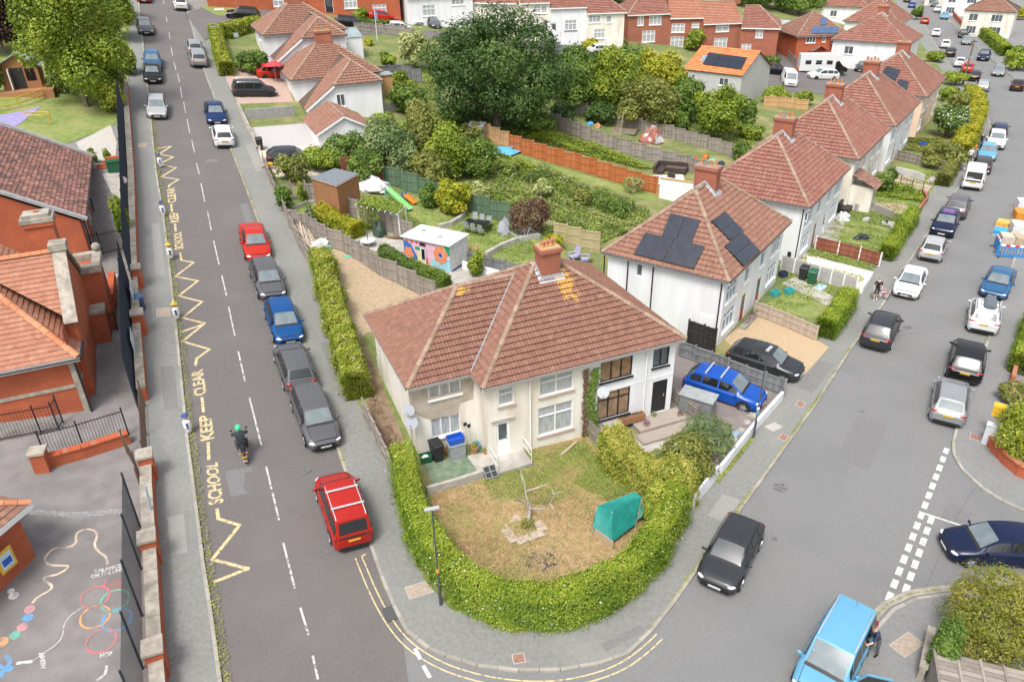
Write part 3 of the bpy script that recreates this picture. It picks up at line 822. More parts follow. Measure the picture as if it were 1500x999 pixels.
def ridge_mb(mb,p,q,r=.12,seg=.45,up=.05):
    p,q =Vector(p),Vector(q); n =max(1,round((q -p).length /seg))
    d =(q -p)/n; t =d.normalized(); side =t.cross(Vector((0,0,1))).normalized(); nn =side.cross(t)
    for i in range(n):
        a,b =p +d *i,p +d *(i +.97)
        vs =[]
        for e,rr in ((a,r *random.uniform(1.0,1.08)),(b,r)):
            for k in range(6):
                an =math.pi *k /5; vs.append(e +nn *up +side *math.cos(an)*rr *1.15+nn *(math.sin(an)*rr))
        mb.faces(vs,[(k,k +1,k +7,k +6) for k in range(5)]+[(5,4,3,2,1,0),(6,7,8,9,10,11)])

class Face:
    """an upright wall of a building, in the building's own frame: o = left foot seen from outside, a = along (to the right)"""
    def __init__(s,root,o,a,length):
        s.root,s.o,s.a,s.len =root,Vector(o),Vector(a).normalized(),length
        s.n =Vector((-s.a.y,s.a.x,0))        # inward
        s.holes =[]
    def P(s,u,d,z): return s.o +s.a *u +s.n *d +Vector((0,0,z))
    def uv(s,px,py):                          # picture position -> (along, height)
        Mi =Matrix.Translation(s.root.location) @ Matrix.Rotation(s.root.rotation_euler.z,4,'Z')
        ow =Mi @ s.o; nw =Mi.to_3x3() @ s.n
        d =ray(px,py); c =Vector((0,0,CAMZ))
        t =(ow -c).dot(nw)/d.dot(nw)
        p =Mi.inverted() @ (c +d *t)
        return (p -s.o).dot(s.a),p.z -s.o.z
    def rect(s,x0,y0,x1,y1):                # picture box -> u0,u1,z0,z1
        ym =(y0 +y1)/2; xm =(x0 +x1)/2
        return s.uv(x0,ym)[0],s.uv(x1,ym)[0],s.uv(xm,y1)[1],s.uv(xm,y0)[1]
    def bar(s,mb,u0,u1,d0,d1,z0,z1):
        vs =[s.P(u,d,z) for z in (z0,z1) for (u,d) in ((u0,d0),(u1,d0),(u1,d1),(u0,d1))]
        mb.faces(vs,[(3,2,1,0),(4,5,6,7),(0,1,5,4),(1,2,6,5),(2,3,7,6),(3,0,4,7)])
    def wall(s,mb,z0,z1,u0=0,u1=None,reveal=.1):
        u1 =s.len if u1 is None else u1
        hs =[q for q in s.holes if q[0] > u0 and q[1] < u1]
        us =sorted({u0,u1,*[q[0] for q in hs],*[q[1] for q in hs]}); zs =sorted({z0,z1,*[q[2] for q in hs],*[q[3] for q in hs]})
        for a,b in zip(us,us[1:]):
            for c,d in zip(zs,zs[1:]):
                if not any(q[0] <= (a +b)/2 <= q[1] and q[2] <= (c +d)/2 <= q[3] for q in hs):
                    mb.poly([s.P(a,0,c),s.P(b,0,c),s.P(b,0,d),s.P(a,0,d)])
        for a,b,c,d in hs:
            for (p,q) in (((a,c),(b,c)),((b,c),(b,d)),((b,d),(a,d)),((a,d),(a,c))):
                mb.poly([s.P(p[0],0,p[1]),s.P(q[0],0,q[1]),s.P(q[0],reveal,q[1]),s.P(p[0],reveal,p[1])])
    def window(s,u0,u1,z0,z1,cols=2,fm=None,gm=None,transom=0.0,sill=True,sm=None,ft=.055,parent=None):
        fm =fm or M_upvc; gm =gm or M_glass
        s.holes.append((u0,u1,z0,z1))
        mb =MB()
        s.bar(mb,u0,u1,.03,.095,z0,z0 +ft); s.bar(mb,u0,u1,.03,.095,z1 -ft,z1)
        s.bar(mb,u0,u0 +ft,.03,.095,z0 +ft,z1 -ft); s.bar(mb,u1 -ft,u1,.03,.095,z0 +ft,z1 -ft)
        us =[u0 +ft +(u1 -u0 -2*ft)*i /cols for i in range(cols +1)]
        for x in us[1:-1]: s.bar(mb,x -ft /2,x +ft /2,.033,.092,z0 +ft,z1 -ft)
        zt =z1 -ft -transom *(z1 -z0)
        if transom:
            for a,b in zip(us,us[1:]): s.bar(mb,a +.03,b -.03,.036,.09,zt -ft /2,zt +ft /2)
        wn =part('window',mb,fm,parent or s.root)
        for a,b in zip(us,us[1:]):
            g =MB(); g.poly([s.P(a,.085,z0 +.02),s.P(b,.085,z0 +.02),s.P(b,.085,z1 -.02),s.P(a,.085,z1 -.02)])
            part('pane',g,gm,wn)
        if sill:
            g =MB(); s.bar(g,u0 -.07,u1 +.07,-.09,.03,z0 -.09,z0 -.002); part('sill',g,sm or fm,wn)
        return wn
    def door(s,u0,u1,z0,z1,dm,fm=None,glass=None):
        fm =fm or M_upvc
        s.holes.append((u0,u1,z0,z1))
        mb =MB(); s.bar(mb,u0 +.05,u1 -.05,.05,.09,z0,z1 -.05)
        mid =(u0 +u1)/2; w_ =u1 -u0
        for (a,b,c,d) in ((.16,.46,.08,.38),(.54,.84,.08,.38)): s.bar(mb,u0 +w_ *a,u0 +w_ *b,.042,.05,z0 +(z1 -z0)*c,z0 +(z1 -z0)*d)
        dr =part('door',mb,dm,s.root)
        mb =MB(); s.bar(mb,u0,u0 +.05,.03,.095,z0,z1); s.bar(mb,u1 -.05,u1,.03,.095,z0,z1); s.bar(mb,u0 +.05,u1 -.05,.03,.095,z1 -.05,z1)
        part('door_frame',mb,fm,dr)
        mb =MB(); s.bar(mb,u1 -.2,u1 -.16,0,.045,z0 +.95,z0 +1.12); part('handle',mb,M_alu,dr)
        if glass:
            g =MB(); s.bar(g,u0 +.2*w_,u1 -.2*w_,.038,.049,z0 +(z1 -z0)*.47,z0 +(z1 -z0)*.92); part('pane',g,glass,dr)
        return dr
def gutter(mb,p,q,r=.055):
    mb.tube([p,q],r,6)
def chimney(root,x,y,z0,z1,wx,wy,pots=4,bm=None,lichen=False,ph=.35):
    bm =bm or M_brick2
    mb =MB(); mb.bx(x -wx /2,x +wx /2,y -wy /2,y +wy /2,z0,z1 -.28)
    mb.bx(x -wx /2-.04,x +wx /2+.04,y -wy /2-.04,y +wy /2+.04,z1 -.28,z1 -.2); mb.bx(x -wx /2-.09,x +wx /2+.09,y -wy /2-.09,y +wy /2+.09,z1 -.2,z1)
    ch =part('chimney',mb,bm,root)
    part('flaunching',MB().bx(x -wx /2-.02,x +wx /2+.02,y -wy /2-.02,y +wy /2+.02,z1,z1 +.06),mat('lichened_mortar',(.45,.27,.05),(.34,.31,.27),scale=4,rough=.95) if lichen else M_stone,ch)
    for i in range(pots):
        px =x +(wx *(i +.5)/pots -wx /2)*.9 if wx >= wy else x +random.uniform(-.05,.05)
        py =y +(wy *(i +.5)/pots -wy /2)*.9 if wy > wx else y +random.uniform(-.08,.08)
        hh =ph *random.uniform(.75,1.2); r =.13
        mb =MB(); mb.lathe([(r *1.1,0),(r *1.1,.06),(r *.9,.08),(r *.82,hh -.08),(r *1.0,hh -.06),(r *1.0,hh),(r *.7,hh),(r *.7,hh -.1)],(px,py,z1 +.055),10)
        part('chimney_pot',mb,M_terra if random.random() < .8 else M_stone,ch,40)
    return ch
def flashing(root,x,y,wx,wy,zf,ch):
    """lead apron round a chimney; zf(x,y) = roof height"""
    mb =MB()
    a,b,c,d =x -wx /2,x +wx /2,y -wy /2,y +wy /2
    ring =[(a,c),(b,c),(b,d),(a,d)]
    for i in range(4):
        p,q =ring[i],ring[(i +1) % 4]
        for s_ in range(4):
            s0 =(p[0]+(q[0]-p[0])*s_ /4,p[1]+(q[1]-p[1])*s_ /4); s1 =(p[0]+(q[0]-p[0])*(s_ +1)/4,p[1]+(q[1]-p[1])*(s_ +1)/4)
            def o(t,k): return (x +(t[0]-x)*(1+k /wx *2),y +(t[1]-y)*(1+k /wy *2))
            A,B,Cc,D =o(s0,.015),o(s1,.015),o(s1,.2),o(s0,.2)
            mb.poly([(*A,zf(*A)+.32),(*A,zf(*A)+.1),(*B,zf(*B)+.1),(*B,zf(*B)+.32)])
            mb.poly([(*A,zf(*A)+.13),(*D,zf(*D)+.125),(*Cc,zf(*Cc)+.125),(*B,zf(*B)+.13)])
    part('flashing',mb,M_lead,ch)
def dish(root,p,r,face,m=None):
    f =Vector(face).normalized(); M =f.to_track_quat('Z','Y').to_matrix()
    mb =MB(); mb.lathe([(r,.09),(r *.7,.04),(r *.35,.01),(.01,0),(.01,-.02),(r *.35,-.012),(r *.7,.018),(r,.07)],p,14,M)
    mb.beam(Vector(p)+M @ Vector((0,-r *.9,.05)),Vector(p)+M @ Vector((0,-r *.25,.35)),.03,.03); mb.beam(p,Vector(p)-f *.22+Vector((0,0,-.05)),.05,.05)
    return part('satellite_dish',mb,m or M_dish,root,40)

def hip_planes(x0,x1,y0,y1,ze,d,k):
    """four slopes of a hip roof: hip length d along x at both ends, ridge at mid depth"""
    ym =(y0 +y1)/2; zr =ze +k *(y1 -y0)/2
    A,B =(x0 +d,ym,zr),(x1 -d,ym,zr)
    return [[(x0,y0,ze),(x1,y0,ze),B,A],[(x1,y1,ze),(x0,y1,ze),A,B],[(x0,y1,ze),(x0,y0,ze),A],[(x1,y0,ze),(x1,y1,ze),B]],A,B
def roof(root,planes,ridges,tm=None,tw=.33,g=.34,detail=1,rr=.12,rm=None,lift=.04,roll=.04,tilt=.065):
    mb =MB()
    for p in planes: mb.poly(p)
    rf =part('roof',mb,M_felt,root)
    mb =MB()
    for p in planes: tile_plane(mb,p,tw=tw,g=g,detail=detail,lift=lift,roll=roll,tilt=tilt)
    part('roof_tiles',mb,tm or M_tile,rf,kind='stuff')
    mb =MB()
    for a,b in ridges: ridge_mb(mb,a,b,rr)
    part('ridge_tiles',mb,rm or M_ridge,rf,50,kind='stuff')
    return rf
def eaves_trim(root,pts,ze,fm=None,closed=True,gm=None):
    """soffit board and gutter along the eaves (pts = eave corners in order)"""
    mb,gb =MB(),MB()
    n =len(pts)
    for i in range(n if closed else n -1):
        a,b =Vector((*pts[i],ze)),Vector((*pts[(i +1) % n],ze))
        mb.beam(a -Vector((0,0,.07)),b -Vector((0,0,.07)),.03,.17)
        t =(b -a).normalized(); o =Vector((t.y,-t.x,0))*.06
        gb.tube([a +o -Vector((0,0,.03)),b +o -Vector((0,0,.03))],.045,6)
    part('fascia',mb,fm or M_upvc,root); part('gutter',gb,gm or mat('dark_gutter',(.07,.065,.06),rough=.6),root,50)

# ================================================================== CORNER HOUSE (near pair)
BZ =.35
B0 =AZ(707,571,5.1)
HAZ =67.3
root =thing('semi_detached_house','corner semi pair under one brown hip roof, cream left half and white right half','house',(B0.x,B0.y,BZ),azrot(HAZ))
Lm,Dm,dm,km =11.25,10.3,5.1,.66
ze =4.75
mainp,RA,RB =hip_planes(0,Lm,0,Dm,ze,dm,km)
wx0,wy0,wy1 =-3.2,1.5,9.7
wd =(wy1 -wy0)/2; zw =ze +km *wd; ym =(wy0 +wy1)/2
WA,WV =(wx0 +wd,ym,zw),(wd,ym,zw)
wingp =[[(wx0,wy0,ze),(0,wy0,ze),WV,WA],[(wx0,wy1,ze),(wx0,wy0,ze),WA],[(0,wy1,ze),(wx0,wy1,ze),WA,WV]]
M_tilen =randmat('brown_clay_roof_tiles',[(.155,.076,.054),(.20,.10,.072),(.235,.12,.087),(.29,.17,.125)],rough=.85,noise=.72,nscale=3.5,bump=.35)
add_lichen(M_tilen,6.15,3.9,7.2,(.62,1.5,1.6),(.44,.25,.07))
add_lichen(M_tilen,WA[0]+.1,WA[1]-.3,WA[2],(.5,.4,.5),(.46,.28,.07))
mb =MB()
for p in mainp +wingp: mb.poly(p)
M_felt =mat('roof_felt',(.10,.065,.05))
rf =part('roof',mb,M_felt,root)
cam_local =(Matrix.Translation(root.location) @ Matrix.Rotation(root.rotation_euler.z,4,'Z')).inverted() @ Vector((0,0,CAMZ))
near =[]
rest =MB()
for k,p in enumerate(mainp +wingp):
    for vs,fs in tiles(p,tw=.34,g=.33,detail=2,lift=.05,roll=.035,tilt=.075):
        c =Vector(vs[0])
        if k in (0,4): near.append(((c -cam_local).length,vs,fs))
        else: rest.faces(vs,fs)
near.sort(key=lambda t: t[0])
for i,(_,vs,fs) in enumerate(near):
    if i < 298: part('tile',MB().faces(vs,fs),M_tilen,rf)
    else: rest.faces(vs,fs)
part('roof_tiles',rest,M_tilen,rf,kind='stuff')
def up_(p): return Vector(p)
for a,b in (((0,0,ze),RA),((Lm,0,ze),RB),(RA,RB),((wx0,wy0,ze),WA),((wx0,wy1,ze),WA),(WA,WV),((0,Dm,ze),RA),((Lm,Dm,ze),RB)):
    a,b =Vector(a),Vector(b); n =round((b -a).length /.42)
    for i in range(n):
        mb =MB(); ridge_mb(mb,a.lerp(b,i /n),a.lerp(b,(i +1)/n),.115,.5,.06); part('ridge_tile',mb,M_ridge,rf,50)
part('valley_strip',MB().beam(Vector((0,wy0,ze))+Vector((0,0,.17)),Vector(WV)+Vector((0,0,.16)),.08,.05),mat('old_lead',(.20,.20,.205),(.28,.28,.28),scale=3,rough=.7),rf)
# walls
ov =.32
px0 =5.9                                  # party line
front =Face(root,(ov,ov,0),(1,0,0),Lm -2*ov)
wfront =Face(root,(wx0 +ov,wy0 +ov,0),(1,0,0),-wx0)
wleft =Face(root,(wx0 +ov,wy1 -ov,0),(0,-1,0),wy1 -wy0 -2*ov)
right =Face(root,(Lm -ov,ov,0),(0,1,0),Dm -2*ov)
back =Face(root,(Lm -ov,Dm -ov,0),(-1,0,0),Lm -2*ov)
lret =Face(root,(ov,wy0 +ov,0),(0,-1,0),wy0)
pu =front.uv(862,590)[0]
front.window(*front.rect(730,568,753,593),1,gm=M_net,transom=.3,sm=M_sillp)
front.window(*front.rect(790,546,840,576),2,gm=M_net,transom=.3,sm=M_sillp)
front.window(*front.rect(788,592,839,633),2,gm=M_net,transom=.3,sm=M_sillp)
front.window(*front.rect(880,526,926,555),3,fm=M_blackf,gm=M_blind,sill=True)
front.window(*front.rect(875,570,922,610),3,fm=M_blackf,gm=M_blind,transom=.3)
front.window(*front.rect(957,510,980,536),2,fm=M_blackf,gm=M_glass)
r_ =front.rect(727,616,747,664); front.door(r_[0],r_[1],.38,2.4,M_upvc,glass=M_glass)
r_ =front.rect(955,557,976,603); front.door(r_[0],r_[1],.32,2.35,mat('black_door',(.015,.015,.017),rough=.45),fm=M_blackf)
dx0,dx1 =front.rect(727,616,747,664)[:2]
wdx0,wdx1 =front.rect(955,557,976,603)[:2]
wfront.window(*wfront.rect(627,557,675,581),3,gm=M_net,sill=True)
wfront.window(*wfront.rect(631,608,675,638),3,gm=M_net,sill=True)
wleft.window(*wleft.rect(553,533,559,551),1,gm=M_glass,sill=False)
zb =-1.2
mb =MB(); front.wall(mb,zb,ze,0,pu); part('wall',mb,M_render,root,label='patchy cream rendered front wall')
mb =MB(); front.wall(mb,zb,ze,pu,front.len); part('wall',mb,M_whiter,root,label='smooth white rendered front wall')
mb =MB(); wfront.wall(mb,zb,ze); wleft.wall(mb,zb,ze); lret.wall(mb,zb,ze)
mb.poly([(wx0 +ov,wy1 -ov,zb),(wx0 +ov,wy1 -ov,ze),(0,wy1 -ov,ze),(0,wy1 -ov,zb)]); part('wall',mb,M_render,root)
mb =MB(); right.wall(mb,zb,ze); back.wall(mb,zb,ze); part('wall',mb,M_whiter,root)
# bare render patch on the wing, bay trims
pl =[wfront.uv(500+x /2.854,350+y /2.854) for x,y in ((277,628),(362,608),(362,662),(497,632),(500,580),(556,575),(552,668),(497,688),(483,735),(430,742),(372,756),(345,748),(292,722))]
mb =MB()
for a in ((0,1,2,11,12),(2,3,7,8,9,10,11),(3,4,5,6,7)): mb.poly([wfront.P(pl[i][0],-.006,min(pl[i][1],ze -.02)) for i in a])
part('bare_render_patch',mb,M_bare,root)
mb =MB(); front.bar(mb,pu +.1,front.len,-.012,0,2.52,2.66); part('string_band',mb,M_whiter,root)
mb =MB(); front.bar(mb,dx0 -.25,dx1 +.25,-.1,0,2.5,2.62); part('door_canopy',mb,M_conc,root)
eaves_trim(root,[(wx0,wy1),(wx0,wy0),(0,wy0),(0,0),(Lm,0),(Lm,Dm)],ze,closed=False,gm=mat('grey_brown_gutter',(.22,.19,.17),rough=.6))
for u in (front.uv(776,600)[0],front.uv(944,560)[0]): part('downpipe',MB().tube([front.P(u,-.07,.1),front.P(u,-.07,ze -.1)],.04,6),M_upvc,root)
# steps
mb =MB(); mb.bx(ov +dx0 -.5,ov +dx1 +.7,ov -1.2,ov -.003,zb,.36); mb.bx(ov +dx0 -.3,ov +dx1 +.3,ov -1.55,ov -1.203,zb,.18); part('doorstep',mb,M_conc,root)
mb =MB(); mb.bx(ov +wdx0 -1.3,ov +wdx1 +.7,ov -1.1,ov -.003,zb,.30); mb.bx(ov +wdx0 -1.6,ov +wdx1 +.9,ov -1.9,ov -1.103,zb,.13); part('doorstep',mb,mat('timber_decking',(.28,.24,.2),(.36,.31,.27),scale=8,rough=.9,stretch=(.3,4,1)),root)
mb =MB()
for x in (ov +dx0 -.45,ov +dx1 +.65):
    for y in (ov -1.15,ov -.1): mb.tube([(x,y,.3),(x,y,1.25)],.022,5)
    mb.tube([(x,ov -1.15,1.25),(x,ov -.1,1.25)],.022,5); mb.tube([(x,ov -1.15,.8),(x,ov -.1,.8)],.018,5)
part('handrail',mb,mat('white_rail',(.7,.7,.68),rough=.5),root)
ch =chimney(root,5.55,Dm /2-.55,7.0,9.2,1.05,.85,4,lichen=True,ph=.28)
flashing(root,5.55,Dm /2-.55,1.05,.85,lambda x,y: ze +km *min(y,Dm -y,99),ch)
c =wfront.uv(603,612); dish(root,wfront.P(c[0]-.08,-.3,c[1]),.34,(-.5,-.8,.35)); c =wfront.uv(600,602); dish(root,wfront.P(c[0]-.05,-.25,c[1]+.25),.3,(-.6,-.7,.3))
c =front.uv(879,570); dish(root,front.P(c[0],-.3,c[1]),.32,(-.4,-.9,.3),mat('pale_dish',(.45,.48,.5),rough=.6))
mb =MB(); u =wfront.uv(603,640)[0]; mb.tube([wfront.P(u,-.05,.0),wfront.P(u,-.05,3.1)],.025,5); part('mast',mb,M_alu,root)

# ================================================================== PAIRS ALONG THE RIGHT ROAD
def pair(px,ze_abs,az,L,D,d,k,zb_abs,label,wallm,name='semi_detached_house',tm=None,detail=1,cols=None,chim=True,ridge_pots=4,tw=.30,g=.35,ends=None):
    c =AZ(px[0],px[1],ze_abs)
    r =thing(name,label,'house',(c.x,c.y,zb_abs),azrot(az))
    z =ze_abs -zb_abs
    pls,A,B =hip_planes(0,L,0,D,z,d,k)
    roof(r,pls,[((0,0,z),A),((L,0,z),B),((0,D,z),A),((L,D,z),B),(A,B)],tm or M_tile2,tw=tw,g=g,detail=detail)
    o =.3
    F =Face(r,(o,o,0),(1,0,0),L -2*o); Rr =Face(r,(L -o,o,0),(0,1,0),D -2*o)
    Bk =Face(r,(L -o,D -o,0),(-1,0,0),L -2*o); Lf =Face(r,(o,D -o,0),(0,-1,0),D -2*o)
    eaves_trim(r,[(0,0),(L,0),(L,D),(0,D)],z)
    if chim:
        ch =chimney(r,L /2+.1,D /2,z +k *D /2-.5,z +k *D /2+1.15,.75,1.5,ridge_pots)
        flashing(r,L /2+.1,D /2,.75,1.5,lambda x,y: z +k *min(y,D -y),ch)
    return r,F,Rr,Bk,Lf,z
def pair_front(F,z,m1,m2,m3=None,gm=None):
    n =F.len
    for s_,wm in ((0,m1),(1,m2)):
        def U(a,b): return (a,b) if s_ == 0 else (n -b,n -a)
        F.window(*U(.5,2.3),2.9,4.1,3,gm=gm or M_blueg,transom=.3); F.window(*U(3.7,4.6),3.0,4.1,1,gm=gm or M_blueg)
        F.window(*U(.5,2.5),.8,2.2,3,gm=gm or M_blueg,transom=.3); a,b =U(3.7,4.6); F.door(a,b,.1,2.15,random.choice([M_brick,M_upvc,M_blackf]),glass=M_glass)
def walls(r,fs,m,z0,z1):
    mb =MB()
    for f in fs: f.wall(mb,z0,z1)
    part('wall',mb,m,r)
specs =[((1068,414),11.9,8.6,4.2,.86,'white semi pair with black solar panels on its brown roof, next to the corner pair',M_tile,.3),
         ((1186,305),11.7,8.8,4.3,.84,'white semi pair with plain red hip roof just beyond the solar panelled house',M_tile2,.28),
         ((1258,235),12.5,9.0,4.35,.84,'cream semi pair third along the right road with red tiled roof and lichened chimney',M_tile2,.3),
         ((1312,186),12.8,9.2,4.4,.82,'white semi pair between the cream pair and the peach painted gable',M_tile2,.3),
         ((1358,143),12.9,9.3,4.5,.80,'peach ended semi pair with a cluster of black panels on its red hip roof',M_tile2,.3)]
H =[]
for i,(px,L,D,d,k,lab,tm,zb_) in enumerate(specs):
    r,F,Rr,Bk,Lf,z =pair(px,4.95,35.4,L,D,d,k,.15,lab,None,tm=tm,detail=1 if i < 3 else 0)
    pair_front(F,z,None,None)
    H.append((r,F,Rr,Bk,Lf,z,L,D,d,k))
r,F,Rr,Bk,Lf,z,L,D,d,k =H[0]
Lf.window(*Lf.rect(932,387,941,405),1,sill=False,fm=M_whiter)
walls(r,(F,Rr,Bk,Lf),M_whiter,-.8,z)
for u,z0 in ((Lf.uv(886,382)[0],2.2),(Lf.uv(920,395)[0],2.2),(Lf.uv(957,400)[0],.5),(Lf.len -.2,0)): part('downpipe',MB().tube([Lf.P(u,-.06,z0),Lf.P(u,-.06,z -.1)],.045,6),M_black,r)
mb =MB(); u =Lf.uv(1068,470)[0]; Lf.bar(mb,Lf.len -1.35,Lf.len -.45,-.03,0,.2,2.2); part('side_door',mb,M_upvc,r)
def panels(r,plane,rects,grid,gap=.02):
    """solar panels lying on a slope; rects in picture px corners found on the slope plane (4 px corners)"""
    P =[Vector(p) for p in plane]; n =(P[1]-P[0]).cross(P[2]-P[0]).normalized()
    if n.z < 0: n =-n
    Mi =Matrix.Translation(r.location) @ Matrix.Rotation(r.rotation_euler.z,4,'Z')
    nw =Mi.to_3x3() @ n; ow =Mi @ (P[0]+n *.2); inv =Mi.inverted(); c =Vector((0,0,CAMZ))
    def onp(x,y):
        q =ray(x,y); t =(ow -c).dot(nw)/q.dot(nw); return inv @ (c +q *t)
    for rc,(nu,nv) in zip(rects,grid):
        q =[onp(*p) for p in rc]
        q[2]=q[1]+q[3]-q[0]
        for i in range(nu):
            for j in range(nv):
                def b(u,v): return q[0]+(q[1]-q[0])*u +(q[3]-q[0])*v
                e =.012
                cs =[b((i +e)/nu,(j +e)/nv),b((i +1-e)/nu,(j +e)/nv),b((i +1-e)/nu,(j +1-e)/nv),b((i +e)/nu,(j +1-e)/nv)]
                mb =MB(); mb.faces([x for x in cs]+[x -n *.05 for x in cs],[(0,1,2,3),(4,7,6,5)]+[(t,t +4,(t +1) % 4+4,(t +1) % 4) for t in range(4)])
                part('solar_panel',mb,M_solar,r)
def slopes(r,L,D,z,d,k): return hip_planes(0,L,0,D,z,d,k)[0]
sp =slopes(r,L,D,z,d,k)
panels(r,sp[2],[[(928,372),(1016,394),(1034,361),(945,340)],[(969,346),(1013,357),(1027,322),(982,312)]],[(2,1),(2,1)])
panels(r,sp[0],[[(1070,352),(1042,323),(1062,308),(1090,338)],[(1090,390),(1061,360),(1088,336),(1115,368)]],[(2,1),(2,1)])
r,F,Rr,Bk,Lf,z,L,D,d,k =H[1]
Lf.window(*Lf.rect(1178,312,1183,325),1,sill=False)
walls(r,(F,Rr,Bk,Lf),M_whiter,-.8,z)
part('downpipe',MB().tube([Lf.P(Lf.len -.15,-.06,0),Lf.P(Lf.len -.15,-.06,z -.1)],.045,6),M_black,r)
mb =MB(); Lf.bar(mb,Lf.len -.75,Lf.len -.5,-.14,0,.2,1.0); part('meter_box',mb,M_black,r)
for i in (2,3): r,F,Rr,Bk,Lf,z,L,D,d,k =H[i]; walls(r,(F,Rr,Bk,Lf),(M_render,M_whiter)[i -2],-.8,z)
r,F,Rr,Bk,Lf,z,L,D,d,k =H[4]; walls(r,(F,Rr,Bk,Lf),M_peach,-.8,z)
sp =slopes(r,L,D,z,d,k)
panels(r,sp[2],[[(1290,112),(1312,118),(1321,98),(1298,97)],[(1312,130),(1328,134),(1334,120),(1316,116)]],[(3,2),(2,1)])
# porch of the third pair
r,F,Rr,Bk,Lf,z,L,D,d,k =H[2]
pc =part('porch',MB().bx(.6,2.6,-1.6,.295,-.8,2.3),M_render,r)
mb =MB(); tile_plane(mb,[(.3,-1.9,2.3),(2.9,-1.9,2.3),(2.9,.28,3.3),(.3,.28,3.3)],tw=.33,g=.3,detail=0); part('porch_roof',mb,M_tile4,pc)
part('porch_window',MB().bx(.8,2.4,-1.63,-1.6,.5,2.0),M_net,pc)
# ================================================================== MORE PAIRS, FARTHER UP THE RIGHT ROAD
for px,L,D,d,k,lab in (((1333,66),11,12,4.6,.62,'white semi pair sixth along the right road, wide red roof beyond the peach gable'),
                       ((1318,36),12,10,4.5,.75,'semi pair with brown red roofs farther up behind the sixth pair'),
                       ((1272,12),12,10,4.5,.75,'topmost brown roofed pair at the upper end of the right road row')):
    r,F,Rr,Bk,Lf,z =pair(px,5.0,35.4,L,D,d,k,.1,lab,None,tm=M_tile2,detail=0,tw=.45,g=.45)
    Lf.window(2,3.4,2.8,4.0,2); Lf.window(6,7.2,.8,2.0,2)
    walls(r,(F,Rr,Bk,Lf),M_whiter,-.8,z)

# ================================================================== WHITE HOUSES ON THE LEFT ROAD
def catslide_house(px,ze_abs,base,label,wing_x,garage=False,az=67.0,Lx=9.8,Dy=10.2,wy=-4.7):
    c =AZ(px[0],px[1],ze_abs)
    r =thing('catslide_house',label,'house',(c.x,c.y,base),azrot(az))
    z =ze_abs -base; k =.55
    pls,A,B =hip_planes(0,Lx,0,Dy,z,4.2,k)
    xa,xb,xm =wing_x[0],wing_x[1],(wing_x[0]+wing_x[1])/2
    kw =.72; hw =(xb -xa)/2; zr =z +kw *hw; xl =.5; zl =z -kw *(xa -xl)
    fe =(xm,wy +hw,zr); bk =(xm,min(Dy /2,(zr -z)/k),zr)
    pls += [[(xa,wy,z),(xb,wy,z),fe],[(xb,wy,z),(xb,(zr -z)/k *.2,z),bk,fe],[(xl,.3,zl),(xl,wy,zl),(xa,wy,z),fe,bk,(xa,.3,z)]]
    roof(r,pls,[((0,0,z),A),((Lx,0,z),B),(A,B),((xa,wy,z),fe),((xb,wy,z),fe),(fe,bk),((0,Dy,z),A),((Lx,Dy,z),B)],M_tile,detail=1,tw=.36,g=.36)
    o =.28
    F =Face(r,(o,o,0),(1,0,0),Lx -2*o); Rr =Face(r,(Lx -o,o,0),(0,1,0),Dy -2*o); Lf =Face(r,(o,Dy -o,0),(0,-1,0),Dy -2*o)
    Lf.window(3.5,5,2.6,3.8,2); Lf.window(3.5,5.3,.8,2.1,2)
    W =Face(r,(xl +.2,wy +.25,0),(1,0,0),xb -xl -.4)
    mb =MB(); F.wall(mb,-2,z); Rr.wall(mb,-2,z); Lf.wall(mb,-2,z)
    part('wall',mb,M_whiter,r)
    W2 =Face(r,(xl +.2,wy +.15,0),(1,0,0),1); W2.window(xa -xl -.1,xa -xl +.75,z -2.1,z -.9,2)
    mb =MB(); a =xl +.2; b =xb -.2; y =wy +.25
    # upper wall with the raking left edge
    mb.poly([(a,y,-2),(b,y,-2),(b,y,z -.02),(xa -.05,y,z -.1),(a,y,zl -.05)])
    mb.poly([(b,y,-2),(b,.3,-2),(b,.3,z),(b,y,z)]); mb.poly([(a,.3,-2),(a,y,-2),(a,y,zl),(a,.3,zl)])
    part('wall',mb,M_whiter,r)
    part('bargeboard',MB().beam((xl -.05,wy,zl -.06),(xa +.1,wy,z -.03),.05,.2),M_upvc,r)
    eaves_trim(r,[(0,Dy),(0,0),(xa -.3,0)],z,closed=False); eaves_trim(r,[(xa,wy),(xb,wy),(xb,0)],z,closed=False)
    chimney(r,A[0]+.6,Dy /2,A[2]-.6,A[2]+1.15,1.7,.8,5,lichen=True)
    return r,z,W
M_tile_l =M_tile
r12,z12,W12 =catslide_house((425.7,119),9.6,5.5,'white house with catslide roof and attached side garage beside the paved yard',(3.5,8.5))
r13,z13,W13 =catslide_house((384.6,53),12.6,8.8,'white house with catslide roof behind the one with the garage, second from the tree',(3.6,8.6))
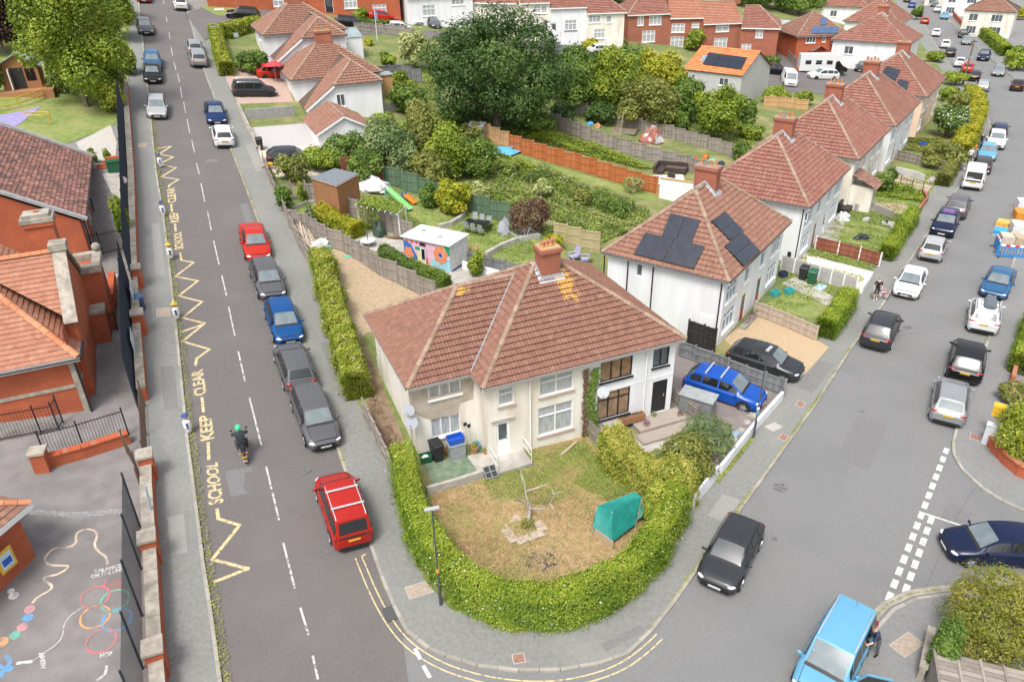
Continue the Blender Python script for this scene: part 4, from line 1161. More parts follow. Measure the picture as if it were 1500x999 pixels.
# garage with its own tiled gable
c =AZ(463.5,201,7.0)
r =thing('garage','white garage with tiled gable roof against the catslide house','garage',(c.x,c.y,5.5),azrot(67))
W_,D_,zg,zr =5.4,7.2,1.6,3.0
pls =[[(0,D_,zg),(0,0,zg),(W_ /2,0,zr),(W_ /2,D_,zr)],[(W_,0,zg),(W_,D_,zg),(W_ /2,D_,zr),(W_ /2,0,zr)]]
roof(r,pls,[((W_ /2,0,zr),(W_ /2,D_,zr))],M_tile,detail=1,tw=.36,g=.36)
mb =MB(); mb.faces([(.2,.2,-2),(W_ -.2,.2,-2),(W_ -.2,.2,zg),(W_ /2,.2,zr -.05),(.2,.2,zg),(.2,D_,-2),(.2,D_,zg),(W_ -.2,D_,-2),(W_ -.2,D_,zg),(W_ /2,D_,zr -.05)],[(0,1,2,3,4),(5,0,4,6),(1,7,8,2),(7,5,6,9,8)])
part('wall',mb,M_whiter,r)
part('garage_door',MB().bx(.14,.195,.8,3.0,-.2,1.5),M_upvc,r)
mb =MB(); mb.beam((-.05,-.02,zg -.05),(W_ /2,-.02,zr -.03),.05,.16); mb.beam((W_ /2,-.02,zr -.03),(W_ +.05,-.02,zg -.05),.05,.16); part('bargeboard',mb,M_upvc,r)

# ================================================================== TERRACES ACROSS THE TOP
def terrace(pl,pr,zh,label,wallm,tm,wins,doors=(),D=8.5,rise=2.7,hipL=0,hipR=0,name='terraced_house',zb=None,fm=None,sillm=None,chim=None,roofon=True,drop=3):
    a,b =G(*pl),G(*pr)
    z0 =min(a.z,b.z) if zb is None else zb
    az =math.degrees(math.atan2(b.x -a.x,b.y -a.y)); L =(b.xy -a.xy).length
    r =thing(name,label,'house',(a.x,a.y,z0),azrot(az))
    F =Face(r,(0,0,0),(1,0,0),L)
    for w_ in wins:
        u0,u1,c,d =F.rect(*w_[:4])
        if u0 > .05 and u1 < L -.05 and d < zh: F.window(u0,u1,c,d,w_[4] if len(w_) > 4 else 2,gm=w_[5] if len(w_) > 5 else M_net,transom=.3 if (u1 -u0) > 1 else 0,ft=.09,sm=sillm)
    for d_ in doors:
        u0,u1,c,d =F.rect(*d_[:4]); F.door(u0,u1,max(.05,c),min(d,zh -.2),d_[4],glass=M_glass)
    mb =MB(); F.wall(mb,-drop,zh)
    mb.poly([(L,0,-drop),(L,D,-drop),(L,D,zh),(L,0,zh)]); mb.poly([(0,D,-drop),(0,0,-drop),(0,0,zh),(0,D,zh)]); mb.poly([(L,D,-drop),(0,D,-drop),(0,D,zh),(L,D,zh)])
    if not hipL: mb.poly([(0,D,zh),(0,0,zh),(0,D /2,zh +rise)])
    if not hipR: mb.poly([(L,0,zh),(L,D,zh),(L,D /2,zh +rise)])
    part('wall',mb,wallm,r)
    o =.3; e =rise /(D /2)*o
    A,B =(hipL,D /2,zh +rise),(L -hipR,D /2,zh +rise)
    x0,x1 =(-o if hipL else .005),(L +o if hipR else L -.005)
    if not hipL: A =(x0,D /2,zh +rise)
    if not hipR: B =(x1,D /2,zh +rise)
    pls =[[(x0,-o,zh -e),(x1,-o,zh -e),B,A],[(x1,D +o,zh -e),(x0,D +o,zh -e),A,B]]
    if hipL: pls.append([(x0,D +o,zh -e),(x0,-o,zh -e),A])
    if hipR: pls.append([(x1,-o,zh -e),(x1,D +o,zh -e),B])
    rid =[(A,B)]+([((x0,-o,zh -e),A)] if hipL else [])+([((x1,-o,zh -e),B)] if hipR else [])
    roof(r,pls,rid,tm,detail=0,tw=.6,g=.38)
    part('fascia',MB().beam((x0,-o,zh -e -.05),(x1,-o,zh -e -.05),.04,.18),fm or M_upvc,r)
    if chim: chimney(r,chim,D /2,zh +rise -.4,zh +rise +1.2,.8,1.2,3)
    return r,F
T =terrace
T((762,61),(805,66),6.1,'cream terraced house with a garage, left of the white terraced house',M_render,M_tile2,[(782,9,792,20),(793,9,801,20)],[(796,29,803,47,M_render)])
T((805,66),(858,72),6.1,'bright white terraced house in the middle of the white terrace',M_whiter,M_tile2,[(807.5,9,815.7,20),(827.5,9.5,846,21.5,3),(827,30,845,45,3)],[(807,34,816,52,M_upvc)],sillm=M_black)
T((858,73),(912,79),6.1,'off white end house of the white terrace with lower hipped roof',M_render,M_tile2,[(862,23,880,34,3),(888,23,896,34,1),(870,43,886.5,57,3)],hipR=3.5)
T((919,62),(978,68),5.2,'brick end house of the brick terrace with hipped left end',M_brick2,M_tile2,[(934,24,943,38),(951,24,969,37,3),(940.5,45,959.5,62,3)],hipL=3.5,chim=14)
T((978,68),(1026,75),5.3,'second brick terraced house from the hipped end with pale rust roof',M_brick2,M_tile3,[(984,35,1003,48,3),(982,54,1001,70,3),(1013.5,34,1024,41,1)])
T((1026,76),(1081,82),5.3,'third brick terraced house behind the small round tree',M_brick2,M_tile3,[(1029,35,1037,47,1),(1049,35,1068,47),(1046,56,1065,71,3)],chim=7)
T((1081,84),(1134,94),5.6,'right end brick house of the brick terrace beyond the orange roof',M_brick2,M_tile2,[(1083,45,1100,56,3),(1107,45,1117.6,56),(1086,65,1100,77)],hipR=3.5)
T((306,12),(452,20),5.0,'left brick house of the brick row at the top behind the side street',M_brick,M_tile2,[(400,-3,416,10,2),(443,-3,463,13,3,M_blueg)])
T((453,20),(588,34),5.0,'right brick house of the brick row at the top with dark open doorway',M_brick,M_tile2,[(504,-3,523,13,3),(546,7,566,21,3)],[(476,0,488,19,M_blackf)],hipR=3.5)
T((598,38),(694,44),5.2,'white rendered house at the top, right of the brick row',M_whiter,M_tile2,[(619,8,638,24,3),(661,-6,680,8,3)])
T((694,42),(760,58),5.2,'white house partly hidden behind the big dark tree',M_render,M_tile2,[])
# detached brick house with solar panels
c =AZ(1167.6,54,5.6)
r =thing('detached_house','brick detached house with five blue solar panels behind the camper van','house',(c.x,c.y,.7),azrot(83.7))
pls,A,B =hip_planes(0,9.2,0,9,4.9,4.3,.68)
roof(r,pls,[((0,0,4.9),A),((9.2,0,4.9),B),((0,9,4.9),A),((9.2,9,4.9),B)],M_tile,detail=0,tw=.4,g=.38)
F =Face(r,(.3,.3,0),(1,0,0),8.6); Lf =Face(r,(.3,8.7,0),(0,-1,0),8.4); Rr =Face(r,(8.9,.3,0),(0,1,0),8.4); Bk =Face(r,(8.9,8.7,0),(-1,0,0),8.6)
for q in ((1181,54,1195,63.5,3),(1219,54,1234,64,3),(1205,54,1209.5,62,1),(1216,78,1231,89,3)): F.window(*F.rect(*q[:4]),q[4],ft=.09)
walls(r,(F,Lf,Rr,Bk),M_brick,-1.5,4.9); eaves_trim(r,[(0,0),(9.2,0),(9.2,9),(0,9)],4.9)
mb =MB(); tile_plane(mb,[(2.6,-1.0,2.5),(2.6,.3,2.5),(4.0,.3,3.3),(4.0,-1.0,3.3)],detail=0); tile_plane(mb,[(5.4,.3,2.5),(5.4,-1.0,2.5),(4.0,-1.0,3.3),(4.0,.3,3.3)],detail=0); part('porch_roof',mb,M_tile,r)
M_sol2 =mat('blue_solar_cells',(.05,.09,.18),(.07,.12,.22),scale=2,rough=.2,spec=.7); _ms =M_solar; M_solar =M_sol2
panels(r,pls[0],[[(1189,49,),(1228,49),(1228,39),(1189,39)],[(1202,37),(1211,37),(1211,26),(1202,26)]],[(4,1),(1,1)]); M_solar =_ms
# orange roofed outbuilding
c =AZ(1004,101,5.2)
r =thing('outbuilding','new grey block outbuilding with bright orange tiled roof and skylight','outbuilding',(c.x,c.y,2.4),azrot(131))
Lo,Do,zo,ro =8.3,4.4,2.7,2.4
pls =[[(-.2,-.2,zo),(Lo +.2,-.2,zo),(Lo +.2,Do,zo +ro),(-.2,Do,zo +ro)],[(Lo +.2,Do *2,zo),(-.2,Do *2,zo),(-.2,Do,zo +ro),(Lo +.2,Do,zo +ro)]]
M_tileo =randmat('bright_orange_tiles',[(.55,.19,.07),(.62,.23,.09),(.68,.27,.12)],rough=.8,noise=.3)
roof(r,pls,[((-.2,Do,zo +ro),(Lo +.2,Do,zo +ro))],M_tileo,detail=0,tw=.42,g=.34,rm=M_tileo)
F =Face(r,(0,0,0),(1,0,0),Lo)
F.window(*F.rect(1053,115,1067,126),2,ft=.07); F.window(*F.rect(1013,110,1018,115),1,sill=False)
mb =MB(); F.wall(mb,-2,zo); mb.faces([(Lo,0,-2),(Lo,Do *2,-2),(Lo,Do *2,zo),(Lo,Do,zo +ro),(Lo,0,zo),(0,0,-2),(0,Do *2,-2),(0,Do *2,zo),(0,Do,zo +ro),(0,0,zo)],[(0,1,2,3,4),(9,8,7,6,5),(1,6,7,2)]); part('wall',mb,M_greyr,r)
panels(r,pls[0],[[(1029,94),(1086,102),(1093,83),(1038,77)]],[(3,2)])
M_sv =M_solar; M_solar =M_alu; M_solar =M_sv
mb =MB()
P =[Vector(p) for p in pls[0]]; n =(P[1]-P[0]).cross(P[2]-P[0]).normalized(); up =(P[3]-P[0]).normalized()
o =P[0]+Vector((1.5,0,0))+up *1.9+n *.1
mb.faces([o +Vector((a,0,0))+up *b +n *cc for cc in (0,.08) for a,b in ((0,0),(1.0,0),(1.0,1.3),(0,1.3))],[(4,5,6,7),(0,1,5,4),(1,2,6,5),(2,3,7,6),(3,0,4,7)]); sk =part('skylight',mb,M_alu,r)
part('pane',MB().poly([o +Vector((a,0,0))+up *b +n *.09 for a,b in ((.12,.12),(.88,.12),(.88,1.18),(.12,1.18))]),M_blueg,sk)
# grey shed beyond the brick terrace
c =G(1134,62)
r =thing('workshop','pale grey flat roofed workshop right of the brick terrace end','workshop',(c.x,c.y,c.z),azrot(85))
part('wall',MB().bx(-2,4.2,0,5,-1,2.9),M_greyr,r)
part('roof',MB().bx(-2.2,4.4,-.2,5.2,2.9,3.05),mat('grey_felt',(.30,.33,.36),(.36,.39,.42),scale=3,rough=.8),r)
# houses on the far side of the right road
for px,az,L,D,lab,wm,zb_ in (((1477,58),125,8,9,'white house with brown roof at the right edge behind the far hedge',M_render,0),((1438,27),125,9,9,'pale terraced house with bay roofs at the top right corner',M_whiter,0),((1408,12),125,7,9,'pale house farthest up the right side of the road',M_render,0)):
    c =G(*px)
    r =thing('roadside_house',lab,'house',(c.x,c.y,0),azrot(az -90))
    pls,A,B =hip_planes(-.3,L +.3,-.3,D +.3,5,4.5,.6)
    roof(r,pls,[(A,B),((-.3,-.3,5),A),((L +.3,-.3,5),B)],M_tile,detail=0,tw=.6,g=.4)
    Lf =Face(r,(0,D,0),(0,-1,0),D); F =Face(r,(0,0,0),(1,0,0),L)
    for f in (Lf,):
        f.window(1,2.6,3.1,4.4,2); f.window(5,7,3.1,4.4,3); f.window(1,2.8,.7,2.1,3); f.window(5,7.2,.7,2.1,3)
    mb =MB(); Lf.wall(mb,-1,5); F.wall(mb,-1,5); mb.poly([(L,0,-1),(L,D,-1),(L,D,5),(L,0,5)]); mb.poly([(L,D,-1),(0,D,-1),(0,D,5),(L,D,5)]); part('wall',mb,wm,r)

# ================================================================== SCHOOL
c =AZ(114,523,6.2)
S_B =2.9
r =thing('school_building','orange tiled red brick school with stone coped gable and chimney beside the fence','school',(c.x,c.y,S_B),azrot(67))
z =6.2-S_B; k =.9; W_ =13.0
zr =z +k *W_ /2
cy,cz =4.6,z +3.75
pls =[[(-W_,0,z),(0,0,z),(-W_ /2,W_ /2,zr)],
       [(0,0,z),(0,9,z),(-W_ /2,9,zr),(-W_ /2,W_ /2,zr)],
       [(-W_,9,z),(-W_,0,z),(-W_ /2,W_ /2,zr),(-W_ /2,9,zr)]]
v =(cz -z)/k
pls += [[(-.0,cy -2.9,cz -2.9*k),(.15,cy -2.9,cz -2.9*k),(.15,cy,cz),(-v,cy,cz)],[(.15,cy +2.9,cz -2.9*k),(0,cy +2.9,cz -2.9*k),(-v,cy,cz),(.15,cy,cz)]]
M_hipt =randmat('orange_hip_tiles',[(.45,.18,.09),(.55,.24,.13)],noise=.3)
roof(r,pls,[((0,0,z),(-W_ /2,W_ /2,zr)),((.1,cy,cz),(-v,cy,cz))],M_tile3,detail=0,tw=.2,g=.26,rm=M_hipt,rr=.14,tilt=.035)
F =Face(r,(-W_,.35,0),(1,0,0),W_ -.35); E =Face(r,(-.35,.35,0),(0,1,0),8.4)
u0,u1,a,b =F.rect(20,617,53,636)
F.window(u0,u1,a,b,2,ft=.09); F.window(u0 -4,u0 -2,a,b,2,ft=.09)
E.window(1.6,2.1,.9,2.7,1,ft=.07); E.window(3.4,4.9,1.0,3.0,3,transom=.4,ft=.07); E.window(3.3,5.1,3.5,4.6,3,transom=.4,ft=.07); E.window(6.2,6.7,.9,2.6,1,ft=.07)
mb =MB(); F.wall(mb,-2,z -.05); E.wall(mb,-2,z -.05); mb.poly([(-.35,8.75,-2),(-W_ +.3,8.75,-2),(-W_ +.3,8.75,z),(-W_ /2,8.75,zr -.1),(-.35,8.75,z)])
mb.prism([(-.352,cy -3),(-.05,cy -3),(-.05,cy +3),(-.352,cy +3)],-2,z -.6)
mb.faces([(xx,yy,zz) for xx in (-.33,.1) for yy,zz in ((cy -3,z -.6),(cy +3,z -.6),(cy +3,cz -3*k),(cy,cz +.05),(cy -3,cz -3*k))],[(5,6,7,8,9),(4,3,2,1,0)]+[(i,i +5,(i +1) % 5+5,(i +1) % 5) for i in range(5)])
part('wall',mb,M_brick,r)
mb =MB()
for s_ in (-1,1): mb.beam((-.05,cy +s_ *3.2,cz -3.1*k +.2),(-.05,cy,cz +.28),.62,.16)
mb.bx(-.45,.35,cy -.4,cy +.4,cz +.15,cz +.5)
part('stone_coping',mb,M_stone,r)
mb =MB(); F.bar(mb,0,F.len,-.05,0,1.55,1.72); E.bar(mb,0,4,-.05,0,1.55,1.72); mb.bx(-.55,-.3,.2,.5,-.2,z -.1); part('stone_band',mb,M_stone,r)
mb =MB(); mb.beam((-W_,-.03,z -.1),(.05,-.03,z -.1),.05,.22); mb.beam((.03,0,z -.1),(.03,1.7,z -.1),.05,.2); part('fascia',mb,M_upvc,r)
mb =MB(); mb.tube([(-W_,-.12,z -.05),(.1,-.12,z -.05)],.07,6); mb.tube([(.12,-.1,z -.05),(.12,1.7,z -.05)],.07,6); mb.tube([(-.25,.2,-1),(-.25,.2,z)],.05,6); part('gutter',mb,M_black,r,50)
ch =chimney(r,-.75,5.9,5,8.4,1.25,.95,1,bm=M_brick)
mb =MB(); mb.bx(-1.5,0,5.3,6.5,8.4,8.62); mb.bx(-1.35,-.15,5.43,6.37,8.62,8.8); part('stone_cap',mb,M_stone,ch)
# stair tower with a stone parapet
mb =MB(); mb.bx(-.9,1.0,7.4,9.6,-2,4.6); mb.bx(-.3,.75,6.2,7.397,-2,2.6); part('tower',mb,M_brick,r)
mb =MB()
for q in ((-1.05,1.15,7.25,7.75),(-1.05,1.15,9.25,9.75),(-1.05,-.6,7.75,9.25),(.7,1.15,7.75,9.25)): part('parapet_block',MB().bx(*q,4.6,5.0),M_stone,r)
mb.bx(-.4,.85,6.1,7.24,2.6,2.8); part('stone_ledge',mb,M_stone,r)
part('ball_finial',MB().ell((.95,9.6,5.25),.25),M_stone,r,60)
part('side_wall',MB().bx(.7,1.08,9.62,13.2,-2,2.2),M_brick,r)
part('round_plaque',MB().lathe([(.3,0),(.34,.05),(.3,.1)],(-4.2,.31,2.55),12,RX),M_stone,r)
# hall
c =AZ(119,323,8.1)
r =thing('school_hall','long red brick school hall with mottled brown roof and stone coped gable end','school hall',(c.x,c.y,4.6),azrot(66.2))
z =3.5; Lh =15.9; hw =6.6; k =.58
pls =[[(.2,0,z),(.2,Lh,z),(-hw,Lh,z +k *hw),(-hw,0,z +k *hw)],[(-2*hw -.2,Lh,z),(-2*hw -.2,0,z),(-hw,0,z +k *hw),(-hw,Lh,z +k *hw)]]
M_tileh =randmat('mottled_hall_tiles',[(.09,.065,.06),(.17,.085,.07),(.25,.12,.095),(.34,.17,.13)],noise=.35,nscale=1.2)
roof(r,pls,[((-hw,0,z +k *hw),(-hw,Lh,z +k *hw))],M_tileh,detail=0,tw=.2,g=.26,rm=M_hipt,rr=.16,tilt=.035)
E =Face(r,(-.1,0,0),(0,1,0),Lh)
for i in range(4): E.window(1.3+i *3.6,3.1+i *3.6,.8,2.8,2,ft=.08,transom=.3,sm=M_stone)
mb =MB(); E.wall(mb,-2.5,z)
mb.faces([(x,y,zz) for y in (0,Lh) for x,zz in ((-.1,-2.5),(-.1,z),(-hw,z +k *hw),(-2*hw +.1,z),(-2*hw +.1,-2.5))],[(4,3,2,1,0),(5,6,7,8,9),(4,9,8,3)]); part('wall',mb,M_brick,r)
for y in (0,Lh):
    for x in (.35,-2*hw -.3): part('coping',MB().beam((x,y,z +.05),(-hw,y,z +k *hw +.3),.4,.16),mat('grey_lead_coping',(.27,.27,.27),(.36,.36,.36),scale=3,rough=.8),r)
mb =MB(); mb.tube([(.28,0,z -.02),(.28,Lh,z -.02)],.08,6)
for y in (1,8,15): mb.tube([(.02,y,-2),(.02,y,z -.1)],.05,6)
part('gutter',mb,M_black,r,50)
bo =part('bay_dormer',MB().bx(-3.2,-.8,-2.6,-.02,-2,1.2),mat('pale_cladding',(.55,.56,.5),rough=.7),r)
part('bay_roof',MB().faces([(-3.3,-2.8,1.2),(-.7,-2.8,1.2),(-.7,-.02,1.2),(-3.3,-.02,1.2),(-2,-2.5,1.75),(-2,-.02,1.75)],[(0,1,4),(1,2,5,4),(3,0,4,5)]),mat('pale_cladding',(.55,.56,.5)),bo)
# corner of the infants block
c =AZ(45,737,4.6)
r =thing('school_annexe','corner of a low brick annexe with tiled roof and white fascia at the left edge','school annexe',(c.x,c.y,1.8),azrot(105.0))
z =2.8
pls =[[(-9,0,z),(0,0,z),(-2.5,2.5,z +1.5),(-9,2.5,z +1.5)],[(0,0,z),(0,8,z),(-2.5,8,z +1.5),(-2.5,2.5,z +1.5)]]
r.rotation_euler.z =azrot(-164.9)+math.pi
# local +x points from the far left end to the corner, local y to the yard side's back
roof(r,[[(-9,0,z),(0,0,z),(-2.4,2.4,z +1.4),(-9,2.4,z +1.4)],[(0,0,z),(0,4.8,z),(-2.4,2.4,z +1.4)],[(0,4.8,z),(-9,4.8,z),(-9,2.4,z +1.4),(-2.4,2.4,z +1.4)]],[((0,0,z),(-2.4,2.4,z +1.4)),((0,4.8,z),(-2.4,2.4,z +1.4))],M_tile4,detail=0,tw=.22,g=.26,rm=M_hipt,tilt=.035)
part('wall',MB().bx(-9,-.4,.4,4.4,-1,z -.02),M_brick,r)
mb =MB(); mb.beam((-9,-.02,z -.1),(.05,-.02,z -.1),.06,.24); mb.beam((.02,0,z -.1),(.02,4.8,z -.1),.06,.24); part('fascia',mb,M_upvc,r)
# ================================================================== FENCES, WALLS, GATES
M_fgrey =randmat('silvered_fence_wood',[(.19,.165,.14),(.27,.24,.205),(.33,.295,.26)],noise=.5,nscale=4)
M_fgrey2 =randmat('dark_grey_fence_wood',[(.13,.135,.14),(.19,.195,.20),(.24,.24,.24)],noise=.5,nscale=4)
M_forange =randmat('orange_stained_wood',[(.34,.105,.035),(.40,.13,.045),(.44,.16,.06)],noise=.4,nscale=3)
M_fnew =randmat('new_pine_wood',[(.46,.27,.12),(.52,.32,.16),(.56,.37,.2)],noise=.4,nscale=3)
M_fgreen =randmat('green_stained_wood',[(.075,.125,.075),(.10,.16,.095),(.13,.19,.12)],noise=.5,nscale=3)
M_fred =randmat('red_brown_stained_wood',[(.22,.075,.045),(.27,.095,.06),(.31,.12,.08)],noise=.4,nscale=3)
M_fpale =randmat('pale_fence_wood',[(.36,.29,.22),(.43,.35,.28),(.47,.40,.33)],noise=.5,nscale=3)
M_fdark =randmat('black_stained_wood',[(.025,.022,.02),(.045,.04,.038)],noise=.4)
M_post =mat('concrete_post',(.42,.40,.37),(.52,.5,.47),scale=4,rough=.9)
def fence(label,pxs,ht,m,plen=1.83,style='v',posts=None,name='fence',cat='fence',rails=True,bw=.11,pm=None,lift=0.0,dz=.13,group=None):
    p =resample(g2(pxs),plen)
    t =thing(name,label,cat,(p[0].x,p[0].y,h(*p[0])+dz),0,group)
    o =Vector(t.location)
    for i,(a,b) in enumerate(zip(p,p[1:])):
        d =(b -a); L =d.length; u =d /L; nrm =Vector((-u.y,u.x))
        z0 =min(h(*a),h(*b))+dz -.08; z1 =(h(*a)+h(*b))/2+dz +ht
        an =math.atan2(u.y,u.x)
        mb =MB()
        if style == 'v':
            n =max(2,int(L /bw)); w_ =L /n
            for k in range(n):
                c =a +u *(w_ *(k +.5)); hh =z1 +random.uniform(-.02,.02)
                mb.box((c.x -o.x,c.y -o.y,(z0 +hh)/2-o.z),(w_ *.93,.022 if k % 2 else .034,hh -z0),an)
            if rails:
                for zz in (.2,.6,.95) if ht > 1 else (.25,.8):
                    for s_ in (-1,1):
                        c =(a +b)/2+nrm *.035*s_
                        mb.box((c.x -o.x,c.y -o.y,z0 +(z1 -z0)*zz -o.z),(L,.035,.06),an)
        elif style == 'h':
            n =max(3,int(ht /.13))
            for k in range(n):
                c =(a +b)/2+nrm *(.012 if k % 2 else -.012); zz =z0 +(z1 -z0)*(k +.5)/n
                mb.box((c.x -o.x,c.y -o.y,zz -o.z),(L *.985,.025,(z1 -z0)/n *.86),an)
        elif style == 'lattice':
            for k in range(int(L /.16)+1):
                c =a +u *(.16*k); mb.box((c.x -o.x,c.y -o.y,(z0 +z1)/2-o.z),(.025,.02,z1 -z0),an)
            for k in range(int(ht /.16)+1):
                c =(a +b)/2; mb.box((c.x -o.x,c.y -o.y,z0 +.16*k -o.z),(L,.025,.025),an)
        elif style == 'slab':
            n =3
            for k in range(n):
                c =(a +b)/2; mb.box((c.x -o.x,c.y -o.y,z0 +(z1 -z0)*(k +.5)/n -o.z),(L *.97,.05,(z1 -z0)/n *.97),an)
        part('fence_panel',mb,m,t)
    for i,a in enumerate(p):
        z =max(h(*a),h(*p[max(i -1,0)])*.5+h(*a)*.5)+dz +ht +.06
        an =math.atan2(*(p[min(i +1,len(p)-1)]-p[max(i -1,0)]).yx)
        mb =MB(); mb.box((a.x -o.x,a.y -o.y,(h(*a)-.2+z)/2-o.z),(.1,.1,z -h(*a)+.2),an); part('fence_post',mb,pm or posts or m,t)
    return t
fence('weathered grey board fence leaning along the left road pavement by the sandy plot',[(388,248),(403,285),(421,325),(440,366),(458,398)],1.25,M_fgrey)
fence('long stepped grey panel fence running between the sandy plot and the mural shed garden',[(424,336),(455,347),(481,363),(505,373),(530,388),(557,407),(584,419),(612,433),(640,449)],1.55,M_fgrey)
fence('grey board fence beside the flat roofed brown shed',[(451,297),(478,305),(500,312),(527,326),(556,338)],1.6,M_fgrey)
fence('grey lattice screen fence near the pavement by the yellow green shrub',[(408,297),(450,294)],1.5,M_fgrey,style='lattice')
fence('tall grey fence behind the pergola, at the end of the mural shed patio',[(555,338),(575,345),(606,362)],1.7,M_fgrey)
fence('long green painted board fence behind the garden slide',[(563,271),(613,288),(650,302),(690,313),(747,331)],1.7,M_fgreen)
fence('red brown slatted fence behind the white covered heap',[(503,262),(527,258),(562,272)],1.75,M_fred,style='h')
fence('bright orange stained fence crossing the overgrown garden',[(746,221),(800,239),(850,253),(895,267),(938,280),(962,287)],1.6,M_forange)
fence('short run of new pine fence at the left end of the orange fence',[(705,203),(746,220)],1.6,M_fnew)
fence('new pine fence panels at the right end of the orange fence',[(962,287),(1010,297)],1.1,M_fnew)
fence('long weathered grey board fence behind the orange fence',[(806,187),(850,205),(880,217),(945,236),(1010,254),(1046,268)],1.55,M_fgrey)
fence('old grey fence below the small trees at the back of the rear garden',[(840,168),(940,195),(985,206),(1054,226),(1088,238)],1.45,M_fgrey)
fence('leaning grey fence panels between the left pavement and the cream gable wall',[(535,618),(553,655),(570,692),(582,722)],1.35,M_fgrey)
fence('slatted divider fence between the dry front lawn and the white half of the pair',[(858,638),(880,665),(912,709)],1.2,M_fgrey,style='h')
fence('low grey board fence between the blue car and the dark grey car',[(994,524),(1040,541),(1090,562),(1147,583)],1.1,M_fgrey2)
fence('short grey slatted fence beside the grey bin store',[(985,590),(1020,619)],.95,M_fgrey)
fence('pale new board fence along the gravel drive by the clipped green hedge',[(1104,464),(1150,482),(1194,502)],1.05,M_fpale)
fence('grey concrete panel fence behind the wheelie bins',[(1143,397),(1180,408),(1215,419),(1252,432)],1.15,mat('panel_concrete',(.36,.34,.33),(.42,.40,.39),scale=5,rough=.9),style='slab',posts=M_whiter,pm=M_upvc)
fence('red brown panel fence with white posts beside the cream drive',[(1193,367),(1226,375),(1257,383),(1287,392)],1.05,M_fred,plen=2.6,pm=M_upvc)
fence('mossy grey picket fence under the olive bush',[(1312,236),(1345,244),(1383,253)],1.05,M_fgrey)
fence('yellow wooden trellis at the end of the mural shed',[(677,372),(700,385)],1.2,M_fnew,style='lattice')
fence('grey board fence behind the white retaining wall by the round shrub',[(677,385),(720,395),(762,408)],.9,M_fgrey2)
fence('pine fence behind the washing line, near the brick terrace side',[(1118,158),(1150,160),(1182,164)],1.4,M_fnew)
fence('pale bamboo screen fence between the washing garden and the white gable',[(812,355),(850,365),(878,372)],1.6,randmat('bamboo',[(.36,.30,.16),(.44,.38,.22)],noise=.5),bw=.06)
fence('grey blue board fence in the far left back garden',[(556,118),(590,116),(618,124)],1.5,M_fgrey2)
fence('fence of weathered boards between the lane and the gardens',[(520,48),(560,50),(610,56)],1.2,M_fgrey)
fence('dark board fence at the lane beyond the big oak',[(800,72),(830,86),(862,98)],1.5,mat('slate_fence',(.12,.14,.16),(.16,.18,.2),scale=3,rough=.7),style='h')
fence('grey fence beside the sandy path of the brick terrace',[(1132,72),(1150,84),(1165,99)],1.3,M_fgrey)
fence('dark board gate of two leaves between the pair and the solar panelled house',[(1006,506),(1028,514),(1045,520)],1.7,M_fdark,name='gate',cat='gate')

def stone_wall(label,pxs,ht,th,m,name='garden_wall',cat='wall',cap=None,dz=.12,capw=.08,capm=None,step=1.2):
    p =g2(pxs); t =thing(name,label,cat,(p[0].x,p[0].y,h(*p[0])),0)
    o =t.location
    mb =MB(); wall_mb(mb,p,-.3,ht +dz,th,step); mb.v =[(x -o.x,y -o.y,z -o.z) for x,y,z in mb.v]; part('wall',mb,m,t)
    if cap:
        q =resample(p,cap)
        for a,b in zip(q,q[1:]):
            d =(b -a).normalized()*.008
            mb =MB(); wall_mb(mb,[a +d,b -d],ht +dz +.002,ht +dz +.08+random.uniform(-.008,.008),th +capw,9); mb.v =[(x -o.x,y -o.y,z -o.z) for x,y,z in mb.v]; part('coping_stone',mb,capm or M_stone,t)
    return t
M_bw =mat('white_painted_wall',(.68,.69,.70),(.74,.75,.76),scale=2,rough=.7)
stone_wall('low white wall along the pavement beside the tarmac drive',[(1144,588),(1098,640),(1054,697)],.55,.16,M_bw)
stone_wall('white boundary panel at the foot of the variegated hedge',[(1050,702),(1028,728),(1012,750)],.75,.1,M_bw)
stone_wall('low white wall round the cream drive before the red brown fence',[(1181,387),(1230,398),(1275,410),(1260,432)],.5,.2,M_bw)
stone_wall('grey block wall between the two white house driveways',[(363,178),(400,175),(432,172)],1.0,.22,mat('grey_block',(.27,.26,.25),(.35,.34,.32),scale=4,rough=.95))
stone_wall('low cream wall along the pavement before the paved yard',[(350,160),(364,190),(381,224)],.45,.2,M_cream,cap=.9)
stone_wall('low pale wall along the pavement before the cream concrete drive',[(383,234),(392,250)],.5,.2,M_cream)
stone_wall('grey block wall behind the garage drive near the oak',[(557,168),(580,165),(602,162)],.9,.22,mat('grey_block',(.27,.26,.25)))
stone_wall('curved stone retaining wall round the upper lawn with the slide',[(643,338),(660,334),(675,325),(683,312)],.4,.3,M_conc)
stone_wall('curved stone retaining wall below the table and chairs',[(712,379),(735,366),(760,356),(790,351)],.4,.3,M_conc)
stone_wall('pale low wall below the grey board fence by the round shrub',[(678,396),(715,406),(745,415)],.6,.2,M_bw)
stone_wall('concrete edging wall of the raised vegetable bed',[(424,312),(450,302),(468,300)],.3,.2,M_conc)
stone_wall('timber edged raised bed along the grey fence',[(468,300),(492,312),(512,322)],.3,.16,M_fgrey)
stone_wall('low concrete wall with wire rail before the green patio',[(626,727),(665,716),(708,702)],.45,.18,M_conc)
stone_wall('low stone wall round the front garden with the sandy patch',[(1252,312),(1272,308),(1305,322)],.7,.2,M_conc)
stone_wall('brick dwarf wall at the pavement before the weedy front garden',[(1350,283),(1357,296),(1345,312)],.4,.2,M_brick2)
stone_wall('rendered garden wall with ramp and rail beside the pink path',[(1311,256),(1335,262),(1352,268)],.7,.2,M_greyr)
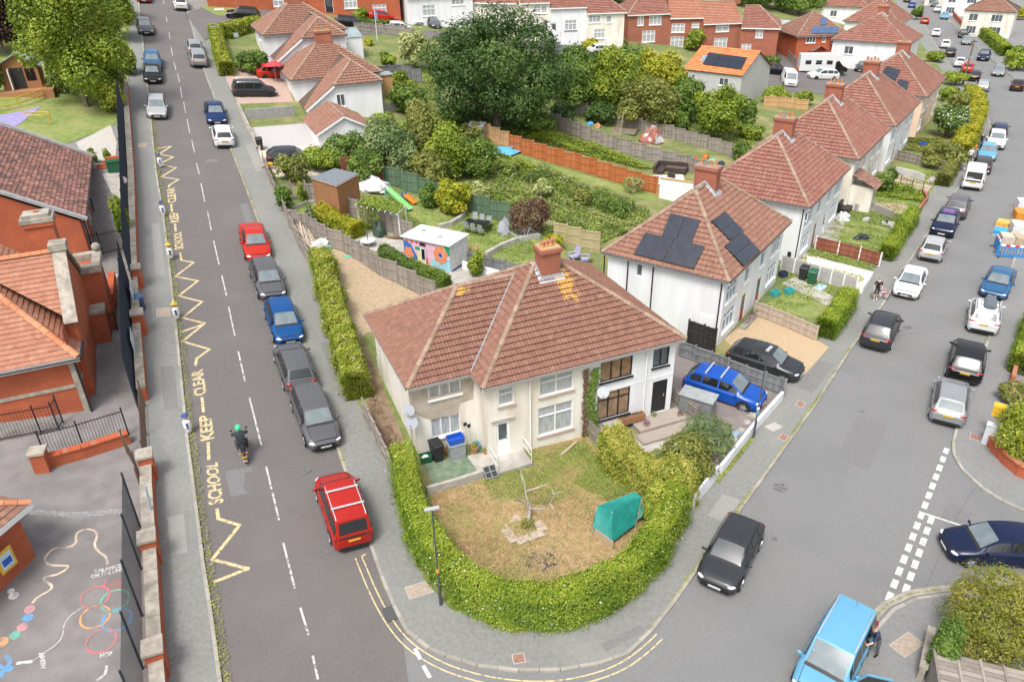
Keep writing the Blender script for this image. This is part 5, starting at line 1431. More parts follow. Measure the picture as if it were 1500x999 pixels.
stone_wall('curved orange brick wall at the side road corner',[(1448,655),(1458,668),(1472,683),(1490,698),(1520,712)],.55,.3,M_brick,cap=.8,capm=M_brick)
stone_wall('red brick garden wall along the right pavement at the edge',[(1480,565),(1488,530),(1499,492)],.55,.22,M_brick)
stone_wall('low rough stone wall at the lower right beside the timber shed',[(1345,999),(1352,965),(1358,938)],.6,.2,M_stone,cap=.7)
stone_wall('brick wall in front of the sandy path beyond the orange outbuilding',[(1162,105),(1192,108),(1200,112)],.6,.2,M_brick)
stone_wall('red brick garden wall by the far pavement at the upper right',[(1384,8),(1400,30),(1412,44)],1.0,.25,M_brick)
# school boundary wall in two runs, with copings and piers
SWL =[(186,130),(196,267),(201,423),(207,517),(213,590)]
SWR =[(221,690),(222,735),(230,862),(235,955),(242,1040)]
stone_wall('upper run of the brick school boundary wall with stone copings',SWL,.75,.38,M_brick,cap=1.0,capw=.06,name='boundary_wall')
stone_wall('lower run of the brick school boundary wall beside the yard games',SWR,.85,.42,M_brick,cap=.95,capw=.08,name='boundary_wall')
for q,lab in (((205,421),'brick pier with stone cap beside the blue notice panel'),((209,489),'brick pier with stone cap at the school entrance'),((222,700),'brick pier below the school gate'),((227,822),'middle brick pier of the lower boundary wall'),((237,985),'lowest brick pier at the bottom edge')):
    c =G(*q); t =thing('brick_pier',lab,'pier',c,azrot(67))
    part('shaft',MB().bx(-.3,.3,-.34,.34,-.3,1.35),M_brick,t)
    part('cap',MB().bx(-.36,.36,-.4,.4,1.352,1.47),M_stone,t)
# dark mesh fence
M_mesh =mat('dark_mesh',(.022,.032,.05),rough=.6)
def meshfence(label,pxs,ht,sp=.055,solid=False,dz=.13):
    p =resample(g2(pxs),2.5); t =thing('mesh_fence',label,'fence',(p[0].x,p[0].y,h(*p[0])+dz),0); o =t.location
    for a,b in zip(p,p[1:]):
        za,zb_ =h(*a)+dz,h(*b)+dz
        A =Vector((a.x -o.x,a.y -o.y,za -o.z)); B =Vector((b.x -o.x,b.y -o.y,zb_ -o.z)); U =Vector((0,0,ht))
        mb =MB(); n =int((B -A).length /sp); d =(B -A).normalized(); w2 =d *.008; tt =Vector((-d.y,d.x,0))*.006
        for k in range(1,n):
            c =A.lerp(B,k /n)
            mb.faces([c -w2,c +w2,c +tt *2,c -w2 +U,c +w2 +U,c +tt *2+U],[(0,1,4,3),(1,2,5,4),(2,0,3,5)])
        for k in range(int(ht /.2)+1):
            z =Vector((0,0,.2*k)); v =Vector((0,0,.008)); mb.faces([A +z -v,B +z -v,B +z +v,A +z +v],[(0,1,2,3)])
        part('mesh_panel',mb,M_mesh,t,kind='stuff')
    for a in p:
        c =Vector((a.x -o.x,a.y -o.y,h(*a)+dz -o.z)); part('fence_post',MB().tube([c -Vector((0,0,.1)),c +Vector((0,0,ht +.08))],.045,6),M_mesh,t)
    return t
meshfence('tall dark mesh fence along the yard with the painted games',[(206.5,775),(212,1070)],2.9,.09)
meshfence('tall dark mesh fence along the upper school path beside the conifer',[(184,150),(186,215),(192,300),(197,395),(200,430)],3.1,.03)
meshfence('tall dark mesh fence before the school entrance with blue notice panels',[(192,425),(196,480),(199,540),(203,600)],3.1,.03)
# notice panels hung on that fence, bin, gates
def flat_sign(name,label,px,w_,h_,z,m,az,pole=True,cat='sign',back=None):
    c =G(*px); t =thing(name,label,cat,c,azrot(az))
    if pole: part('pole',MB().tube([(0,.03,-.1),(0,.03,z +h_)],.03,6),mat('grey_pole',(.3,.31,.32),rough=.5),t)
    part('panel',MB().bx(-w_ /2,w_ /2,-.02,0,z,z +h_),m,t)
    return t
M_notice =mat('pale_blue_notice',(.36,.50,.58),(.55,.62,.66),scale=2,rough=.4)
flat_sign('notice_panel','upper pale blue notice panel on the school mesh fence',(202,458),1.6,.9,1.0,M_notice,-24,False)
flat_sign('notice_panel','lower pale blue notice panel on the school mesh fence',(204,532),1.6,.9,1.0,M_notice,-24,False)
def railing(label,pxs,ht,sp=.13,name='railing',m=None,dz=.14,r=.012,hoop=False):
    p =g2(pxs); t =thing(name,label,name.replace('_',' '),(p[0].x,p[0].y,h(*p[0])+dz)); o =t.location; m =m or M_black
    A =[Vector((a.x -o.x,a.y -o.y,h(*a)+dz -o.z)) for a in p]
    mb,rb =MB(),MB()
    for a,b in zip(A,A[1:]):
        n =int((b -a).length /sp)
        for k in range(n +1):
            c =a.lerp(b,k /n); mb.tube([c +Vector((0,0,.05)),c +Vector((0,0,ht))],r,4)
        for z in (.12,ht -.12): rb.beam(a +Vector((0,0,z)),b +Vector((0,0,z)),.03,.04)
    part('bars',mb,m,t,kind='stuff'); part('rails',rb,m,t,kind='stuff')
    for a in A:
        part('post',MB().tube([a -Vector((0,0,.1)),a +Vector((0,0,ht +.12))],.04,6),m,t)
    return t
railing('black railings with a gate across the path beside the school hall',[(134,379),(152,376),(184,368)],1.5)
railing('black railings at the foot of the stair tower',[(152,490),(174,487)],1.2)
railing('black railings on the low brick wall in the school yard',[(70,676),(125,661),(190,640)],1.5)
railing('black railings before the arched school window',[(0,650),(62,638),(88,633),(94,622)],1.5)
railing('brown iron gate leaf between the two boundary wall runs',[(214,598),(216,640),(219,688)],1.5,name='iron_gate',m=mat('rusty_iron',(.09,.06,.045),(.13,.085,.06),scale=8,rough=.8))
railing('pale iron gate leaf standing open behind the boundary wall',[(188,668),(205,700),(210,725)],1.3,name='iron_gate',m=mat('rusty_iron',(.09,.06,.045)))
stone_wall('sloping low brick wall under the black yard railings',[(66,688),(125,672),(192,650)],.55,.34,M_brick,cap=1.1,capm=M_brick)
c =G(66,690); t =thing('brick_pier','brick pier with stone cap at the left end of the yard railings','pier',c,azrot(75))
part('shaft',MB().bx(-.3,.3,-.3,.3,-.3,1.1),M_brick,t); part('cap',MB().bx(-.36,.36,-.36,.36,1.102,1.22),M_stone,t)
# ================================================================== STREET FURNITURE
M_lamp =mat('lamp_column_black',(.06,.068,.075),rough=.5)
M_lampg =mat('lamp_head_grey',(.36,.37,.38),rough=.4)
def lamp(label,px,ty,az,arm=.55,sign=None,name='street_lamp',m=None,hd=.3):
    c =G(*px); ht =top_height(c,ty); t =thing(name,label,'street lamp',c,azrot(az)); m =m or M_lamp
    part('base',MB().tube([(0,0,-.2),(0,0,1.2)],.065,8),m,t,50)
    part('column',MB().tube([(0,0,1.2),(0,0,1.25),(0,0,ht)],[.065,.042,.03],8),m,t,50)
    part('arm',MB().tube([(0,0,ht -.03),(arm,0,ht +.06)],.03,6),m,t,50)
    part('lamp_head',MB().bx(arm -hd *.35,arm +hd *1.5,-.075,.075,ht +.03,ht +.1),M_lampg,t,50)
    if sign:
        for z,hh,mm in sign:
            part('band',MB().lathe([(.062,z),(.072,z),(.072,z +hh),(.062,z +hh)],n=10),mm,t)
    return t
M_or =mat('orange_band',(.6,.28,.04),rough=.6); M_pb =mat('parking_plate_blue',(.12,.3,.45),rough=.5)
lamp('tall corner street lamp beside the manhole and rounded hedge',(646,888),747,75,-.18,[(1.9,.16,M_or)])
lamp('dark street lamp at the end of the white drive wall',(1103,643),514,40,-.05,[(1.9,.12,M_upvc),(1.6,.25,M_pb)])
lamp('slim street lamp on the far side street corner by the yellow hedge',(329,92),40,-110,.4)
lamp('street lamp in front of the left end brick terrace',(617,38),2,60,.4)
lamp('street lamp beside the big olive bush, far right pavement',(1403,128),85,100,.5)
lamp('lamp at the right end of the brick terrace',(1135,70),40,60,.4)
c =G(228,779); t =thing('leaning_pole','blue grey leaning pole against the lower boundary wall','pole',c)
mb =MB(); tp =AZ(213,712,c.z +2.2); mb.tube([(0,0,-.1),tp -c],.05,8); part('pole',mb,mat('blue_grey_steel',(.28,.34,.40),rough=.5),t,50); part('foot',MB().lathe([(.07,0),(.07,.05)]),M_lampg,t)
c =G(207,455); t =thing('litter_bin','dark blue litter bin on the school side pavement','bin',c,azrot(67))
part('body',MB().lathe([(.22,0),(.27,.08),(.29,.85),(.24,.87),(.24,.8)],n=14),mat('navy_plastic',(.02,.06,.14),rough=.5),t,40); part('hood',MB().lathe([(.3,.86),(.31,.95),(.2,1.08),(.05,1.12)],n=14),mat('blue_hood',(.05,.14,.28),rough=.5),t,40)
# child shaped bollards on the verge
M_bolw =mat('bollard_white',(.72,.73,.75),rough=.5); M_boln =mat('bollard_navy',(.05,.09,.25),rough=.5); M_skin =mat('skin',(.55,.33,.24),rough=.6); M_hairb =mat('hair_brown',(.10,.06,.035),rough=.7)
for q,lab,mm in (((236,244),'farthest white child shaped bollard beside the upper zigzag',M_boln),((240,315),'child shaped bollard by the far word CLEAR, second from the top',M_boln),((251,378),'white child shaped bollard below the far word SCHOOL',M_bolw),((260,466),'child shaped bollard with yellow hat beside the middle zigzags',M_bolw),((277,632),'lowest child shaped bollard beside the near word KEEP',M_boln)):
    c =G(*q,.11); t =thing('child_bollard',lab,'bollard',c,azrot(67-90),'child shaped school bollards')
    t.rotation_euler.z =azrot(67)
    part('body',MB().lathe([(.12,0),(.15,.05),(.16,.45),(.2,.62),(.13,.72),(.08,.74)],n=12),M_bolw,t,50)
    part('head',MB().ell((0,0,.88),(.13,.13,.15),10,8),M_skin,t,60)
    part('hat',MB().lathe([(.2,.96),(.19,.985),(.13,1.0),(.12,1.06),(.02,1.1)],n=12),mm if mm is M_boln else mat('hat_yellow',(.6,.42,.05),rough=.6),t,40)
    part('coat',MB().lathe([(.163,.3),(.19,.56),(.2,.6),(.2,.3)],n=12),M_bolw,t); part('tie',MB().bx(-.05,.05,-.21,-.16,.3,.62),mm if mm is M_boln else M_black,t)
# round no entry style disc by the fence
c =G(192,305); t =thing('round_sign','small round pale sign on the school mesh fence','sign',c,azrot(67)); part('pole',MB().tube([(0,0,0),(0,0,2.3)],.03,6),M_mesh,t); part('disc',MB().lathe([(.26,-.01),(.26,.01)],(0,-.06,2.15),16,RX),mat('sign_pale',(.7,.6,.6),rough=.5),t)
# grey cabinet with yellow hooded post
c =G(1446,652); t =thing('utility_cabinet','slim grey utility cabinet against the rounded hedge corner','cabinet',c,azrot(126))
mb =MB(); mb.bx(-.3,.3,-.18,.18,-.1,1.25); mb.bx(-.33,.33,-.21,.21,1.25,1.3); part('body',mb,mat('cabinet_grey',(.5,.53,.56),(.58,.6,.62),scale=3,rough=.6),t); part('handle',MB().bx(-.04,.0,-.2,-.18,.5,.62),M_black,t)
c =G(1449,640); t =thing('grit_hood','yellow hooded box on a post behind the grey cabinet','grit box',c,azrot(126))
part('post',MB().bx(-.12,.12,-.12,.12,0,1.4),M_post,t); mb =MB(); mb.bx(-.26,.26,-.2,.2,1.4,1.9); mb.prism([(-.28,-.22),(.28,-.22),(.28,.22),(-.28,.22)],1.9,2.02); part('hood',mb,mat('safety_yellow',(.75,.42,.02),rough=.5),t)
# sign at far left verge, telegraph pole, flag
flat_sign('name_plate','low street name plate on the grass verge at the side street',(322,20),1.3,.25,.4,M_upvc,70)
c =G(352,98); flat_sign('warning_sign','round pale back of a traffic sign by the clipped yellow hedge',(351,80),.55,.5,1.9,M_lampg,67)
c =G(1410,125); t =thing('telegraph_pole','brown wooden telegraph pole above the red car on the right road','telegraph pole',c); part('pole',MB().tube([(0,0,-.3),(0,0,6.5)],[.14,.1],8),mat('creosoted_wood',(.13,.08,.05),(.2,.13,.09),scale=6,rough=.9),t,50); part('crossarm',MB().beam((-.5,0,6.2),(.5,0,6.2),.08,.1),M_fdark,t)
c =G(553,62); t =thing('flagpole','thin white flagpole with a limp pink and blue flag beyond the garden shed','flagpole',c); part('pole',MB().tube([(0,0,0),(0,0,4)],.04,6),M_upvc,t); part('flag',MB().faces([(.05,0,3.9),(.35,.1,3.7),(.3,.05,2.6),(.06,0,2.8),(.05,.03,3.9),(.35,.13,3.7),(.3,.08,2.6),(.06,.03,2.8)],[(0,1,2,3),(7,6,5,4),(0,4,5,1),(1,5,6,2),(2,6,7,3),(3,7,4,0)]),mat('flag_pink',(.5,.2,.25),(.15,.2,.45),scale=3,rough=.8),t)
# ================================================================== VEHICLES
M_tyre =mat('tyre_rubber',(.018,.018,.018),rough=.85)
M_rim =mat('alloy_rim',(.42,.43,.45),rough=.35,metal=.7)
M_cglass =mat('car_glass',(.10,.13,.14),(.16,.19,.20),scale=1.6,rough=.05,spec=.9)
M_cglassd =mat('car_glass_dark',(.012,.014,.016),rough=.05,spec=.9)
M_trim =mat('car_trim_black',(.014,.014,.015),rough=.55)
M_hl =mat('headlamp',(.55,.57,.6),(.75,.77,.8),scale=9,rough=.1,spec=.8)
M_tl =mat('tail_lamp',(.32,.012,.015),rough=.15,spec=.7)
M_py =mat('plate_yellow',(.70,.45,.02),(.62,.40,.03),scale=14,rough=.5)
M_pw =mat('plate_white',(.72,.72,.70),(.6,.6,.58),scale=14,rough=.5)
M_rail =mat('roof_rail',(.62,.63,.64),rough=.35,metal=.5)
def paint(name,c,metal=0.0):
    return mat('car_paint_' +name,c,tuple(x *.93 for x in c),scale=.8,rough=.3,metal=metal *.6,spec=.3,coat=.1)
P_ =dict(red=paint('red',(.42,.022,.011)),wine=paint('wine_red',(.34,.016,.011)),grey=paint('mid_grey',(.105,.106,.113),.3),dgrey=paint('dark_grey',(.034,.036,.041),.2),black=paint('black',(.009,.0095,.011)),blue=paint('blue',(.005,.06,.20)),rblue=paint('vivid_blue',(.006,.07,.36)),
          navy=paint('navy',(.006,.012,.042)),white=paint('white',(.62,.625,.63)),silver=paint('silver',(.27,.28,.29),.4),lsilver=paint('light_silver',(.40,.405,.41),.3),sky=paint('sky_blue',(.115,.31,.47)),mblue=paint('mid_blue',(.026,.10,.22)),brown=paint('dark_brown',(.04,.014,.013)),dblue=paint('dark_blue',(.005,.022,.085)))
# side outline: (share of the length from the nose, share of the height) of hood, cowl, roof front, roof rear, tail glass foot, tail top
PROF ={
 'hatch': dict(nose=.44,hood=(.03,.50),cowl=(.25,.63),rf=(.43,.965),rr=(.84,.955),tg=(.965,.66),tail=.60,H=1.46,L=4.25,W=1.79,rw=.70),
 'saloon': dict(nose=.42,hood=(.03,.49),cowl=(.27,.62),rf=(.44,.965),rr=(.70,.95),tg=(.86,.70),tail=.66,H=1.43,L=4.6,W=1.80,rw=.68),
 'estate': dict(nose=.44,hood=(.03,.50),cowl=(.25,.62),rf=(.40,.96),rr=(.88,.95),tg=(.975,.62),tail=.56,H=1.5,L=4.6,W=1.80,rw=.72),
 'suv': dict(nose=.48,hood=(.03,.55),cowl=(.24,.65),rf=(.40,.965),rr=(.86,.95),tg=(.97,.66),tail=.60,H=1.66,L=4.5,W=1.86,rw=.74),
 'mpv': dict(nose=.40,hood=(.03,.46),cowl=(.20,.57),rf=(.37,.965),rr=(.93,.96),tg=(.985,.58),tail=.5,H=1.75,L=4.4,W=1.82,rw=.78),
 'van': dict(nose=.38,hood=(.02,.44),cowl=(.15,.52),rf=(.30,.97),rr=(.965,.97),tg=(.99,.56),tail=.5,H=1.97,L=5.0,W=1.95,rw=.84),
}
_car ={}
def car_meshes(kind,L,W,H):
    key =(kind,round(L,2),round(W,2),round(H,2))
    if key in _car: return _car[key]
    p =PROF[kind]; hw =W /2
    zb =.20 if kind != 'suv' else .25
    zs0 =.60*H if kind not in ('mpv','van') else .55*H          # shoulder line
    def lerp_tab(t,tab):
        for (a,va),(b,vb) in zip(tab,tab[1:]):
            if t <= b: return va +(vb -va)*(t -a)/max(1e-6,b -a)
        return tab[-1][1]
    rfx,rrx =p['rf'][0],p['rr'][0]
    top =[(0,p['nose']*H -.06),(p['hood'][0],p['hood'][1]*H),((p['hood'][0]+p['cowl'][0])/2,(p['hood'][1]*.42+p['cowl'][1]*.58)*H),(p['cowl'][0],p['cowl'][1]*H),((p['cowl'][0]+rfx)/2,(p['cowl'][1]*.44+p['rf'][1]*.56)*H),(rfx,p['rf'][1]*H),((rfx *.6+rrx *.4),H),(rrx,p['rr'][1]*H),(p['tg'][0],p['tg'][1]*H),(.985 if p['tg'][0] < .97 else p['tg'][0]+.008,p['tail']*H +(.03 if kind == 'saloon' else 0)),(1,p['tail']*H -.1)]
    shld =[(0,p['nose']*H -.10),(.04,p['nose']*H -.01),(.25,min(zs0,p['cowl'][1]*H -.02)),(.5,zs0),(.9,zs0 +.02),(.97,min(zs0 +.02,p['tail']*H)),(1,p['tail']*H -.12)]
    wid =[(0,.70),(.015,.80),(.05,.90),(.12,.975),(.25,1),(.75,1),(.9,.975),(.965,.92),(.99,.83),(1,.76)]
    ys =sorted({0,.015,.05,.10,.16,.21,p['cowl'][0],(p['cowl'][0]+rfx)/2,rfx,rfx +.06,.55,.65,.75,rrx -.05,rrx,(rrx +p['tg'][0])/2,p['tg'][0],.965,.985,1} | ({.9,.94} if kind == 'saloon' else set()))
    roofw =[(0,.55),(p['hood'][0],.72),(.15,.78),(p['cowl'][0],.80),(rfx,p['rw']-.02),(.6,p['rw']),(rrx,p['rw']-.03),(p['tg'][0],.80),(1,.68)]
    def sec(t):
        w_ =lerp_tab(t,wid)*hw; zt =lerp_tab(t,top); zs =min(lerp_tab(t,shld),zt -.012); wr =min(lerp_tab(t,roofw)*hw,w_ *.97)
        lift =.10 if t < .03 or t > .97 else .0
        z0 =zb +lift
        cr =.035 if zt > zs +.25 else .02
        y =L /2-t *L
        y += 0
        return y,[(w_ *.90,z0),(w_ *.985,z0 +.10),(w_,(z0 +zs)*.52+.05),(w_ *.985,zs -.05),(w_ *.94,zs),(wr,zt -cr),(wr *.82,zt -cr *.35),(wr *.4,zt),(0,zt +.004)]
    mb =MB(); rings =[]
    for t in ys:
        y,s_ =sec(t)
        rings.append([(x,y,z) for x,z in s_]+[(-x,y,z) for x,z in s_[-2::-1]])
    n =len(rings[0]); mb.v =[q for r in rings for q in r]
    for i in range(len(rings)-1):
        for k in range(n -1): mb.f.append((i *n +k,i *n +k +1,(i +1)*n +k +1,(i +1)*n +k)); mb.mi.append(0)
        mb.f.append((i *n +n -1,i *n,(i +1)*n,(i +1)*n +n -1)); mb.mi.append(0)
    mb.f.append(tuple(range(n -1,-1,-1))); mb.mi.append(0); mb.f.append(tuple(range((len(rings)-1)*n,len(rings)*n))); mb.mi.append(0)
    # the loft runs nose to tail: turn the faces outward
    mb.f =[f[::-1] for f in mb.f]
    M ={}
    M['body']=mb
    def top_pt(t,fx,off):                 # on the glass/roof strip across the car
        y,s_ =sec(t); wr,z5 =s_[5]; z8 =s_[8][1]
        x =wr *fx; z =z8 -(z8 -z5)*abs(fx) ** 2.2
        return Vector((x,y,z))
    def glass_strip(ta,tb,marg,edge=.86):
        g =MB(); T_ =[ta +(tb -ta)*k /3 for k in range(4)]; X_ =[-edge,-.5,0,.5,edge]
        d =(top_pt(tb,0,0)-top_pt(ta,0,0)).normalized(); nrm =Vector((0,-d.z,d.y)); nrm =nrm if nrm.z > 0 else -nrm
        a,b =ta +(tb -ta)*marg,tb -(tb -ta)*marg
        g.v =[tuple(top_pt(a +(b -a)*k /3,x *(1 if True else 1),0)+nrm *.014) for k in range(4) for x in X_]
        for k in range(3):
            for j in range(4): g.f.append((k *5+j,k *5+j +1,(k +1)*5+j +1,(k +1)*5+j)); g.mi.append(0)
        return g
    M['windscreen']=glass_strip(p['cowl'][0],rfx,.07,.90)
    M['rear_window']=glass_strip(rrx,p['tg'][0],.12,.84)
    def side_pt(t,s_,sg):
        y,q =sec(t); a,b =q[4],q[5]
        return Vector((sg *(a[0]+(b[0]-a[0])*s_ +.012),y,a[1]+(b[1]-a[1])*s_ +.006))
    sw =[]
    t0 =p['cowl'][0]+(.055 if kind != 'van' else .03); t1 =rrx +(p['tg'][0]-rrx)*(.35 if kind != 'saloon' else .3)
    if kind == 'van': cuts =[(t0,.40)]
    else: cuts =[(t0,.525),(.545,.74 if kind != 'saloon' else .70)]+([(.755,t1)] if kind in ('estate','suv','mpv','hatch') and t1 > .80 else [])
    for sg in (1,-1):
        for a,b in cuts:
            g =MB(); N_ =5
            for k in range(N_):
                t =a +(b -a)*k /(N_ -1); y,q =sec(t)
                low,hi =(.14,.86) if q[5][1]-q[4][1] > .16 else (.3,.7)
                g.v += [tuple(side_pt(t,low,sg)),tuple(side_pt(t,hi,sg))]
            for k in range(N_ -1):
                f =(2*k,2*k +2,2*k +3,2*k +1); g.f.append(f if sg < 0 else f[::-1]); g.mi.append(0)
            sw.append(g)
    M['side_window']=sw
    # wheels and arches
    wr =.325 if kind not in ('suv','van') else .36
    M['wheel_r']=wr
    M['wheel_pos']=[(sg *(hw -.10),L /2-L *t) for t in (.185,.80) for sg in (1,-1)]
    R =RY
    ty =MB(); ty.lathe([(wr *.66,-.10),(wr *.93,-.105),(wr,-.07),(wr,.07),(wr *.93,.105),(wr *.66,.10)],(0,0,0),18,R)
    rm =MB(); rm.lathe([(.02,-.112),(wr *.2,-.11),(wr *.58,-.095),(wr *.68,-.104),(wr *.68,.104),(wr *.58,.095),(wr *.2,.11),(.02,.112)],(0,0,0),10,R)
    for k in range(5):
        an =2*math.pi *k /5
        for sx in (-1,1): rm.beam((sx *.103,math.cos(an)*wr *.12,math.sin(an)*wr *.12),(sx *.103,math.cos(an)*wr *.62,math.sin(an)*wr *.62),.05,.02)
    M['tyre'],M['rim']=ty,rm
    ars =[]
    for sg in (1,-1):
        for t in (.185,.80):
            ar =MB(); ars.append(ar); y0 =L /2-L *t; N_ =12; x1 =hw *1.003
            for k in range(N_):
                a0,a1 =math.pi *k /N_,math.pi *(k +1)/N_
                f =[(sg *x1,y0 +math.cos(a)*r_,max(zb,wr +math.sin(a)*r_)) for a,r_ in ((a0,wr *.6),(a0,wr *1.16),(a1,wr *1.16),(a1,wr *.6))]
                ar.poly(f if sg > 0 else f[::-1])
    M['arch']=ars
    lp =MB(); zl =sec(.05)[1][3][1]
    hl,tl =[],[]
    for sg in (1,-1):
        g =MB(); y,q =sec(.045); g.ell((sg *hw *.69,y +.02,q[4][1]-.04),(.19,.15,.07),10,6,Matrix.Rotation(sg *-.5,3,'Z') @ Matrix.Rotation(.12,3,'X')); hl.append(g)
        g =MB(); y,q =sec(.972)
        if kind in ('mpv','van'): g.ell((sg *hw *.86,y +.0,.50*H),(.07,.07,.2),8,6)
        elif kind in ('estate',): g.ell((sg *hw *.80,y +.0,.58*H),(.10,.09,.12),8,6)
        else: g.ell((sg *hw *.74,y +.02,q[4][1]-.045),(.21,.10,.085),8,6,Matrix.Rotation(sg *.35,3,'Z'))
        tl.append(g)
    M['headlight'],M['tail_light']=hl,tl
    g =MB(); g.box((0,L /2-.03,.33*H),(W *.52,.09,.13)); g.box((0,L /2-.05,zb +.14),(W *.66,.1,.12)); M['grille']=g
    g =MB(); g.box((0,-L /2+.05,zb +.13),(W *.72,.12,.16)); M['rear_bumper']=g
    M['plate_f']=MB().box((0,L /2+.025,.27*H),(.52,.02,.115),M=Matrix.Rotation(-.25,3,'X'))
    M['plate_r']=MB().box((0,-L /2-.012,(.5 if kind not in ('mpv','van') else .42)*H),(.52,.03,.12),M=Matrix.Rotation(.3,3,'X'))
    mi =[]
    for sg in (1,-1):
        g =MB(); y,q =sec(p['cowl'][0]+.06); g.ell((sg *(q[4][0]+.13),y,q[4][1]+.06),(.11,.055,.075),8,6); g.beam((sg *q[4][0]*.96,y,q[4][1]+.0),(sg *(q[4][0]+.08),y,q[4][1]+.04),.06,.04); mi.append(g)
    M['mirror']=mi
    seams =MB()
    for sg in (1,-1):
        for t in (p['cowl'][0]+.035,.535,.745):
            y,q =sec(t)
            for (x0,z0),(x1,z1) in zip(q[1:4],q[2:5]):
                f =[(sg *(x0 +.004),y -.008,z0),(sg *(x0 +.004),y +.008,z0),(sg *(x1 +.004),y +.008,z1),(sg *(x1 +.004),y -.008,z1)]
                seams.poly(f); seams.poly([tuple(v) for v in f[::-1]])
        for t in (.50,.70):
            y,q =sec(t); seams.box((sg *(q[3][0]+.008),y,q[3][1]-.06),(.03,.17,.03))
    for ta,tb in ((p['cowl'][0]-.018,p['cowl'][0]+.012),(.028,.036),(p['tg'][0]+.004,p['tg'][0]+.010)):
        for i in range(6):
            x0,x1 =-.95+1.9*i /6,-.95+1.9*(i +1)/6; seams.poly([top_pt(t,x,0)+Vector((0,0,.012)) for t,x in ((tb,x0),(tb,x1),(ta,x1),(ta,x0))])
    for sg in (1,-1):
        for i in range(4):
            ta,tb =.04+(p['cowl'][0]-.06)*i /4,.04+(p['cowl'][0]-.06)*(i +1)/4
            seams.poly([top_pt(t,x,0)+Vector((0,0,.008)) for t,x in ((ta,sg *.90),(ta,sg *.93),(tb,sg *.93),(tb,sg *.90))][::int(sg)])
    M['seams']=seams
    rl =[]
    for sg in (1,-1):
        a,b =top_pt(rfx +.03,.93*sg,0),top_pt(rrx -.03,.93*sg,0); g =MB(); m_ =(a +b)/2
        zc =max(a.z,b.z)+.05; g.tube([a -Vector((0,0,.02)),(a.x,a.y -.1,zc),(b.x,b.y +.1,zc),b -Vector((0,0,.02))],.022,5); rl.append(g)
    M['rail']=rl
    M['roof_z']=H; M['roof']=(top_pt(rfx +.02,0,0),top_pt(rrx -.02,0,0),p['rw']*hw)
    g =MB(); a,b =top_pt(rfx +.05,0,0),top_pt(rfx +.27,0,0); g.v =[tuple(top_pt(rfx +.05+.22*k /2,x,0)+Vector((0,0,.012))) for k in range(3) for x in (-.62,0,.62)]
    for k in range(2):
        for j in range(2): g.f.append((k *3+j,k *3+j +1,(k +1)*3+j +1,(k +1)*3+j)); g.mi.append(0)
    M['sunroof']=g
    g =MB(); y =top_pt(rrx -.06,0,0); g.tube([y,y +Vector((0,-.12,.14))],.008,4); M['aerial']=g
    M['_cache']={}
    _car[key]=M
    return M
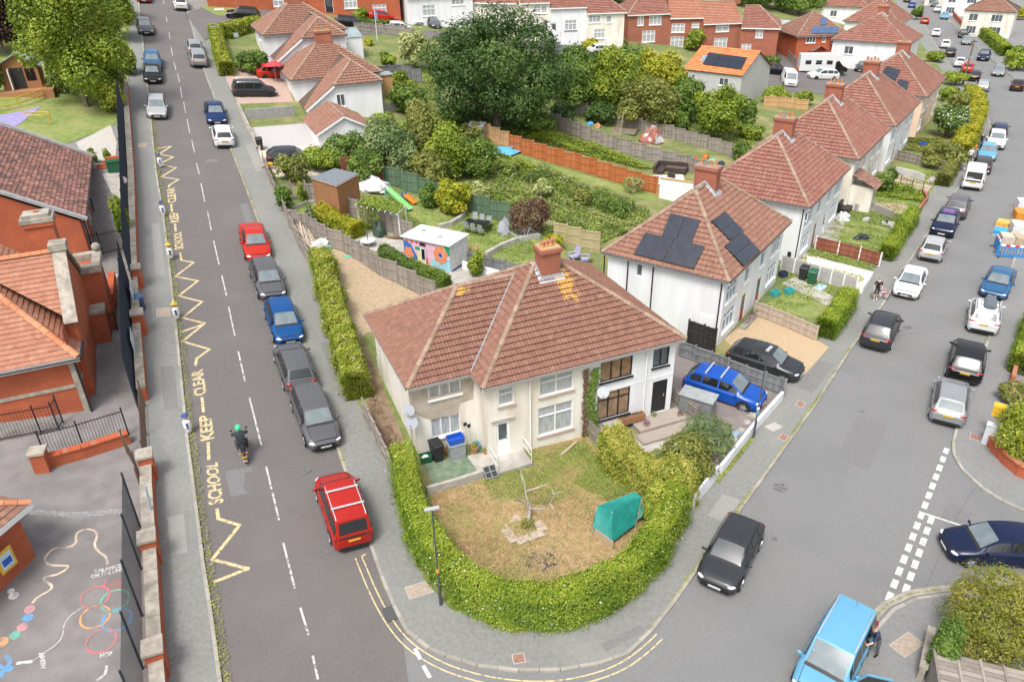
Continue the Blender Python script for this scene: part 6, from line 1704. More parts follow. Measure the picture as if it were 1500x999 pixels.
def car(label,px,az,kind,col,far=False,glass=None,rails=0,sunroof=None,L=None,W=None,H=None,bars=False,name='parked_car',cat='car',group='cars parked along the streets',off=.02,sc=1.0,tilt=True,skip=()):
    p =PROF[kind]; L,W,H =(L or p['L'])*sc,(W or p['W'])*sc,(H or p['H'])*sc
    M =car_meshes(kind,L,W,H); C_ =M['_cache']
    c =G(*px)
    t =thing(name,label,cat,(c.x,c.y,c.z +off),0,group)
    # sit on the slope
    e =.5; gx,gy =(h(c.x +e,c.y)-h(c.x -e,c.y)),(h(c.x,c.y +e)-h(c.x,c.y -e))
    up =Vector((-gx,-gy,1)).normalized(); fw =Vector((*azvec(az),0)); fw =(fw -up *fw.dot(up)).normalized(); rt =fw.cross(up)
    t.rotation_euler =Matrix((rt,fw,up)).transposed().to_euler()
    def add(nm,mb,m,smooth=35,key=None,parent=t,loc=None):
        k =(key or nm,m.name)
        if k not in C_: C_[k]=mb.mesh(nm,m,smooth)
        return link(nm,C_[k],parent,loc)
    pm =P_[col]; gm =glass or M_cglass
    add('body',M['body'],pm,32)
    add('windscreen',M['windscreen'],gm); add('rear_window',M['rear_window'],gm if glass else M_cglassd if kind != 'estate' else gm)
    for i,g in enumerate(M['side_window']):
        if ('w',i) not in skip: add('side_window',g,M_cglassd,None,('sw',i))
    for i,(x,y) in enumerate(M['wheel_pos']):
        if far and i % 2: pass
        wp =add('wheel',MB().lathe([(.05,-.1),(.05,.1)],(0,0,0),6,RY),M_trim,None,'hub',t,(x,y,M['wheel_r']))
        if not far: add('tyre',M['tyre'],M_tyre,40,None,wp); add('rim',M['rim'],M_rim,40,None,wp)
        else: add('tyre',M['tyre'],M_tyre,40,None,wp)
    if not far: [add('wheel_arch',g,M_trim,None,('ar',i)) for i,g in enumerate(M['arch'])]; add('door_seam',M['seams'],M_trim,None)['kind']='stuff'; add('aerial',M['aerial'],M_trim,None)
    for i in (0,1): add('headlight',M['headlight'][i],M_hl,60,('hl',i)); add('tail_light',M['tail_light'][i],M_tl,60,('tl',i)); add('mirror',M['mirror'][i],pm,60,('mi',i))
    add('grille',M['grille'],M_trim,None); add('rear_bumper',M['rear_bumper'],M_trim,None)
    add('number_plate',M['plate_f'],M_pw,None,'pf'); add('number_plate',M['plate_r'],M_py,None,'pr')
    if rails:
        for i in (0,1): add('roof_rail',M['rail'][i],M_rail if rails == 1 else M_trim,50,('rl',i))
    if sunroof: add('sunroof',M['sunroof'],sunroof,None)
    if bars:
        a,b,hw_ =M['roof']
        for f in (.25,.72):
            q =a.lerp(b,f); mb =MB(); mb.bx(-hw_ *1.0,hw_ *1.0,q.y -.045,q.y +.045,max(a.z,b.z)+.07,max(a.z,b.z)+.11)
            for sg in (-1,1): mb.bx(sg *hw_ *.9-.03,sg *hw_ *.9+.03,q.y -.04,q.y +.04,max(a.z,b.z)-.08,max(a.z,b.z)+.072)
            part('roof_bar',mb,M_rail,t)
    return t
U,Dn =ROADAZ,ROADAZ +180
LT ='left road'
car('bright red people carrier with white roof bars parked lowest on the left road',(503,757),U -1,'mpv','wine',bars=True,rails=1)
car('grey estate car facing downhill above the red people carrier',(462,622),Dn -3,'estate','grey')
car('mid grey hatchback seen from behind between the grey estate and the blue car',(432,547),U -2,'hatch','grey')
car('blue hatchback facing downhill between two grey cars',(416,481),Dn -2,'hatch','blue',H=1.45)
car('grey hatchback facing downhill right below the bright red saloon',(392,419),Dn -3,'hatch','grey',L=4.35)
car('bright red saloon parked at the top of the five car row on the left road',(374,365),Dn,'saloon','red',L=4.4)
car('white hatchback seen from behind, far right kerb of the left road',(327,207),U,'hatch','white',far=True,L=4.1)
car('dark blue saloon facing downhill just above the white hatchback',(316,174),Dn,'saloon','dblue',far=True,L=4.5)
car('silver hatchback with red lamps seen from behind near the clipped hedge',(291,93),U,'suv','silver',far=True,H=1.55)
car('silver car half hidden above the silver hatchback by the hedge',(286,77),U,'hatch','silver',far=True)
car('white crossover at the very top of the left road',(265,12),U,'suv','white',far=True)
car('light silver hatchback facing downhill on the left kerb by the school trees',(231,166),Dn +2,'hatch','lsilver',far=True)
car('black saloon facing downhill on the left kerb under the trees',(224,115),Dn,'saloon','black',far=True)
car('bright blue hatchback parked behind the black saloon under the trees',(224,97),Dn,'hatch','mblue',far=True)
car('grey hatchback facing downhill highest under the street trees',(213,47),Dn -4,'hatch','grey',far=True)
car('red car cut by the top edge on the left kerb',(211,1),Dn,'hatch','red',far=True)
car('dark grey people carrier parked sideways on the pinkish drive',(373,141),66,'mpv','dgrey',far=True,rails=1,group='cars on driveways',H=1.65)
car('red car partly hidden on the drive behind the dark people carrier',(404,114),66,'hatch','red',far=True,group='cars on driveways')
car('black four by four turning in the far side street',(357,29),255,'suv','black',far=True,group='cars on driveways')
car('dark car half hidden under the bushes on the cream drive',(428,240),70,'hatch','dgrey',far=True,group='cars on driveways')
car('long black car under a cover on the lane behind the white houses',(514,40),75,'estate','black',far=True,group='cars on driveways')
car('red hatchback behind the low hedge of the brick row',(560,30),80,'hatch','red',far=True,group='cars on driveways')
car('white hatchback nose on before the white rendered top house',(606,34),150,'hatch','white',far=True,group='cars on driveways')
car('grey car beside the white hatchback before the rendered top house',(632,39),150,'hatch','grey',far=True,group='cars on driveways')
car('white car roof showing above the variegated bush',(586,48),75,'hatch','white',far=True,group='cars on driveways')
car('white hatchback parked on the lane by the yellow shrub',(879,79),60,'hatch','white',far=True,group='cars on driveways')
car('black suv parked before the right end of the brick terrace',(1135,110),95,'suv','black',far=True,group='cars on driveways')
car('white suv parked broadside in front of the camper van',(1204,117),262,'suv','white',far=True,group='cars on driveways',L=4.8)
car('white panel van nose up behind the garden shrubs',(1154,124),190,'van','white',far=True,name='parked_van',cat='van',group='cars on driveways')
car('dark grey suv by the white gable near the sandy drive',(1263,105),215,'suv','dgrey',far=True,group='cars on driveways',W=2.0)
# right road, near
R1,R2 =ROADAZ2,ROADAZ2 +180
car('black electric hatchback on the carriageway below the corner lamp',(1069,822),R2 -3,'hatch','dgrey',L=4.2,glass=mat('tinted_glass',(.045,.05,.055),rough=.05,spec=.9))
car('dark grey crossover with glass roof on the gravel drive',(1118,542),125,'suv','dgrey',sunroof=M_cglassd,group='cars on driveways',L=4.4,H=1.58,W=1.84)
car('vivid blue crossover with silver roof bars on the tarmac drive',(1059,582),124,'suv','rblue',bars=True,group='cars on driveways',H=1.6,L=4.5)
car('dark grey suv seen from behind on the kerb below the pedestrian',(1288,494),R1 -2,'suv','dgrey',rails=2,glass=M_cglassd)
car('white coupe facing downhill beside the pedestrian',(1331,423),R2 -2,'saloon','white',L=4.5,H=1.40)
car('pale silver hatchback seen from behind above the white coupe',(1365,372),R1 -2,'hatch','lsilver')
car('dark crossover with purple sunroof facing downhill',(1382,338),R2 -2,'suv','navy',sunroof=mat('violet_roof_glass',(.12,.03,.2),rough=.08,spec=.8))
car('grey suv with red lamps just above the purple roofed crossover',(1400,312),R1 -2,'suv','grey',far=True)
car('white minibus van seen from behind beside the pink path',(1424,270),R1 -4,'van','white',glass=M_cglassd,name='parked_van',cat='van')
car('dark car hidden above the white minibus van',(1437,249),R1 -4,'hatch','dgrey',far=True)
car('sky blue hatchback facing downhill near the man in white',(1444,231),R2 -5,'hatch','sky',far=True)
car('white suv with dark screen above the sky blue hatchback',(1457,214),R2 -6,'suv','white',far=True)
car('deep blue hatchback topmost of the tight row at the bend',(1462,198),R1 -4,'hatch','dblue',far=True)
car('mid blue saloon facing downhill on the right kerb below the barriers',(1459,424),R2 +2,'saloon','mblue')
rb =car('white crossover with grey roof box seen from behind on the right kerb',(1438,473),R1 -5,'suv','white',rails=2,L=4.2,H=1.6)
car('black suv with dark glass above the silver hatchback',(1412,540),R1 -4,'suv','black',glass=M_cglassd,W=1.9)
car('silver hatchback with red tail lamps at the side road corner',(1388,597),R1 -5,'hatch','silver',rails=0,L=4.4,glass=M_cglass)
car('navy hatchback turning out of the side road on the right',(1453,813),276,'hatch','navy',L=4.15,group='cars driving')
# right road, far
for lab,px,az,kd,cl in (('dark red saloon at the right edge below the far junction',(1489,131),33,'saloon','brown'),('silver saloon coming downhill right of the telegraph pole',(1462,110),213,'saloon','silver'),('navy suv driving uphill in the middle of the far road',(1440,88),213,'suv','navy'),('silver hatchback on the far right kerb by the long hedge',(1415,65),208,'hatch','silver'),('black hatchback beside the silver one by the long hedge',(1410,55),208,'hatch','black'),('pale blue hatchback on the far right kerb',(1383,28),208,'hatch','sky'),('white hatchback above the pale blue one at the top',(1373,18),208,'hatch','white'),('grey hatchback near the top right corner of the far road',(1368,10),208,'hatch','grey'),('small silver car at the top edge of the far road',(1362,3),208,'hatch','silver'),
                          ('silver estate seen from behind at the bend below the telegraph pole',(1438,132),30,'estate','silver'),('black hatchback with yellow plate above the silver estate',(1426,117),30,'hatch','black'),('small red hatchback in the far left kerb row',(1416,105),30,'hatch','red'),('white convertible between the red and black far cars',(1405,97),30,'saloon','white'),('black hatchback with yellow plate in the far left kerb row',(1391,82),30,'hatch','black'),('white hatchback above the black one, far left kerb',(1384,70),28,'hatch','white'),('white car with yellow plate beside the front gardens',(1370,53),28,'hatch','white'),('bright red hatchback near the top of the far left kerb',(1354,35),28,'hatch','red'),('blue hatchback at the top of the far left kerb',(1335,12),28,'hatch','blue'),('dark car cut by the top edge of the far left kerb',(1328,4),28,'hatch','dgrey')):
    car(lab,px,az,kd,cl,far=True)
# roof box on the white crossover: a thing of its own
M4 =Matrix.Translation(rb.location) @ rb.rotation_euler.to_matrix().to_4x4()
t =thing('roof_box','grey roof box on the white crossover','roof box',M4 @ Vector((0.1,-.25,1.68))); t.rotation_euler =rb.rotation_euler
mb =MB(); mb.lathe([(.02,-.95),(.26,-.93),(.36,-.8),(.38,.3),(.3,.8),(.12,.98),(.01,1)],(0,0,0),12,Matrix.Diagonal(Vector((1,1,.5))) @ Matrix.Rotation(-math.pi /2,3,'X')); part('lid',mb,mat('roof_box_grey',(.10,.12,.14),rough=.35),t,40)
mb =MB(); mb.bx(-.55,.55,.3,.36,-.14,-.09); mb.bx(-.55,.55,-.45,-.39,-.14,-.09); part('roof_bar',mb,M_trim,t)
# sky blue van at the bottom with an open door
bv =car('sky blue people carrier with open passenger door at the bottom edge',(1218,975),R2 +4,'mpv','sky',rails=1,L=4.4,W=1.82,H=1.76)
Mv =Matrix.Translation(bv.location) @ bv.rotation_euler.to_matrix().to_4x4()
Lq,Wq,Hq =4.4,1.82,1.76
hinge =Vector((Wq /2,Lq /2-Lq *.265,0))
hinge.x *= 1
side =1 if (Mv @ Vector((1,0,0))-Mv @ Vector((0,0,0))).x > 0 else -1
side =1 if (Mv @ Vector((1,0,.5))).x > (Mv @ Vector((-1,0,.5))).x else -1
hinge.x =side *Wq /2*1.0
mb =MB(); dl =1.15
def dpt(u,z): 
    an =math.radians(68); d =Vector((side *math.sin(an),-math.cos(an),0)); n =Vector((-d.y,d.x,0)); inw =.16*max(0,z -.95)/.8
    return hinge +d *u +Vector((0,0,z))+n *(inw *side),n
def dquad(mb,q,th):
    a =[dpt(*p)[0] for p in q]; n =dpt(0,0)[1]*th; k =len(a)
    mb.faces([p +n /2 for p in a]+[p -n /2 for p in a],[tuple(range(k)),tuple(range(2*k -1,k -1,-1))]+[(i,i +k,(i +1) % k +k,(i +1) % k) for i in range(k)])
dquad(mb,[(0,.32),(dl *.9,.32),(dl,.6),(dl,1.0),(0,1.0)],.11)
dquad(mb,[(.0,1.0),(.07,1.0),(.36,1.62),(.30,1.66)],.06); dquad(mb,[(dl -.1,1.0),(dl,1.0),(dl -.05,1.66),(dl -.15,1.62)],.06); dquad(mb,[(.32,1.6),(dl -.14,1.6),(dl -.05,1.67),(.3,1.67)],.06)
dr =part('door',mb,P_['sky'],bv,label='open front passenger door')
mb =MB(); dquad(mb,[(.07,1.0),(dl -.1,1.0),(dl -.14,1.61),(.36,1.61)],.015); part('pane',mb,M_cglassd,dr)
mb =MB(); dquad(mb,[(.1,.45),(dl -.12,.45),(dl -.1,.92),(.1,.92)],.14); part('door_card',mb,mat('door_card',(.05,.09,.11),rough=.7),dr)
mb =MB(); g =dpt(.16,1.08)[0]+dpt(0,0)[1]*(-.14*side); mb.ell(g,(.12,.09,.08),8,6); part('mirror',mb,P_['sky'],dr,60)
# camper van
c =G(1200,109); t =thing('camper_van','white coachbuilt camper van parked in front of the brick detached house','camper van',(c.x,c.y,c.z +.15),azrot(100))
mb =MB(); mb.faces([(x,y,z) for y in (-1.1,1.1) for x,z in ((-3.4,.5),(2.0,.5),(2.0,1.9),(3.0,2.3),(3.0,2.75),(1.5,3.0),(-3.4,2.9))],[(0,1,2,3,4,5,6),(13,12,11,10,9,8,7)]+[(i,i +7,(i +1) % 7+7,(i +1) % 7) for i in range(7)]); mb.f =[f[::-1] for f in mb.f]; part('coach_body',mb,P_['white'],t)
mb =MB(); mb.faces([(x,y,z) for y in (-.98,.98) for x,z in ((2.0,.4),(3.9,.4),(3.95,.9),(3.2,1.2),(2.55,1.95),(2.0,1.95))],[(0,1,2,3,4,5),(11,10,9,8,7,6)]+[(i,i +6,(i +1) % 6+6,(i +1) % 6) for i in range(6)]); mb.f =[f[::-1] for f in mb.f]; part('cab',mb,P_['black'],t)
part('windscreen',MB().faces([(3.17,-.8,1.27),(3.17,.8,1.27),(2.6,.75,1.93),(2.6,-.75,1.93)],[(0,1,2,3)]),M_cglass,t)
for x in (-2.6,-1.0,.6): part('side_window',MB().bx(x,x +.9,-1.115,-1.09,1.5,2.1),M_cglassd,t)
for x in (-2.0,3.1):
    for y in (-.95,.95): part('wheel',MB().lathe([(.1,-.12),(.36,-.12),(.36,.12),(.1,.12)],(x,y,.33),14,RX),M_tyre,t)
# ================================================================== PLANTS
L_priv =leafmat('privet_leaves',(.112,.188,.014),(.225,.315,.024),(.375,.435,.048))
L_priv2 =leafmat('yellow_privet_leaves',(.165,.225,.022),(.300,.352,.036),(.450,.465,.072))
L_var =leafmat('variegated_leaves',(.17,.22,.025),(.36,.36,.05),(.50,.46,.12))
L_mid =leafmat('mid_green_leaves',(.068,.128,.022),(.128,.210,.031),(.210,.292,.048))
L_dark =leafmat('oak_leaves',(.030,.068,.017),(.061,.119,.024),(.108,.176,.038))
L_light =leafmat('light_tree_leaves',(.120,.188,.017),(.225,.300,.026),(.345,.398,.048))
L_yel =leafmat('golden_leaves',(.195,.240,.014),(.360,.375,.024),(.540,.480,.042))
L_olive =leafmat('olive_leaves',(.128,.158,.030),(.217,.240,.048),(.315,.315,.084))
L_blue =leafmat('blue_green_leaves',(.090,.150,.048),(.165,.232,.078),(.270,.330,.132))
L_purp =leafmat('purple_leaves',(.028,.014,.014),(.055,.026,.024),(.090,.045,.035),.15)
L_brn =leafmat('brown_purple_leaves',(.099,.050,.039),(.176,.094,.061),(.242,.154,.088))
L_silv =leafmat('pale_variegated_leaves',(.180,.240,.060),(.360,.405,.144),(.570,.570,.264))
L_fern =leafmat('conifer_sprays',(.150,.180,.024),(.255,.270,.036),(.390,.330,.060))
L_weed =leafmat('weed_leaves',(.128,.188,.030),(.225,.307,.054),(.360,.405,.108))
L_pink =leafmat('dry_pink_stems',(.250,.180,.140),(.350,.260,.200),(.420,.340,.260),.1)
L_fl =leafmat('white_flowers',(.450,.500,.350),(.600,.600,.600),(.600,.600,.600),.2)
L_moss =leafmat('verge_moss',(.180,.225,.024),(.315,.345,.036),(.450,.450,.072))
L_straw =leafmat('straw_blades',(.260,.190,.090),(.380,.280,.150),(.480,.380,.220),.1)
M_bark =mat('bark',(.10,.08,.06),(.19,.16,.125),scale=5,rough=.95,bump=.6,bscale=18,stretch=(1,1,.3))
M_core =mat('inner_twigs',(.035,.032,.018),(.06,.055,.025),scale=6,rough=1)

_seed =[100]
def plant(label,cat,px,wpx,ytop,m,name='shrub',leaf=None,low=.1,lobes=16,dens=1.0,trunk=True,deep=None,extra=None,lr=(.3,.48),shell=.72,jit=.7,group=None,up=.55,asp=.55):
    g =G(*px); sc =FPX /depth(g); _seed[0] += 1
    rx =wpx /2/sc *.93; H_ =top_height(g,ytop)*.97
    H_ =max(H_,.4)
    z0 =H_ *low; rz =(H_ -z0)/2
    ry =deep if deep else rx *.95
    if leaf is None: leaf =max(.07,min(.42,3.9/sc))
    area =4*math.pi *((rx *ry) ** 1.6/3+2*((rx +ry)/2*rz) ** 1.6/3) ** (1/1.6)
    n =int(min(60000,max(300,dens *3.4*area /(leaf *leaf *.30))))
    P,N,tint =blob_points((0,0,z0 +rz),(rx,ry,rz),n,_seed[0],lobes,shell,lr)
    t =thing(name,label,cat,g,random.uniform(0,.01),group)
    link('crown' if name.endswith('tree') else 'foliage',leaf_mesh('foliage',P,N,leaf,m,rnd=tint,jit=jit,up=up,asp=asp),t)
    if extra:
        m2,k,s2 =extra
        R =np.random.default_rng(_seed[0]); sel =R.random(len(P)) < k
        link('blossom',leaf_mesh('blossom',P[sel]*1.02+N[sel]*.05,N[sel],s2,m2,rnd=R.random(sel.sum()),asp=.9),t)
    if trunk:
        mb =MB(); tr =max(.03,rx *.05); R =random.Random(_seed[0])
        mb.tube([(0,0,-.2),(0,0,z0 +rz *.3),(R.uniform(-.1,.1)*rx,R.uniform(-.1,.1)*rx,z0 +rz)],[tr *1.3,tr,tr *.6],7)
        for k in range(6):
            a =R.uniform(0,6.28); e =Vector((math.cos(a)*rx *.75,math.sin(a)*ry *.75,z0 +rz *R.uniform(.5,1.5))); s_ =Vector((0,0,z0 +rz *R.uniform(.0,.6)))
            mb.tube([s_,s_.lerp(e,.5)+Vector((0,0,rz *.12)),e],[tr *.6,tr *.35,tr *.12],5)
        part('trunk' if name.endswith('tree') else 'stems',mb,M_bark,t)
    return t
def hedge(label,pxs,ht,wd,m,leaf=.09,dens=1.0,name='hedge',wob=.12,extra=None,rnd_z=0,topm=None):
    p =resample(smooth_path(g2(pxs),2),.25); n =len(p)
    t =thing(name,label,'hedge',(p[0].x,p[0].y,h(*p[0])+.13)); o =np.array(t.location)
    L =sum((b -a).length for a,b in zip(p,p[1:]))
    area =L *(wd +2*ht)+2*wd *ht
    cnt =int(min(120000,dens *3.3*area /(leaf *leaf *.30)))
    _seed[0] += 1; R =np.random.default_rng(_seed[0])
    A =np.array([(q.x,q.y) for q in p]); T_ =np.gradient(A,axis=0); T_ /= np.linalg.norm(T_,axis=1)[:,None]
    s =R.random(cnt)*(n -1); i =s.astype(int); f =(s -i)[:,None]
    B =A[i]*(1-f)+A[np.minimum(i +1,n -1)]*f; tt =T_[i]; nn =np.stack([-tt[:,1],tt[:,0]],1)
    per =R.random(cnt)*(wd +2*ht)
    top =(per > ht) & (per < ht +wd)
    lat =np.where(per <= ht,-wd /2,np.where(top,per -ht -wd /2,wd /2))
    z =np.where(per <= ht,per,np.where(top,ht,wd +2*ht -per))
    N =np.zeros((cnt,3)); N[top,2]=1
    sd =~top; sg =np.sign(lat); N[sd,:2]=nn[sd]*sg[sd][:,None]
    # rounded shoulders
    sh =top & (np.abs(lat) > wd *.32); z =z -np.where(sh,(np.abs(lat)-wd *.32)*.5,0)
    ends =R.random(cnt) < wd *ht *2/area
    B =np.where((ends & (s < (n -1)/2))[:,None],A[0],B); B =np.where((ends & (s >= (n -1)/2))[:,None],A[-1],B)
    e =ends & sd; lat =np.where(e,R.uniform(-wd /2,wd /2,cnt),lat); z =np.where(e,R.random(cnt)*ht,z)
    XY =B +nn *lat[:,None]
    zg =np.array([h(x,y) for x,y in XY])+.13
    P =np.column_stack([XY,zg +z])
    w_ =noise3(P,.9,_seed[0])*wob +noise3(P,3.1,_seed[0]+1)*wob *.45-R.random(cnt) ** 2*.2+R.random(cnt) ** 9*.3
    P += N *w_[:,None]
    tint =np.clip(.5+noise3(P,2.2,_seed[0]+5)*.3+(R.random(cnt)-.5)*.6+np.where(top,.15,-.12),0,1)  # leaf tone: mottled, lighter over the top, darker down the sides
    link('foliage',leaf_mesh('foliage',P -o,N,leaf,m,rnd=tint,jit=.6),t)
    if extra:
        m2,k,s2 =extra; sel =R.random(cnt) < k; link('blossom',leaf_mesh('blossom',P[sel]-o +N[sel]*.04,N[sel],s2,m2,asp=.9),t)
    mb =MB(); wall_mb(mb,resample([Vector(q) for q in p[3:-3]],1),-.1,ht -.25+.13,wd -.5,1.0); mb.v =[(x -o[0],y -o[1],z_ -o[2]) for x,y,z_ in mb.v]
    part('stems',mb,M_core,t)
    return t
def cover(name,pxs,ht,leaf,m,dens=1.0,m2=None,k2=0.0,px=True,seed=0,off=.14,vert=.5):
    """ground cover nobody could count: leaves over an area, lumpy in height"""
    poly =g2(pxs) if px else pxs
    xs =[p.x for p in poly]; ys =[p.y for p in poly]; n =len(poly)
    a =abs(sum(poly[i].x *poly[(i +1) % n].y -poly[(i +1) % n].x *poly[i].y for i in range(n)))/2
    bb =(max(xs)-min(xs))*(max(ys)-min(ys))
    cnt =int(min(400000,dens *2.2*bb /(leaf *leaf *.30)))
    R =np.random.default_rng(seed +50)
    X =R.uniform(min(xs),max(xs),cnt); Y =R.uniform(min(ys),max(ys),cnt); ins =np.zeros(cnt,bool)
    for i in range(n):
        x0,y0 =poly[i]; x1,y1 =poly[(i +1) % n]
        if y0 == y1: continue
        c =((y0 > Y) != (y1 > Y)) & (X < (x1 -x0)*(Y -y0)/(y1 -y0)+x0); ins ^= c
    X,Y =X[ins][:60000],Y[ins][:60000]
    Z =np.array([h(x,y) for x,y in zip(X,Y)])+off
    P =np.column_stack([X,Y,Z]); lump =np.clip(.55+noise3(P *[1,1,0],1.1,seed)*.6,.05,1.3)
    P[:,2] += ht *lump *R.random(len(P)) ** .5
    N =R.normal(size=P.shape)*vert; N[:,2]=1
    tint =np.clip(.5+noise3(P,.9,seed +3)*.35+(R.random(len(P))-.5)*.5,0,1)
    o =link(name,leaf_mesh(name,P,N,leaf,m,rnd=tint)); o['kind']='stuff'
    if m2:
        s =R.random(len(P)) < k2; q =link('seed_heads' if 'weed' in name else 'dry_stems',leaf_mesh(name,P[s]+[0,0,.1],N[s],leaf *.9,m2)); q['kind']='stuff'
    return o

hedge('tall rounded privet hedge curving round the street corner and dry front lawn',[(594,702),(601,745),(616,800),(645,850),(690,892),(735,911),(780,916),(835,910),(890,889),(938,850),(968,805),(988,762)],1.9,1.0,L_priv,.075,1.35,wob=.2,extra=(L_fl,.006,.07))
hedge('bushy privet hedge between the left pavement and the sandy plot',[(474,398),(486,450),(501,503),(515,550),(526,588)],1.7,1.25,L_priv2,.10,1.15,wob=.34,extra=(L_fl,.02,.08))
hedge('yellow variegated hedge beside the slatted divider fence',[(893,672),(915,700),(950,728),(985,742),(1003,730)],1.75,1.25,L_var,.10,1.1,wob=.25)
hedge('neatly clipped bright green hedge at the pale board fence',[(1206,498),(1222,478),(1240,450)],1.35,1.1,L_priv,.10,.9,wob=.05)
hedge('clipped hedge on the pavement edge beside the red brown panels',[(1296,384),(1312,360),(1334,326)],1.25,.95,L_priv,.12,.9,wob=.12)
hedge('brown topped clipped hedge at the pink path',[(1379,275),(1389,258),(1396,246)],1.2,1.1,L_olive,.14,.9,wob=.06)
hedge('tall yellow green hedge along the bend in the right road',[(1402,236),(1416,208),(1428,180),(1428,158),(1418,146)],1.8,1.8,L_yel,.2,.9,wob=.3)
hedge('long clipped hedge on the far side of the right road',[(1421,36),(1434,50),(1455,68),(1472,84)],1.7,1.6,L_priv,.28,.9,wob=.15)
hedge('clipped yellow hedge on the side street corner of the left road',[(318,58),(326,90),(334,114)],1.5,1.4,L_priv2,.22,.9)
hedge('hedge along the side street before the white catslide house',[(330,58),(355,50),(385,44)],1.5,1.5,L_priv2,.26,.9)
hedge('low hedge before the right brick house of the top row',[(525,40),(552,44),(580,46)],1.1,1.0,L_mid,.28,.9)
hedge('green shrub border along the long grey fence beside the mural shed',[(562,378),(590,392),(622,408),(655,424)],.75,.8,L_mid,.10,1,wob=.2)
hedge('golden shrub row in front of the stepped grey fence',[(470,325),(495,335),(525,352)],1.1,1.2,L_yel,.12,1,wob=.25)
hedge('hedge behind the wall at the right pavement edge',[(1494,552),(1502,520),(1512,480)],1.3,1.2,L_priv,.12,.8,wob=.2)
hedge('low dark hedge beside the sandy path right of the brick terrace',[(1103,92),(1122,94),(1140,96)],1.0,1.0,L_mid,.28,.9)
T_ =plant
T_('large dense dark green oak standing in the middle of the back gardens','tree',(728,192),212,2,L_dark,'oak_tree',low=.06,lobes=44,lr=(.2,.34),dens=1.1)
T_('light green spreading tree overhanging the left road beside the school lawn','tree',(128,158),150,-70,L_light,'broadleaf_tree',low=.06,lobes=34,lr=(.2,.34),dens=.9,shell=.6)
T_('grey green birch behind the light green tree at the top left','tree',(75,75),80,-70,L_mid,'birch_tree',low=.1,lobes=22,lr=(.22,.36))
T_('dark purple tree in the top left corner','tree',(8,82),85,-60,L_purp,'copper_beech_tree',low=.08,lobes=24,lr=(.22,.36))
T_('tree with yellow green leaves beyond the left pavement at the top edge','tree',(178,60),70,-50,L_light,'broadleaf_tree',low=.1,lobes=20)
T_('dark ivy covered bush beside the timber playhouse','shrub',(2,140),32,66,L_mid,lobes=10)
T_('yellow green bush where the school mesh fence starts','shrub',(166,168),44,108,L_priv2,lobes=12)
T_('narrow bright conifer behind the upper mesh fence','conifer',(184,352),26,280,L_priv,'conifer_tree',lobes=10,low=.02)
for q,w_,y,lab in (((140,240),16,222,'left'),((135,228),12,214,'upper'),((158,236),14,217,'right')): T_('small rockery plant, ' +lab +' of three on the pale paved slope','plant',q,w_,y,L_light,'rockery_plant',lobes=5,trunk=False,group='rockery plants')
T_('pale variegated round tree beside the lane left of the oak','tree',(608,104),52,40,L_silv,'variegated_tree',lobes=16)
T_('dark clipped shrub in the white house front garden by the left road','shrub',(370,108),52,72,L_mid,lobes=12)
T_('small lime shrub behind the conservatory','shrub',(541,68),18,56,L_yel,lobes=7)
T_('round lime shrub against the top brick house','shrub',(530,28),30,10,L_light,lobes=9)
T_('tall shrub beside the lane behind the conservatory','shrub',(568,98),30,75,L_light,lobes=9)
for q,w_,y,m_,lab in (((432,268),52,222,L_olive,'olive shrub at the fence corner of the cream drive'),((470,250),60,212,L_light,'light green shrub overhanging the cream drive'),((512,248),70,190,L_mid,'mid green shrub right of the garage gable'),((565,246),96,172,L_blue,'large blue green shrub in the wild back garden'),((622,232),66,138,L_olive,'tall olive tipped shrub left of the oak'),((660,262),74,178,L_light,'bright leafy shrub over the green fence'),((630,275),60,212,L_olive,'drooping olive shrub behind the green fence'),((700,262),60,196,L_mid,'grey green shrub beside the orange fence end'),((540,268),60,215,L_mid,'dark shrub behind the brown shed'),((597,262),56,205,L_blue,'silvery shrub behind the green fence')):
    T_(lab,'shrub',q,w_,y,m_,lobes=16,low=.02)
T_('clipped golden green ball bush against the green fence','bush',(665,314),56,260,L_yel,'ball_bush',lobes=22,lr=(.25,.36),low=.0)
T_('loose green shrub left of the golden ball bush','shrub',(627,306),34,268,L_mid,lobes=10)
T_('pale leafed shrub behind the green fence right of the ball bush','shrub',(703,296),36,264,L_silv,lobes=9)
T_('purple brown bush beside the rotary clothes line','shrub',(778,346),66,286,L_brn,lobes=18,shell=.5)
T_('yellow flowering shrub below the purple brown bush','shrub',(812,365),36,338,L_yel,lobes=8)
for q,w_,y,m_,nm,lab in (((840,168),66,82,L_mid,'broadleaf_tree','mid green tree right of the oak beside the lane'),((893,168),84,62,L_light,'broadleaf_tree','light green tree in the middle of the back gardens'),((962,160),84,62,L_yel,'cypress_tree','golden yellow cypress left of the orange outbuilding'),((945,190),100,104,L_olive,'apple_tree','loose olive fruit tree in front of the golden cypress'),((1048,205),82,120,L_light,'broadleaf_tree','bushy light tree below the orange outbuilding'),((1018,76),36,40,L_light,'ball_tree','small round clipped tree before the brick terrace')):
    T_(lab,'tree',q,w_,y,m_,nm,lobes=24,lr=(.22,.38),low=.1,shell=.6)
T_('golden round shrub beside the white terrace wall','shrub',(864,76),28,52,L_yel,lobes=10)
T_('grey green shrub beside the golden round one','shrub',(905,74),30,56,L_olive,lobes=9)
for q,w_,y,lab in (((1135,152),44,122,'large green shrub behind the back garden fence near the white van'),((1175,155),30,132,'smaller green shrub right of the large one near the white van')): T_(lab,'shrub',q,w_,y,L_light,lobes=10)
T_('yellow green round shrub at the corner of the detached brick house','shrub',(1250,84),24,62,L_priv2,lobes=8)
T_('lime shrub by the far white gable','shrub',(1252,48),18,34,L_yel,lobes=7)
